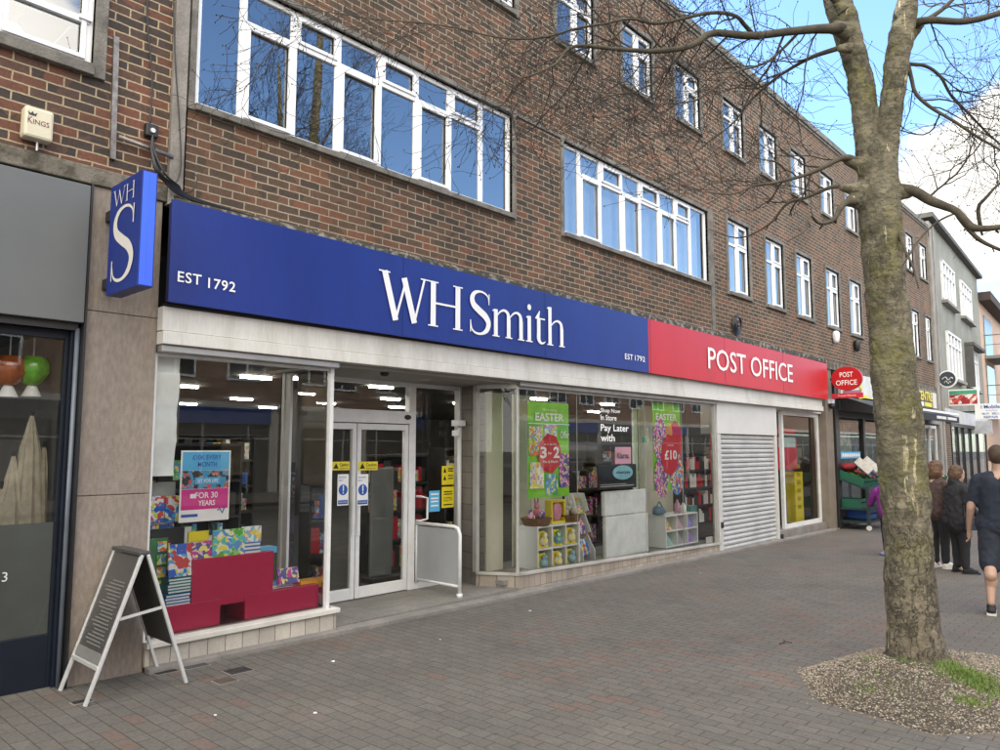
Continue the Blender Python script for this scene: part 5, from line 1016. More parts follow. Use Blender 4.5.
def resample(P, R_in, step=.05):
    out = []; rr = []
    C = catm([tuple(p)+(r,) for p, r in zip(P, R_in)], 12)
    acc = 0; last = None
    for c in C:
        v = Vector(c[:3])
        if last is None or (v-last).length >= step: out.append(v); rr.append(c[3]); last = v
    return out, rr
def knobby(b, P, R0, n=40, amp=.03, step=.035, seed=0, foot=False):
    Q, rr = resample(P, R0, step); k = len(b.v)
    b.tube(Q, rr, n)
    for i in range(len(Q)):
        for j in range(n):
            idx = k+i*n+j; v = Vector(b.v[idx]); c = Q[i]; d = (v-c); L = d.length
            q = v*2.2+Vector((seed, 0, 0)); a = mn.noise(q)*.6+mn.noise(q*3.1)*.28+mn.noise(Vector((v.x*9, v.y*9, v.z*3)))*.14
            f = 1+a*amp/max(L, .04)
            if foot:
                z = v.z-slope(6.7); ang = math.atan2(d.y, d.x)
                if z < .5: f += (1-z/.5)**2*(.15+.13*math.sin(ang*5+1)+.05*math.sin(ang*9))
                f += .012*math.sin(ang*11+mn.noise(v*1.5)*5)*(1 if z < 1.6 else .4)
            b.v[idx] = tuple(c+d*f)
def remesh(o, vx, sm=6, ss=1):
    r = o.modifiers.new('r', 'REMESH'); r.mode = 'VOXEL'; r.voxel_size = vx; r.use_smooth_shade = True
    s = o.modifiers.new('s', 'SMOOTH'); s.iterations = sm; s.factor = .5
tree = thing('street_tree', 'bare lichen stained street tree rising from the gravel pit on the right', 'tree', TB)
tb = B()
trunkP = [(919, 690, 30), (918, 672, 29.5), (915, 640, 27.5), (911, 590, 26), (907, 530, 25.5), (903, 470, 25), (899, 420, 24.5), (894, 370, 23.5), (888, 310, 22.5), (883, 260, 22.5), (880, 215, 22.5), (878, 185, 21.5), (878, 150, 17), (880, 135, 8)]
knobby(tb, [T(x, y, TD) for x, y, r in trunkP], [wid(r) for x, y, r in trunkP], 56, .022, .03, 0, True)
limbL = [(874, 182, 16), (868, 140, 15.5), (864, 105, 15), (858, 70, 14.5), (848, 35, 15.5), (838, 0, 16), (828, -45, 13), (815, -110, 11), (806, -190, 9), (790, -280, 6), (785, -370, 3)]
limbR = [(884, 182, 15), (887, 140, 13), (891, 105, 12.5), (897, 65, 12.5), (903, 30, 12.5), (908, 0, 11.5), (915, -50, 10), (925, -120, 8), (930, -200, 6.5), (945, -290, 4.5), (950, -370, 2.5)]
lp = lambda L, dd: ([T(x, y, TD+dd*i/len(L)) for i, (x, y, r) in enumerate(L)], [wid(r) for x, y, r in L])
knobby(tb, *lp(limbL, .5), 36, .02, .03, 5); knobby(tb, *lp(limbR, -.5), 36, .02, .03, 9)
for x, y, r in ((867, 200, 12), (866, 168, 11), (894, 190, 10), (864, 190, 10)):  # swellings where limbs leave
    tb.ball(T(x, y, TD-.02), wid(r), 14, (1, 1, 1.3))
for (x0, y0, r0), (x1, y1, r1) in (((850, 32, 12), (832, 27, 7)), ((866, 168, 11), (845, 158, 5)), ((868, 203, 12), (847, 201, 6)), ((864, 190, 9), (838, 187, 4)), ((890, 192, 12), (912, 192, 7)), ((904, 40, 10), (920, 24, 6.5)), ((900, 66, 7), (910, 74, 3)), ((844, 12, 8), (836, 2, 5)), ((852, 48, 7), (838, 49, 4))):
    tb.tube([T(x0, y0, TD), T((x0+x1)/2, (y0+y1)/2, TD), T(x1, y1, TD)], [wid(r0), wid((r0+r1)*.47), wid(r1)], 14)
tro = tb.make('trunk', BARK, tree, smooth=True); remesh(tro, .0115, 5)
for nm_, sz_, st_ in (('lumps', .16, .035), ('flakes', .045, .014)):
    tx = bpy.data.textures.new(nm_, 'CLOUDS'); tx.noise_scale = sz_; tx.noise_depth = 3; dm = tro.modifiers.new(nm_, 'DISPLACE'); dm.texture = tx; dm.strength = st_; dm.mid_level = .5
brs = [  # picture polyline with half widths; depth change along it
 ([(848, 30, 8), (838, 27, 6.5), (800, 31, 5.5), (752, 35, 5), (712, 34, 4.6), (694, 45, 4), (655, 52, 3.3), (619, 49, 2.6), (572, 47, 2.1), (554, 65, 1.6), (522, 77, .9)], -.7),
 ([(752, 32, 3.2), (745, 24, 3), (734, 15, 2.6), (702, 14, 2.3), (658, 22, 2), (626, 20, 1.7), (554, 34, 1.4), (500, 38, 1.1), (430, 24, .9), (370, 18, .7), (300, 6, .5)], -1.0),
 ([(862, 165, 6), (845, 158, 4), (813, 173, 2.6), (773, 183, 2), (752, 187, 1.6), (730, 195, 1.0), (690, 190, .6)], -.3),
 ([(862, 200, 7), (847, 201, 4.5), (832, 219, 3), (819, 224, 2.2), (812, 216, 1.6), (805, 230, 1.2), (790, 240, .8)], -.6),
 ([(860, 192, 5), (835, 186, 3), (807, 198, 2.2), (785, 205, 2), (770, 223, 1.6), (744, 236, 1.0), (715, 232, .6)], .5),
 ([(895, 190, 8), (912, 192, 6.5), (928, 201, 6), (944, 206, 5.5), (957, 211, 5), (970, 226, 5), (982, 227, 4.2), (1000, 225, 3.5), (1040, 220, 2.8), (1090, 235, 1.6)], -.5),
 ([(960, 215, 3.5), (970, 229, 3.2), (981, 240, 2.8), (1000, 249, 2.2), (1030, 262, 1.6), (1070, 280, 1)], -.2),
 ([(982, 226, 2.6), (979, 208, 2.5), (987, 198, 2), (1000, 185, 1.6), (1030, 165, 1)], -.2),
 ([(900, 32, 7), (913, 25, 6), (930, 21, 5), (965, 22, 4.4), (1000, 13, 4), (1040, 0, 3), (1100, -30, 1.5)], -.4),
 ([(924, 22, 3.6), (936, 13, 3.2), (952, 0, 2.8), (985, -35, 2.2), (1030, -80, 1)], .3),
 ([(906, 62, 3), (912, 80, 2.6), (920, 97, 2.4), (948, 117, 2.1), (971, 132, 1.9), (1000, 150, 1.5), (1035, 175, .9)], -.3),
 ([(908, 63, 2.6), (925, 66, 2.3), (940, 77, 2.1), (950, 94, 1.9), (965, 111, 1.7), (985, 130, 1.5), (1010, 155, 1.1)], .4),
 ([(893, 195, 2.6), (897, 222, 2), (905, 250, 1.6), (913, 268, 1.4), (918, 285, 1.0)], -.5),
 ([(958, 212, 1.4), (935, 222, 1.3), (920, 240, 1.2), (905, 262, 1.0)], -.4),
 ([(840, 5, 5), (815, -20, 3.6), (770, -45, 3), (720, -60, 2.2), (660, -62, 1.6), (590, -40, 1)], -.9),
 ([(835, -10, 5), (850, -60, 3.6), (870, -110, 3), (885, -180, 2), (890, -240, 1.2)], .9),
 ([(912, -40, 5), (950, -90, 4), (1010, -130, 3), (1080, -160, 2), (1150, -180, 1)], .4),
 ([(822, -80, 5), (780, -130, 3.6), (720, -170, 3), (650, -210, 2), (580, -240, 1)], .3),
 ([(848, 45, 4), (800, 62, 2.6), (760, 92, 1.8), (735, 120, 1.2), (700, 150, .8)], .8),
 ([(800, 31, 2.2), (770, 60, 1.7), (735, 72, 1.4), (700, 98, 1.1), (660, 105, .7)], -.5),
 ([(922, -110, 4), (890, -150, 3), (850, -200, 2), (820, -260, 1.2)], -.8),
]
random.seed(21)
bb = B(); tw = B(); tf = B(); NT = [0]
def grow(p, d, L, r, lev):
    k = max(3, int(L/.055)); pts = [p.copy()]; rr = [r]; q = p.copy(); dd = d.normalized(); kids = []
    bend = Vector((random.uniform(-1, 1), random.uniform(-1, 1), random.uniform(-.3, .9)))*.07
    for i in range(k):
        dd = (dd+bend*.6+Vector((random.gauss(0, .17), random.gauss(0, .17), random.gauss(.015, .17)))).normalized(); q = q+dd*(L/k); pts.append(q.copy()); rr.append(max(.0020, r*(1-.72*(i+1)/k)))
        if q.z < 3.75 and q.x > 1 and lev > 0: break
        if lev < 3 and random.random() < (.48 if lev == 1 else .26): kids.append((q.copy(), dd.copy(), rr[-1]))
    (tw if r > .005 else tf).tube(pts, rr, 5 if r > .005 else 3, cap=False); NT[0] += 1
    if lev >= 2 and random.random() < .8: tf.ball(pts[-1], .0065, 6, (.8, .8, 1.3))
    for q, dq, rq in kids:
        ax = Vector((random.gauss(0, 1), random.gauss(0, 1), random.gauss(0, 1))).cross(dq).normalized(); nd = (dq*math.cos(.8)+ax*math.sin(.8)); nd.z += .15
        if nd.dot(hz) < -.25: nd = nd-hz*nd.dot(hz)*1.6
        grow(q, nd, L*random.uniform(.3, .65), max(.0016, rq*.6), lev+1)
for pl_, dd in brs:
    n = len(pl_); P = [T(x, y, TD+dd*(i/(n-1))**1.2) for i, (x, y, r) in enumerate(pl_)]; Rr = [wid(r)*(.86 if r < 6 else .95) for x, y, r in pl_]
    Q, rr = resample(P, Rr, .04)
    Q = [q+Vector((mn.noise(q*3)*.02, mn.noise(q*3+Vector((5, 0, 0)))*.02, mn.noise(q*3+Vector((0, 7, 0)))*.02)) for q in Q]
    bb.tube(Q, rr, 10)
    s = 0; stp = .075
    for i in range(4, len(Q)-1):
        s += (Q[i]-Q[i-1]).length
        if s > stp:
            s = 0; stp = random.uniform(.05, .15); d = (Q[i+1]-Q[i-1]).normalized(); ax = Vector((random.gauss(0, 1), random.gauss(0, 1), random.gauss(0, .8))).cross(d).normalized()
            nd = d*.75+ax*random.uniform(.6, 1.1)+Vector((0, 0, .12))
            if nd.dot(hz) < -.15: nd = nd-hz*nd.dot(hz)*1.7
            grow(Q[i], nd, random.uniform(.4, 1.35)*(1.2 if i > len(Q)*.6 else 1), min(rr[i]*.55, random.uniform(.0045, .0115)), 1)
    grow(Q[-1], (Q[-1]-Q[-3]), random.uniform(.5, 1.0), rr[-1]*.9, 1)
print('twigs', NT[0], len(tf.v), len(tw.v))
bb.make('branch_limbs', mat('limb_bark', (.078, .066, .042), .92, .3, 7, .6, 50, col2=(.036, .030, .022), fine=.25), tree, smooth=True); tw.make('branchlets', TWIG, tree, smooth=True)  # limb colour made darker than the trunk to stand for backlit branches
o = tf.make('twigs', TWIGF, tree); o['kind'] = 'stuff'
rb_ = B(); rb_.tube([G(938, 664, .06), G(955, 676, .04), G(972, 686, .02), G(990, 696, -.05)], [.06, .045, .03, .012], 10); rb_.make('surface_root', mat('root_wood', (.26, .20, .12), .9, .3, 9, .8, 40, col2=(.10, .08, .055), fine=.2), tree, smooth=True)
# pit
pit = [(5.50, -4.10), (6.15, -3.72), (7.25, -3.95), (7.75, -4.75), (7.1, -5.35), (5.75, -5.20), (5.35, -4.85)]
pc = Vector((6.68, -4.43, 0))
def pitr(a):
    """distance from the trunk to the pit edge in direction a"""
    best = 9
    for (x0, y0), (x1, y1) in zip(pit, pit[1:]+pit[:1]):
        ex, ey = x1-x0, y1-y0; dx_, dy_ = math.cos(a), math.sin(a); den = dx_*ey-dy_*ex
        if abs(den) < 1e-9: continue
        t_ = ((x0-pc.x)*ey-(y0-pc.y)*ex)/den; u_ = ((x0-pc.x)*dy_-(y0-pc.y)*dx_)/den
        if t_ > 0 and -.001 <= u_ <= 1.001: best = min(best, t_)
    return best
def pitz(x, y):
    a = math.atan2(y-pc.y, x-pc.x); r = math.hypot(x-pc.x, y-pc.y)/max(pitr(a), .1)
    return slope(x)+.004+.17*max(0, 1-r**1.3)+.025*mn.noise(Vector((x*3, y*3, 0)))*max(0, 1-r)
b = B(); NR, NA = 26, 80; vs = [(pc.x, pc.y, pitz(pc.x, pc.y))]
for i in range(1, NR+1):
    for j in range(NA):
        a = 2*math.pi*j/NA; r = pitr(a)*i/NR*(1+(.05*mn.noise(Vector((a*3, 1, 0))) if i == NR else 0)); x, y = pc.x+r*math.cos(a), pc.y+r*math.sin(a); vs.append((x, y, pitz(x, y) if i < NR else slope(x)+.003))
fs = [(0, 1+j, 1+(j+1) % NA) for j in range(NA)]+[(1+(i-1)*NA+j, 1+i*NA+j, 1+i*NA+(j+1) % NA, 1+(i-1)*NA+(j+1) % NA) for i in range(1, NR) for j in range(NA)]
b.add(vs, fs); o = b.make('soil', mat('soil', (.085, .068, .048), .95, .3, 20, .9, 70, fine=.3), smooth=True); o['kind'] = 'structure'
random.seed(5); gb = B()
for _ in range(21000):
    a = random.uniform(0, 2*math.pi); R0 = pitr(a); r = math.sqrt(random.random())*R0*1.03
    if random.random() < .02: r *= random.uniform(1, 1.25)
    if r < .24: continue
    x, y = pc.x+r*math.cos(a), pc.y+r*math.sin(a); z = pitz(x, y) if r < R0 else slope(x); s = random.uniform(.004, .0105); c = Vector((x, y, z+s*.3)); gb.mi = random.choice((0, 0, 1, 2))
    q = [Vector((random.uniform(.6, 1.2)*s*dx_, random.uniform(.6, 1.2)*s*dy_, random.uniform(.4, .9)*s*dz_)) for dx_, dy_, dz_ in ((1, 0, 0), (-1, 0, 0), (0, 1, 0), (0, -1, 0), (0, 0, 1), (0, 0, -1))]
    m3 = Matrix.Rotation(random.uniform(0, 6.28), 3, 'Z'); V = [c+m3@v for v in q]
    gb.add(V, [(0, 2, 4), (2, 1, 4), (1, 3, 4), (3, 0, 4), (2, 0, 5), (1, 2, 5), (3, 1, 5), (0, 3, 5)])
o = gb.make('gravel', [mat('gravel_tan', (.22, .175, .125), .9), mat('gravel_grey', (.12, .10, .08), .9), mat('gravel_pale', (.36, .32, .27), .9)]); top(o, 'pale tan gravel mounded around the foot of the street tree', 'gravel', kind='stuff')
GR = B(); random.seed(9)
def tuft(cx, cy, rad, n):
    for _ in range(n):
        x, y = random.gauss(cx, rad), random.gauss(cy, rad)
        if math.hypot(x-pc.x, y-pc.y) > pitr(math.atan2(y-pc.y, x-pc.x)): continue
        z = pitz(x, y); h = random.uniform(.006, .028); a = random.uniform(0, 6.28); w = .003; l = Vector((math.cos(a), math.sin(a), 0)); s = Vector((-l.y, l.x, 0))*w; p = Vector((x, y, z))
        GR.add([p-s, p+s, p+l*h*.35+s*.6+Vector((0, 0, h*.8)), p+l*h*.35-s*.6+Vector((0, 0, h*.8)), p+l*h*.8+Vector((0, 0, h))], [(0, 1, 2, 3), (3, 2, 4)])
for px, py, r, n in ((962, 684, .09, 1500), (986, 692, .08, 900), (970, 704, .05, 260), (976, 684, .05, 900), (958, 682, .03, 700), (870, 668, .05, 60), (905, 672, .04, 90), (865, 690, .04, 60), (998, 684, .09, 260), (950, 676, .06, 500), (890, 690, .15, 120)):
    g = G(px, py, slope(6.7)+.06); tuft(g.x, g.y, r, n)
o = GR.make('grass', mat('grass', (.075, .15, .02), .8, .25, 6, col2=(.15, .19, .04))); top(o, 'bright green grass and moss tufts beside the tree foot', 'grass', kind='stuff')
# ------------------------------------------------------------------ ground details
random.seed(3)
def cover(px, py, w, d, m_, lab, name='access_cover', cat='cover'):
    g = G(px, py, slope(G(px, py, 0).x)); t = thing(name, lab, cat, (g.x, g.y, slope(g.x)))
    z = slope(g.x); b = B(); b.box(g.x-w/2, g.x+w/2, g.y-d/2, g.y+d/2, z-.02, z+.004); b.make('rim', KERB, t); b = B(); b.box(g.x-w/2+.012, g.x+w/2-.012, g.y-d/2+.012, g.y+d/2-.012, z, z+.0075); b.make('plate', m_, t)
IRON = mat('cast_iron', (.035, .034, .033), .6, .2, 20, .5, 60, metal=.3)
cover(238, 671, .20, .16, IRON, 'small dark square cover in the paving left of the entrance'); cover(225, 681, .16, .14, mat('rusty_iron', (.08, .05, .04), .8, .2, 20), 'small rusty brown cover nearest the sign board'); cover(195, 666, .2, .14, mat('grey_cover', (.07, .068, .065), .8, .2, 20), 'worn grey cover close to the cream plinth'); cover(165, 672, .18, .12, IRON, 'dark cover between the back legs of the sign board'); cover(82, 702, .14, .08, IRON, 'dark cover under the front leg of the sign board')
for i, (px, py) in enumerate(((333, 663), (315, 716), (215, 719), (530, 610), (700, 570), (440, 640))):
    g = G(px, py, slope(5)); b = B(); r = random.uniform(.006, .013)*(2.2 if i == 0 else 1); z = slope(g.x)+.002
    b.prism([(g.x+r*math.cos(a)*random.uniform(.6, 1.3), g.y+r*math.sin(a)*random.uniform(.6, 1.3), z) for a in [k*math.pi/4 for k in range(8)]], (0, 0, .004))
    o = b.make('litter_scrap', PAPER); top(o, 'tiny white paper scrap lying on the block paving' if i else 'largest white paper scrap on the paving in front of the doors', 'litter', 'white scraps scattered on the paving' if i else None)
b = B(); g = G(785, 642, slope(5)); b.tube([(g.x-.08, g.y+.02, slope(g.x)+.01), (g.x, g.y, slope(g.x)+.02), (g.x+.1, g.y+.05, slope(g.x)+.01)], .005, 5); b.tube([(g.x, g.y, slope(g.x)+.02), (g.x+.03, g.y-.05, slope(g.x)+.012)], .003, 5); top(b.make('fallen_twig', TWIG), 'small forked twig lying on the paving left of the gravel pit', 'twig')
# ------------------------------------------------------------------ greengrocer and shops beyond
def far_shops():
    sh = thing('shopfront', 'dark greengrocer shopfront with white fascia and yellow lettering beyond the stone pillar', 'shopfront', (18.4, 0, 0))
    b = B(); b.box(18.36, 18.62, -.06, .3, -.25, 3.5); b.box(22.6, 22.8, -.02, .2, -.3, 2.6); b.box(26.2, 26.45, -.04, .2, -.3, 2.6); b.box(18.62, 26.2, -.02, .15, 2.45, 2.62); b.box(20.6, 20.75, .0, .15, -.3, 2.5); b.make('black_frame', BLACK, sh, bevel=.01)
    b = B(); b.box(18.63, 27.9, -.12, .1, 2.98, 3.55); fs_ = b.make('fascia_board', mat('fascia_white', (.62, .62, .58), .4), sh)
    b = B(); b.box(24.2, 27.88, -.135, -.121, 2.99, 3.54); b.make('black_fascia_part', BLACK, sh)
    b = B(); text(b, 'FOOD', (24.25, -.15, 3.2), UX, UZ, 1.15, .30, .03); text(b, 'CENTRE', (25.55, -.15, 3.2), UX, UZ, 1.75, .30, .03); b.make('yellow_lettering', YEL, sh)
    b = B(); b.box(25.6, 26.2, -.15, -.137, 3.02, 3.15); b.make('white_label', LETTER, sh); b = B(); b.box(26.35, 27.2, -.15, -.137, 3.02, 3.15); b.make('yellow_label', YEL, sh)
    b = B(); C = catm([(19.6, 3.15, .10), (19.9, 3.02, .12), (20.4, 3.04, .10), (20.9, 3.0, .02)], 6); V = []
    S_ = catm([(20.2, 3.48, .04), (19.95, 3.52, .10), (19.75, 3.42, .13), (20.05, 3.28, .13), (20.15, 3.16, .10), (19.8, 3.08, .05)], 6)
    def trr(x, y): return (x, -.135, y)
    rib(b, [(c[0], c[1]) for c in S_], [c[2] for c in S_], trr); rib(b, [(c[0], c[1]-.02) for c in C], [c[2]*.8 for c in C], lambda x, y: (x, -.14, y)); b.make('yellow_swirl', YEL, sh)
    b = B(); b.box(27.35, 27.8, -.16, -.137, 3.0, 3.5); b.make('figure_sign', LGREY, sh)
    b = B(); b.prism([(18.62, -.1, 2.95), (18.62, -.1, 2.62), (18.62, -.80, 2.50), (18.62, -.82, 2.68)], (8.9, 0, 0)); b.make('awning', BLACK, sh)
    b = B(); b.prism([(19.0, -.78, 2.74), (19.0, -.83, 2.74), (19.0, -.83, 2.80), (19.0, -.78, 2.80)], (8.5, 0, 0)); b.make('awning_rail', LETTER, sh)
    b = B(); b.box(18.9, 27.5, -.83, -.82, 2.5, 2.69); b.make('awning_valance', mat('valance_black', (.015, .015, .016), .7), sh)
    b = B()
    for k in range(12): b.box(19.35+k*.105+(k > 5)*.12, 19.42+k*.105+(k > 5)*.12, -.836, -.832, 2.56, 2.64)
    for k in range(16): b.box(24.6+k*.15+(k > 7)*.15, 24.7+k*.15+(k > 7)*.15, -.836, -.832, 2.57, 2.65)
    b.make('valance_marks', LETTER, sh)
    b = B(); b.bar((18.75, -.1, 2.75), (18.75, -.8, 2.62), .06); b.bar((18.8, -.3, 2.7), (18.95, -.75, 2.66), .09); b.make('awning_arm', STEEL, sh)
    b = B(); b.quad((18.62, .06, -.1), (26.2, .06, -.1), (26.2, .06, 2.5), (18.62, .06, 2.5)); b.make('pane', GLS, sh)
    b = B(); b.box(18.65, 20.5, .3, .33, 1.62, 2.3); b.make('window_print', confetti('shop_print', [(.5, .55, .55), (.3, .35, .45), (.6, .6, .5), (.2, .3, .25)], 6), sh)
    b = B(); b.box(18.9, 20.4, .04, .055, 1.46, 1.62); w_ = b.make('window_banner', SKYB, sh); b = B(); [b.box(19.0+k*.17, 19.12+k*.17, .03, .038, 1.50, 1.58) for k in range(8)]; b.make('banner_marks', LETTER, w_)
    b = B(); b.box(24.2, 26.1, .03, .05, 1.85, 2.2); w_ = b.make('window_banner', mat('banner_blue', (.05, .30, .55), .5), sh); b = B(); text(b, 'ONO', (25.0, .02, 1.92), UX, UZ, .7, .2, .02); b.make('banner_marks', LETTER, w_)
    b = B(); b.box(18.6, 26.2, 2.5, 2.6, -.2, 2.6); b.box(18.6, 26.2, .3, 2.5, 2.55, 2.6); b.make('interior_wall', DARK, sh)
    b = B(); b.quad((18.6, .3, -.14), (26.2, .3, -.2), (26.2, 2.5, -.2), (18.6, 2.5, -.14)); b.make('interior_floor', DARK, sh)
    # interior lights
    # next: white door and brick pier on the same terrace
    d = thing('shop_door', 'white glazed door between the black awning and the brown brick pier', 'door', (26.6, 0, 0)); b = B(); fr(b, 26.5, 28.3, -.3, 2.45, .10, .0, .06); b.box(27.3, 27.42, .0, .06, -.2, 2.4); b.make('door_frame', WFRAME, d); b = B(); b.box(26.6, 28.2, .04, .05, -.2, 2.4); b.make('pane', GLS, d); b = B(); [b.box(26.8+k*.35, 26.95+k*.35, .3, .32, -.1, 2.3) for k in range(4)]; b.box(26.45, 28.4, 1.2, 1.22, -.3, 2.6); b.make('inner_strips', PAPER, d)
    b = B(); b.box(27.0, 29.4, -.05, .02, 2.5, 2.98); b.make('plain_fascia', mat('weathered_panel', (.33, .32, .30), .7, .2, 2), d)
    # grey rendered building, turned slightly away with the street
    g0 = Vector((28.5, 0, 0)); ca, sa = math.cos(R_(3)), math.sin(R_(3)); ux = Vector((ca, sa, 0)); uyv = Vector((-sa, ca, 0))
    gb_ = thing('rendered_building', 'grey green rendered three storey building beyond the brick one', 'building', g0)
    REND = mat('grey_render', (.27, .275, .24), .9, .15, .9, .2, 30, fine=.08, col2=(.20, .20, .165)); CON = mat('pale_concrete', (.30, .285, .26), .9, .15, 2, .3, 40, fine=.1)
    def GB(b, x0, x1, y0, y1, z0, z1): c = g0+ux*((x0+x1)/2)+uyv*((y0+y1)/2)+Vector((0, 0, (z0+z1)/2)); b.obox(c, ux*(x1-x0)/2, uyv*(y1-y0)/2, Vector((0, 0, (z1-z0)/2)))
    b = B(); GB(b, .9, 12.2, 0, 8, 2.9, 9.62); b.make('rendered_wall', REND, gb_); b = B(); GB(b, 0, .95, -.08, 8, -.4, 9.5); GB(b, .42, .48, -.12, -.08, 0, 9.4); b.make('concrete_pier', CON, gb_, bevel=.02)
    b = B(); GB(b, -.05, 12.3, -.22, 8, 9.62, 9.78); b.make('eaves', mat('dark_eaves', (.10, .10, .09), .8), gb_)
    def gwin(x0, x1, z0, z1, n, hood=False):
        f = B(); GB(f, x0, x1, -.09, .0, z0, z0+.08); GB(f, x0, x1, -.09, 0, z1-.08, z1)
        for i in range(n+1): xx = x0+(x1-x0-.08)*i/n; GB(f, xx, xx+.08, -.085, 0, z0, z1)
        GB(f, x0, x1, -.08, 0, z1-.5, z1-.43); fo = f.make('window', WHITE, gb_); g = B(); GB(g, x0+.05, x1-.05, -.04, -.03, z0+.05, z1-.05); g.make('pane', GLU, fo); c = B(); GB(c, x0+.05, x1-.05, -.028, -.02, z0+.05, z1-.05); c.make('blind', CURT, fo)
        s = B(); GB(s, x0-.12, x1+.12, -.2, 0, z0-.12, z0-.01); s.make('sill', CON, fo)
        if hood: s = B(); GB(s, x0-.3, x1+.3, -.35, 0, z1+.02, z1+.15); GB(s, x0-.3, x0-.12, -.3, 0, z0, z1); s.make('hood', mat('dark_hood', (.11, .105, .10), .9), fo)
    gwin(2.3, 5.0, 7.1, 8.6, 4); gwin(6.6, 9.4, 7.1, 8.6, 4); gwin(2.6, 5.6, 4.3, 6.0, 4); gwin(7.3, 10.2, 4.2, 5.9, 4, True)
    b = B(); GB(b, 1.0, 12.0, -.1, .1, 2.62, 3.1); b.make('fascia_board', mat('white_shop_board', (.55, .56, .58), .5, .1, 1), gb_)
    b = B(); GB(b, 1.0, 2.2, -.04, .1, -.4, 2.6); b.make('brick_pier', BRICK, gb_)
    b = B(); GB(b, 2.2, 12, .0, .05, -.4, 2.6); b.make('pane', GLS, gb_)
    b = B(); [GB(b, x, x+.1, -.06, .0, -.4, 2.6) for x in (2.3, 3.8, 5.2, 7.0, 9.0, 11.5)]; GB(b, 2.2, 12, -.06, 0, 2.5, 2.62); b.make('black_frame', BLACK, gb_)
    b = B(); GB(b, 1, 12, 1.6, 1.8, -.5, 2.7); b.make('interior_wall', DARK, gb_)
    for k, (x0, z0, m_) in enumerate(((3.0, .6, PIC1), (4.4, 1.0, PIC5), (6.0, .5, PIC2), (7.8, .9, PIC1))): b = B(); GB(b, x0, x0+.7, .5, .6, z0, z0+.8); top(b.make('window_display', m_), '%s colourful display panel inside the phone shop window' % ['nearest', 'second', 'third', 'farthest'][k], 'display')
    # peach building with balconies and scaffold
    pb = thing('peach_building', 'peach painted building with curved balconies at the far right edge', 'building', g0+ux*12.3)
    b = B(); GB(b, 12.3, 30, .0, 8, -.5, 8.6); b.make('painted_wall', mat('peach_paint', (.56, .40, .30), .85, .08, 1), pb); b = B(); GB(b, 12.25, 30, -.5, 8, 8.6, 9.0); b.make('roof_slab', mat('dark_roof', (.07, .05, .045), .9), pb)
    for z in (6.1, 3.7):
        b = B(); GB(b, 13.3, 17, -1.3, 0, z-.14, z); b.make('balcony_slab', mat('balcony_grey', (.22, .23, .22), .8), pb)
        b = B(); GB(b, 13.3, 17, -1.3, -1.26, z+.95, z+1.0); GB(b, 13.3, 13.34, -1.3, 0, z+.95, z+1.0); [GB(b, 13.3+k*.28, 13.33+k*.28, -1.29, -1.27, z, z+.95) for k in range(14)]; GB(b, 13.3, 13.34, -1.3, 0, z+.5, z+.53); b.make('balcony_rail', STEEL, pb)
        b = B(); GB(b, 13.6, 16.5, -.03, 0, z, z+2.0); b.make('balcony_door', mat('dark_glass', (.04, .05, .06), .2), pb)
    b = B(); [GB(b, 12.9+k*2.2, 12.96+k*2.2, -1.7, -1.64, -.5, 11) for k in range(3)]; [GB(b, 12.5, 18.5, -1.7, -1.65, z, z+.05) for z in (2.6, 4.9, 7.4, 9.2, 10.1)]; sc_ = b.make('scaffold', STEEL); top(sc_, 'thin grey scaffold poles standing in front of the peach building', 'scaffold')
    # signs sticking out over the pavement
    OXs = [(28.9, 938, 957, 371, 388, 'oval'), (31.0, 948, 979, 390, 406, 'banner'), (34.0, 975, 1004, 404, 419.5, 'phone'), (36.5, 969, 992, 421, 434, 'small')]
    for X, x0, x1, y0, y1, kind in OXs:
        ya_, yb_ = WX(x0, (y0+y1)/2, X).y, WX(x1, (y0+y1)/2, X).y; z1, z0 = WX(x0, y0, X).z, WX(x0, y1, X).z; w = abs(yb_-ya_); h = z1-z0; yc = (ya_+yb_)/2; zc = (z0+z1)/2; ym = max(ya_, yb_)
        if kind == 'oval':
            t = thing('oval_shop_sign', 'dark oval hanging sign with a white rim on the concrete pier', 'sign', (X, yc, zc)); b = B(); b.prism([(X, yc+w/2*math.cos(k*math.pi/20), zc+h/2*math.sin(k*math.pi/20)) for k in range(40)], (.1, 0, 0)); b.make('rim', LETTER, t); b = B(); b.prism([(X-.01, yc+w*.43*math.cos(k*math.pi/20), zc+h*.43*math.sin(k*math.pi/20)) for k in range(40)], (.009, 0, 0)); b.make('face', mat('slate_face', (.035, .05, .065), .5), t); b = B(); C = catm([(.28, .0), (.1, .12), (-.05, -.06), (-.2, .08), (-.3, 0)], 6); b.tube([(X-.015, yc+c[0]*w, zc+c[1]*h) for c in C], .015, 4); b.tube([(X-.015, yc+c[0]*w*.6, zc+(c[1]-.22)*h) for c in C], .011, 4); b.make('script_marks', LGREY, t)
        elif kind == 'banner':
            t = thing('projecting_sign', 'meat picture sign with a green strip hanging over the pavement', 'sign', (X, yc, zc)); b = B(); b.box(X, X+.1, ya_, yb_, z0, z1); b.make('case', LETTER, t); b = B(); b.box(X-.01, X-.002, min(ya_, yb_)+.05, ym-.05, z0+.05, z0+h*.68); b.make('meat_picture', PIC6, t); b = B(); b.box(X-.01, X-.002, min(ya_, yb_)+.05, ym-.05, z0+h*.70, z1-.04); b.make('green_strip', mat('green_strip', (.05, .35, .2), .5), t)
        elif kind == 'phone':
            t = thing('projecting_sign', 'white phone repair sign hanging over the pavement near the walking man', 'sign', (X, yc, zc)); b = B(); b.box(X, X+.1, ya_, yb_, z0, z1); b.make('case', LETTER, t); b = B()
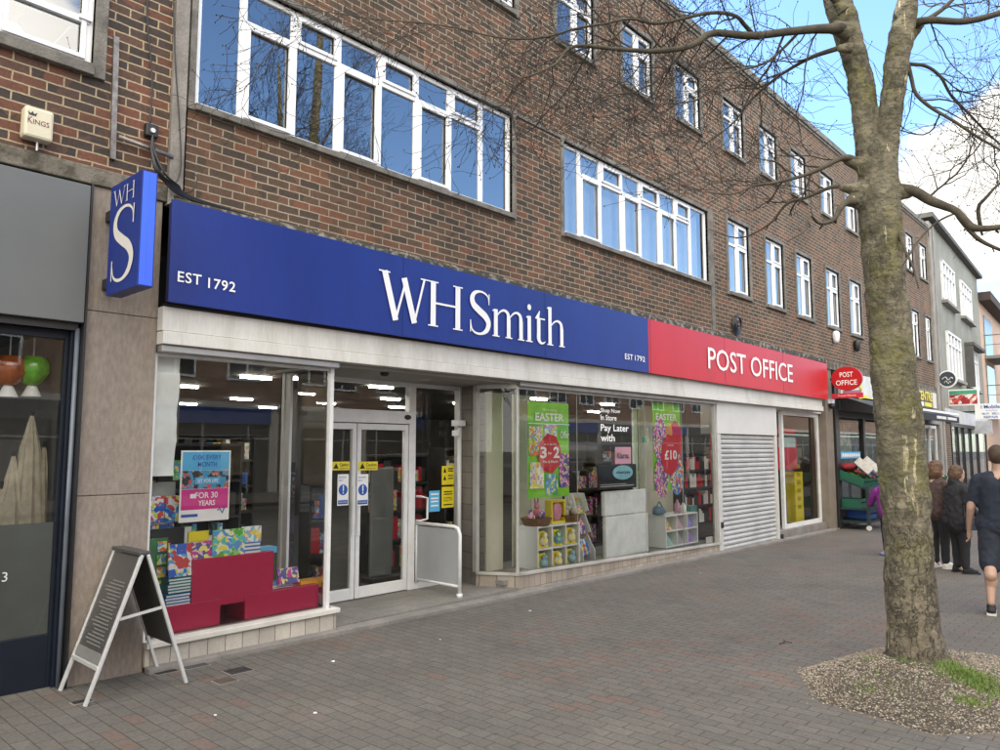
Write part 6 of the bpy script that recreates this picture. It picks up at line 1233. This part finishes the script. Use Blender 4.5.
            text(b, 'i Mobile', (X-.006, ym-w*.22, z0+h*.68), uy, UZ, w*.65, h*.24, .02); text(b, 'Phone Shop', (X-.006, ym-w*.38, z0+h*.50), uy, UZ, w*.4, h*.10); text(b, 'BUY  SELL', (X-.006, ym-w*.25, z0+h*.29), uy, UZ, w*.6, h*.13, .015); text(b, 'REPAIR', (X-.006, ym-w*.30, z0+h*.07), uy, UZ, w*.5, h*.14, .015); b.make('lettering', BPRINT, t)
        else:
            t = thing('projecting_sign', 'pale small sign board hanging under the phone repair sign', 'sign', (X, yc, zc)); b = B(); b.box(X, X+.1, ya_, yb_, z0, z1); b.make('case', mat('pale_sign', (.5, .52, .55), .5), t)
        b = B(); b.box(X+.02, X+.06, ym-.05, .6, zc-.03, zc+.03); b.make('arm', BLACK, t)
far_shops()
# greengrocer's trolley stall
def stall():
    before = set(o.name for o in COL.objects)
    zg = slope(19); g = G(851, 524, zg); g2 = G(876, 525, zg); print('stall', g, g2)
    x0, x1, y0, y1 = 19.0, 20.35, -.95, -.15
    t = thing('display_trolley', 'dark metal wheeled display trolley outside the greengrocer', 'trolley', ((x0+x1)/2, (y0+y1)/2, zg))
    DG = mat('dark_green_paint', (.012, .03, .025), .5)
    b = B()
    for x in (x0, x1):
        for y in (y0, y1): b.box(x-.03, x+.03, y-.03, y+.03, zg+.12, zg+(1.0 if y == y0 else 1.35))
    for z in (.16, .45): b.box(x0, x1, y0, y1, zg+z, zg+z+.04)
    b.hexa([(x0, y0, zg+.9), (x1, y0, zg+.9), (x1, y1, zg+1.2), (x0, y1, zg+1.2), (x0, y0, zg+.94), (x1, y0, zg+.94), (x1, y1, zg+1.24), (x0, y1, zg+1.24)]); b.make('frame', DG, t)
    for x in (x0, x1):
        for y in (y0, y1): b = B(); b.cyl((x-.02, y, zg+.055), (x+.02, y, zg+.055), .055, 14); b.make('wheel', LGREY, t)
    def crate(cx, cy, cz, w, d, h, m_, fill, lab, tilt=.0):
        q = thing('crate', lab, 'crate', (cx, cy, cz)); M = Matrix.Translation((cx, cy, cz)) @ Matrix.Rotation(tilt, 4, 'X'); b = B()
        for bx in ((-w/2, w/2, -d/2, d/2, 0, .015), (-w/2, -w/2+.015, -d/2, d/2, .015, h), (w/2-.015, w/2, -d/2, d/2, .015, h), (-w/2+.015, w/2-.015, -d/2, -d/2+.015, .015, h*.5), (-w/2+.015, w/2-.015, -d/2, -d/2+.015, h*.65, h), (-w/2+.015, w/2-.015, d/2-.015, d/2, .015, h)):
            k = len(b.v); b.box(*bx); b.v[k:] = [tuple(M@Vector(v)) for v in b.v[k:]]
        b.make('crate_shell', m_, q)
        if fill:
            b = B(); [b.ball(M@Vector((random.uniform(-w*.4, w*.4), random.uniform(-d*.38, d*.38), h*.75)), .045, 8) for _ in range(22)]; o = b.make('produce', fill, q, smooth=True); o['kind'] = 'stuff'
    GC = mat('green_crate', (.008, .10, .055), .45); tom = mat('red_produce', (.45, .02, .015), .35); grn = mat('leafy_produce', (.10, .20, .03), .6); wt = mat('cardboard_white', (.55, .53, .48), .7, .15, 9); 
    crate(19.36, -.55, zg+1.09, .6, .6, .18, GC, grn, 'green crate of leafy produce on the trolley nearest the stone pillar', .36)
    crate(20.0, -.55, zg+1.09, .6, .6, .18, GC, tom, 'green crate of red produce on the far end of the trolley', .36)
    crate(19.4, -.5, zg+.49, .55, .5, .2, GC, None, 'empty green crate on the lower shelf of the trolley'); crate(20.0, -.5, zg+.20, .55, .5, .2, BPRINT, None, 'blue crate at the bottom of the trolley')
    crate(19.0, -1.25, zg+.72, .5, .42, .22, GC, grn, 'tilted green crate hooked on the trolley front', .75); crate(19.75, -1.30, zg+.66, .6, .42, .22, GC, None, 'second tilted green crate on the trolley front', .75)
    # tilted white carton
    for i, (dx_, dz_, lab) in enumerate(((0, 0, 'white cardboard fruit carton tilted on the green crates'), (.55, .02, 'second white fruit carton behind the tilted one'))):
        q = thing('fruit_carton', lab, 'carton', (19.27+dx_, -.84, zg+1.36+dz_)); M = Matrix.Translation((19.27+dx_, -.84, zg+1.42+dz_)) @ Matrix.Rotation(.75, 4, 'X') @ Matrix.Rotation(.25, 4, 'Y'); b = B(); b.box(-.24, .24, -.2, .2, -.09, .09); b.v = [tuple(M@Vector(v)) for v in b.v]; b.make('carton_body', wt, q, bevel=.008); b = B(); b.box(-.2, .2, -.206, -.201, -.03, .04); b.v = [tuple(M@Vector(v)) for v in b.v]; b.make('carton_stripe', BPRINT if i == 0 else REDP, q)
    b = B(); b.ball((19.45, -.42, zg+1.42), .20, 12, (1.2, 1, .5)); top(b.make('red_sack', mat('red_sack', (.3, .02, .03), .8, .2, 9), smooth=True), 'red sack at the back of the trolley beside the black post', 'sack')
    for o in COL.objects:
        if o.name not in before and o.parent is None: o.location = Vector(o.location)+Vector((-.58, .28, .005))
    # further stall seen right of the trunk
    t = thing('display_trolley', 'red and green produce stand seen between the trunk and the waiting women', 'trolley', (24.6, -.5, slope(24))); z = slope(24)
    b = B(); [b.box(x-.03, x+.03, y-.03, y+.03, z, z+.95) for x in (23.9, 25.3) for y in (-.9, -.15)]; b.box(23.9, 25.3, -.9, -.15, z+.5, z+.54); b.hexa([(23.9, -.9, z+.85), (25.3, -.9, z+.85), (25.3, -.15, z+1.2), (23.9, -.15, z+1.2), (23.9, -.9, z+.9), (25.3, -.9, z+.9), (25.3, -.15, z+1.25), (23.9, -.15, z+1.25)]); b.make('frame', DG, t)
    crate(24.25, -.55, z+1.07, .6, .6, .16, mat('red_crate', (.4, .02, .02), .5), tom, 'red crate of tomatoes on the farther stand', .42); crate(24.95, -.55, z+1.07, .6, .6, .16, GC, mat('orange_produce', (.6, .22, .01), .5), 'green crate of oranges on the farther stand', .42); crate(24.6, -1.2, z+.02, .6, .4, .3, GC, None, 'green crate standing on the paving by the farther stand')
stall()
# ------------------------------------------------------------------ people
SKIN = mat('skin', (.36, .225, .165), .55, .06, 9); SKINP = mat('skin_pale', (.44, .29, .22), .55, .05, 9)
def remesh(o, vx, sm=6, ss=1):
    r = o.modifiers.new('r', 'REMESH'); r.mode = 'VOXEL'; r.voxel_size = vx; r.use_smooth_shade = True
    s = o.modifiers.new('s', 'SMOOTH'); s.iterations = sm; s.factor = .5
def crinkle(o, amt, size):
    tx = bpy.data.textures.new('fold', 'CLOUDS'); tx.noise_scale = size; d = o.modifiers.new('d', 'DISPLACE'); d.texture = tx; d.strength = amt; d.mid_level = .5
class Fig:
    """a person facing local +X, standing at the origin; height scale h"""
    def __init__(s, pos, ang, h, lab):
        s.t = thing('person', lab, 'person', pos); s.M = Matrix.Translation(pos) @ Matrix.Rotation(ang, 4, 'Z') @ Matrix.Scale(h/1.75, 4)
    def part(s, name, b, m, vx=.012, sm=5, par=None, fold=None):
        b.v = [tuple(s.M@Vector(v)) for v in b.v]; o = b.make(name, m, par or s.t, smooth=True); remesh(o, vx, sm)
        if fold: crinkle(o, *fold)
        return o
def hand(b, w, d, side):
    """palm + four bent fingers + thumb from wrist w along d"""
    w, d = Vector(w), Vector(d).normalized(); f = Vector((1, 0, 0)); f = (f-d*f.dot(d)).normalized(); n = d.cross(f)*side
    b.caps(w, w+d*.07, .024, .030, 8); p = w+d*.075
    for i, L in enumerate((.062, .072, .067, .05)):
        k = p+f*(.027-.018*i)+d*.01; m_ = k+d*L*.5+n*.008; b.caps(k, m_, .0095, .009, 6); b.caps(m_, m_+d*L*.35+n*.025, .009, .0075, 6)
    q = w+d*.03+f*.024; b.caps(q, q+f*.025+d*.03, .012, .0095, 6); b.caps(q+f*.025+d*.03, q+f*.027+d*.06+n*.008, .0095, .008, 6)
def head(b, c, r=.098, yaw=0):
    """c is the head centre; the face looks along local +X turned by yaw"""
    k = len(b.v); b.ball((0, 0, .03), r, 18, (1.02, .82, 1.12)); b.ball((.025, 0, -.045), r*.72, 16, (1, .82, 1.1)); b.ball((.045, 0, -.095), .035, 12, (1, 1, .8))
    b.caps((.094, 0, .0), (.108, 0, -.03), .009, .014, 8); b.ball((.095, 0, -.066), .014, 10, (.7, 1.7, .5)); [b.ball((.0, q*.082, -.005), .024, 10, (.7, .4, 1.3)) for q in (-1, 1)]; b.caps((.088, -.03, .032), (.088, .03, .032), .011, .011, 8); [b.ball((.080, q*.034, .008), .013, 8) for q in (-1, 1)]
    M = Matrix.Translation(c) @ Matrix.Rotation(yaw, 4, 'Z'); b.v[k:] = [tuple(M@Vector(v)) for v in b.v[k:]]
def eyes(F, c, yaw=0):
    b = B(); M = Matrix.Translation(c) @ Matrix.Rotation(yaw, 4, 'Z')
    for q in (-1, 1): b.ball((.090, q*.033, .010), .008, 8)
    b.v = [tuple(F.M@(M@Vector(v))) for v in b.v]; b.make('eyes', BLACK, F.t, smooth=True)
def shoes(F, feet, m_, sole=LGREY):
    for (x, y, z, a) in feet:
        d = Vector((math.cos(a), math.sin(a), 0)); b = B(); b.caps((x-d.x*.06, y-d.y*.06, z+.05), (x+d.x*.10, y+d.y*.10, z+.035), .046, .036, 12); b.caps((x-d.x*.05, y-d.y*.05, z+.09), (x+d.x*.02, y+d.y*.02, z+.06), .045, .045, 10); s_ = F.part('shoe', b, m_, .01, 3)
        b = B(); b.obox((x+d.x*.025, y+d.y*.025, z+.012), d*.125, Vector((-d.y, d.x, 0))*.042, (0, 0, .012)); b.v = [tuple(F.M@Vector(v)) for v in b.v]; b.make('sole', sole, s_)
BLK = mat('black_cloth', (.012, .012, .015), .85, .2, 8); NAVY = mat('navy_cloth', (.012, .018, .035), .85, .2, 8)
def walking_man():
    g = G(1007, 613, -.09); g.z = slope(g.x); F = Fig(g, R_(8), 1.80, 'man in navy t-shirt and dark shorts walking away at the right edge')
    b = B(); head(b, (.03, 0, 1.63)); b.caps((0, 0, 1.42), (.02, 0, 1.56), .062, .056)
    b.caps((0, .0, 1.0), (0, 0, 1.36), .13, .14); b.caps((0, -.10, .95), (0, .10, .95), .12)
    for s in (-1, 1): b.caps((0, s*.08, 1.38), (0, s*.19, 1.37), .06, .062)
    # left arm (+Y) swings forward a little, right arm (-Y) back
    b.caps((0, .205, 1.36), (-.03, .27, 1.09), .054, .043); b.caps((-.03, .27, 1.09), (.06, .30, .85), .042, .028); hand(b, (.06, .30, .84), (.28, .05, -1), -1)
    b.caps((0, -.205, 1.36), (.02, -.27, 1.09), .054, .043); b.caps((.02, -.27, 1.09), (.12, -.30, .86), .042, .028); hand(b, (.12, -.30, .85), (.3, -.05, -1), 1)
    b.caps((0, .10, .92), (-.10, .12, .50), .095, .062); b.caps((-.10, .12, .50), (-.22, .12, .40), .055, .06); b.caps((-.11, .12, .48), (-.26, .13, .13), .062, .036)
    b.caps((0, -.10, .92), (.12, -.11, .50), .095, .062); b.caps((.12, -.11, .50), (.16, -.11, .12), .066, .036); b.ball((.11, -.11, .35), .062, 12, (1, 1, 1.6)); b.ball((-.19, .12, .34), .062, 12, (1, 1, 1.5))
    b.caps((-.26, .13, .13), (-.19, .13, .08), .036, .034); b.caps((.16, -.11, .12), (.22, -.11, .05), .036, .034)
    F.part('body', b, SKIN, .009, 4)
    b = B(); b.ball((.02, 0, 1.685), .103, 18, (1.0, .84, .92)); b.ball((-.015, 0, 1.66), .093, 16, (.85, .86, 1.0)); F.part('hair', b, mat('short_hair', (.06, .035, .02), .8, .2, 20), .01, 3)
    b = B(); b.caps((0, -.05, .98), (0, -.06, 1.34), .15, .155); b.caps((0, .05, .98), (0, .06, 1.34), .15, .155); b.caps((0, -.14, 1.40), (0, .14, 1.40), .075); [b.caps((0, s*.18, 1.385), (0, s*.245, 1.17), .078, .074) for s in (-1, 1)]; b.caps((-.0, -.1, .93), (0, .1, .93), .145); F.part('t_shirt', b, NAVY, .012, 5, fold=(.02, .10))
    b = B(); b.caps((0, -.09, .90), (0, .09, .90), .145); b.caps((0, .10, .88), (-.085, .12, .50), .125, .105); b.caps((0, -.10, .88), (.10, -.11, .50), .125, .105); F.part('shorts', b, mat('dark_shorts', (.014, .02, .034), .85, .2, 8), .012, 4, fold=(.02, .09))
    shoes(F, [(-.20, .13, .0, 0), (.20, -.11, 0, 0)], mat('dark_trainer', (.02, .02, .022), .7, .3, 20))
    # phone-size pouch none
walking_man()
def woman_black():
    g = G(962, 573, slope(12.8)); g.z = slope(g.x); F = Fig(g, R_(-44), 1.56, 'woman in a black padded coat with a dark shoulder bag, waiting')
    hc = (.03, 0, 1.60); b = B(); head(b, hc); b.caps((-.01, 0, 1.40), (.0, 0, 1.54), .058, .052); b.caps((0, 0, 1.0), (0, 0, 1.36), .13, .13)
    b.caps((0, .18, 1.34), (.0, .25, 1.08), .05, .045); b.caps((.0, .25, 1.08), (.20, .20, .97), .04, .028); hand(b, (.21, .20, .965), (1, -.3, -.2), 1)
    b.caps((0, -.18, 1.34), (-.0, -.25, 1.08), .05, .045); b.caps((-.0, -.25, 1.08), (.20, -.18, .93), .04, .028); hand(b, (.22, -.18, .92), (.9, .2, -.5), -1)
    for s in (-1, 1): b.caps((0, s*.09, .9), (.01, s*.10, .5), .09, .06); b.caps((.01, s*.10, .5), (.0, s*.10, .1), .055, .04); b.caps((0, s*.10, .08), (.06, s*.10, .05), .035, .03)
    F.part('body', b, SKINP, .009, 4); eyes(F, hc)
    hm = mat('auburn_hair', (.11, .06, .032), .75, .3, 22, .5, 60); b = B(); b.ball((.0, 0, 1.655), .112, 18, (1.0, .92, 1.0)); b.ball((-.04, 0, 1.60), .105, 16, (.85, .98, 1.1)); [b.ball((-.01, s*.08, 1.60), .05, 10, (1, .6, 1.4)) for s in (-1, 1)]; F.part('hair', b, hm, .01, 3, fold=(.02, .03))
    b = B(); b.caps((-.02, -.05, .82), (0, -.05, 1.32), .20, .165); b.caps((-.02, .05, .82), (0, .05, 1.32), .20, .165); b.caps((-.01, -.14, 1.38), (-.01, .14, 1.38), .075); b.caps((-.02, 0, 1.42), (-.05, 0, 1.47), .10, .095)
    for s in (-1, 1): b.caps((0, s*.20, 1.34), (.0, s*.27, 1.08), .082, .075); b.caps((.0, s*.27, 1.08), (.17, s*.21, .97), .075, .055)
    F.part('coat', b, BLK, .012, 4, fold=(.035, .07))
    b = B(); [b.caps((0, s*.09, .8), (.01, s*.10, .5), .11, .085) and b.caps((.01, s*.10, .5), (.0, s*.10, .12), .08, .062) for s in (-1, 1)]; F.part('trousers', b, BLK, .012, 4, fold=(.015, .1))
    shoes(F, [(.02, .12, 0, .2), (.05, -.12, 0, -.2)], BLK, BLK)
    bg_ = thing('shoulder_bag', 'dark navy shoulder bag hanging at the hip of the woman in black', 'bag', F.M@Vector((.05, -.27, .8))); b = B(); b.obox((.06, -.29, .83), (.15, 0, 0), (0, .04, 0), (0, 0, .11)); b.obox((.06, -.335, .87), (.152, 0, 0), (0, .008, 0), (0, 0, .06)); b.v = [tuple(F.M@Vector(v)) for v in b.v]; b.make('bag_body', mat('navy_leather', (.02, .028, .05), .45), bg_, bevel=.015); b = B(); b.tube([F.M@Vector(v) for v in ((-.08, -.27, .92), (-.06, -.23, 1.2), (.0, -.13, 1.475), (.07, -.10, 1.35), (.19, -.24, .92))], .010, 6); b.make('strap', BLACK, bg_)
woman_black()
def woman_brown():
    g = G(941, 568, slope(13.3)); g.z = slope(g.x); F = Fig(g, R_(-30), 1.62, 'woman in a brown patterned jacket half hidden behind the woman in black')
    hc = (.03, 0, 1.60); b = B(); head(b, hc); b.caps((-.01, 0, 1.40), (.0, 0, 1.54), .058, .052); b.caps((0, 0, 1.0), (0, 0, 1.36), .13, .13)
    for s in (-1, 1): b.caps((0, s*.18, 1.34), (-.02, s*.24, 1.08), .05, .042); b.caps((-.02, s*.24, 1.08), (.05, s*.24, .86), .04, .028); hand(b, (.06, s*.24, .85), (.3, 0, -1), -s); b.caps((0, s*.09, .9), (.01, s*.10, .5), .09, .06); b.caps((.01, s*.10, .5), (.0, s*.10, .1), .055, .04); b.caps((0, s*.10, .08), (.06, s*.10, .05), .035, .03)
    F.part('body', b, SKINP, .009, 4); eyes(F, hc)
    b = B(); b.ball((.0, 0, 1.65), .118, 18, (1.0, .95, 1.0)); b.ball((-.045, 0, 1.57), .112, 16, (.85, 1.05, 1.25)); [b.ball((-.01, s*.085, 1.56), .055, 10, (1, .6, 1.6)) for s in (-1, 1)]; F.part('hair', b, mat('brown_hair', (.13, .065, .035), .75, .3, 22, .5, 60), .01, 3, fold=(.02, .03))
    b = B(); b.caps((-.01, -.05, .92), (0, -.05, 1.32), .175, .15); b.caps((-.01, .05, .92), (0, .05, 1.32), .175, .15); b.caps((-.01, -.14, 1.38), (-.01, .14, 1.38), .07)
    for s in (-1, 1): b.caps((0, s*.20, 1.34), (-.02, s*.26, 1.08), .075, .065); b.caps((-.02, s*.26, 1.08), (.04, s*.25, .88), .062, .05)
    F.part('jacket', b, mat('brown_tweed', (.085, .05, .042), .9, .3, 30, col2=(.03, .02, .02)), .012, 4, fold=(.025, .07))
    b = B(); [b.caps((0, s*.09, .85), (.01, s*.10, .5), .105, .08) and b.caps((.01, s*.10, .5), (.0, s*.10, .12), .075, .062) for s in (-1, 1)]; F.part('trousers', b, BLK, .012, 4, fold=(.015, .1))
    shoes(F, [(.02, .12, 0, .2), (.05, -.12, 0, -.2)], LGREY)
woman_brown()
def woman_purple():
    g = G(892, 556, slope(14)); g.z = slope(g.x); F = Fig(g, R_(35), 1.50, 'person in a purple jacket bending to the produce, mostly behind the tree trunk')
    hc = (.26, 0, 1.46); b = B(); head(b, hc); b.caps((.17, 0, 1.30), (.26, 0, 1.38), .058, .052); b.caps((0, 0, .98), (.14, 0, 1.28), .13, .13)
    for s in (-1, 1): b.caps((.14, s*.18, 1.25), (.26, s*.24, 1.02), .05, .042); b.caps((.26, s*.24, 1.02), (.42, s*.20, .98), .04, .028); hand(b, (.43, s*.20, .98), (1, 0, -.2), s); b.caps((0, s*.09, .9), (.01, s*.10, .5), .09, .06); b.caps((.01, s*.10, .5), (-.03, s*.10, .1), .055, .04); b.caps((-.03, s*.10, .08), (.04, s*.10, .05), .035, .03)
    F.part('body', b, SKINP, .009, 4); eyes(F, hc)
    b = B(); b.ball((.27, 0, 1.475), .112, 18, (1.0, .92, 1.0)); b.ball((.23, 0, 1.42), .10, 16, (.85, .98, 1.1)); F.part('hair', b, mat('grey_hair', (.25, .23, .21), .75, .3, 22), .01, 3)
    b = B(); b.caps((-.05, -.05, .86), (.10, -.05, 1.24), .185, .16); b.caps((-.05, .05, .86), (.10, .05, 1.24), .185, .16); b.caps((.13, -.14, 1.29), (.13, .14, 1.29), .075)
    for s in (-1, 1): b.caps((.14, s*.20, 1.26), (.26, s*.26, 1.03), .08, .07); b.caps((.26, s*.26, 1.03), (.40, s*.21, .98), .068, .05)
    F.part('jacket', b, mat('purple_jacket', (.15, .010, .16), .7, .12, 6), .012, 4, fold=(.03, .09))
    b = B(); [b.caps((0, s*.09, .8), (.01, s*.10, .5), .10, .08) and b.caps((.01, s*.10, .5), (-.03, s*.10, .12), .075, .062) for s in (-1, 1)]; F.part('trousers', b, BLK, .012, 4)
    shoes(F, [(.0, .12, 0, .2), (.02, -.12, 0, -.2)], mat('pale_trainer', (.5, .5, .6), .6), BPRINT)
woman_purple()
# ------------------------------------------------------------------ across the road (seen in the glass)
def across():
    Yo = -22.5; ob = thing('opposite_terrace', 'brown brick terrace across the road seen reflected in the shop glass', 'building', (0, Yo, 0))
    b = B(); b.box(-25, 180, Yo-8, Yo, 3.6, 9.4); b.make('wall', BRICK_OPP, ob)
    b = B(); b.box(-25, 180, Yo-8, Yo-.05, -.9, 3.0); b.make('shop_windows', mat('opp_glass', (.03, .035, .04), .15), ob)
    b = B(); b.box(-25, 180, Yo, Yo+.1, 3.35, 3.6); [b.box(x, x+.4, Yo-.05, Yo+.05, -.6, 3.4) for x in range(-25, 62, 6)]; b.make('stone_band', mat('opp_stone', (.5, .47, .42), .8), ob)
    b = B()
    for x in range(-24, 120, 2): b.box(x, x+.08, Yo-.05, Yo+.02, -.6, 2.7)
    b.box(-25, 120, Yo-.05, Yo+.03, 2.05, 2.12); b.make('shopfront_bars', mat('opp_bar', (.35, .34, .32), .6), ob)
    for k in range(34): x = -22+k*4.1; b = B(); b.box(x, x+1.3, Yo-.045, Yo-.03, .6, 1.7+.3*math.sin(k*3)); b.make('window_poster', [DARK, mat('opp_print', (.16, .15, .14), .6), mat('opp_print_tan', (.22, .18, .12), .6), DARK, mat('opp_print_blue', (.05, .08, .14), .6)][(k*3) % 5], ob)
    cols = [mat('opp_blue', (.02, .05, .22), .5), mat('opp_dark', (.05, .05, .055), .5), mat('opp_blue2', (.03, .07, .26), .5), mat('opp_slate', (.08, .09, .10), .5)]
    for i, x in enumerate(range(-25, 62, 6)): b = B(); b.box(x+.4, x+6, Yo-.04, Yo+.15, 2.7, 3.35); b.make('fascia_board', cols[i % 4], ob)
    n = 0
    for x in range(-24, 60, 3):
        for z in (4.5, 7.0):
            b = B(); w = 1.7; fr(b, x, x+w, z, z+1.5, .09, Yo, Yo+.06); b.box(x+w/2-.04, x+w/2+.04, Yo, Yo+.06, z+.09, z+1.41); b.box(x+.09, x+w-.09, Yo, Yo+.055, z+.95, z+1.02); f = b.make('window', WHITE, ob); b = B(); b.box(x+.09, x+w-.09, Yo+.005, Yo+.02, z+.09, z+1.41); b.make('pane', MC['opp_glass'], f)
    # parked van
    vx, vy, vz = 21.5, -8.9, -.31
    t = thing('parked_van', 'silver panel van parked at the kerb, seen reflected in the long window', 'van', (vx, vy, vz)); sil = mat('van_paint', (.34, .35, .36), .3, .03, 2, metal=.3, coat=.6)
    prof = [(0, .35), (0, 1.95), (.12, 2.12), (.5, 2.2), (3.3, 2.2), (3.7, 2.1), (4.45, 1.35), (5.2, 1.12), (5.35, .9), (5.35, .35)]
    b = B(); b.prism([(vx+x, vy, vz+z) for x, z in prof], (0, -1.9, 0)); b.make('van_body', sil, t, bevel=.05)
    b = B(); b.prism([(vx+3.3, vy+.004, vz+1.3), (vx+4.3, vy+.004, vz+1.3), (vx+3.75, vy+.004, vz+1.95), (vx+3.3, vy+.004, vz+1.95)], (0, -.003, 0)); b.prism([(vx+4.42, vy-.1, vz+1.4), (vx+3.78, vy-.1, vz+2.04), (vx+3.78, vy-1.8, vz+2.04), (vx+4.42, vy-1.8, vz+1.4)], (.02, 0, .02)); b.make('van_window', BLACK, t)
    b = B(); b.box(vx+.05, vx+5.2, vy, vy+.012, vz+.85, vz+.9); b.make('trim', BLACK, t)
    for x in (1.0, 4.4):
        for y in (.0, -1.75): b = B(); b.cyl((vx+x, vy+y+.02, vz+.33), (vx+x, vy+y-.2, vz+.33), .33, 24); w = b.make('wheel', BLACK, t); b = B(); b.cyl((vx+x, vy+y+.03, vz+.33), (vx+x, vy+y+.0, vz+.33), .19, 16); b.make('rim', ALU, w)
    # another bare tree over there
    c = copy_tree(tree); c.location = (25.5, -19.0, slope(25)); c.rotation_euler = (0, 0, 2.2); c['label'] = 'bare street tree across the road seen reflected in the glass'
    c = copy_tree(tree); c.location = (-7.5, -4.6, .05); c.rotation_euler = (0, 0, 1.1); c['label'] = 'bare street tree behind the viewer on the near pavement'
across()
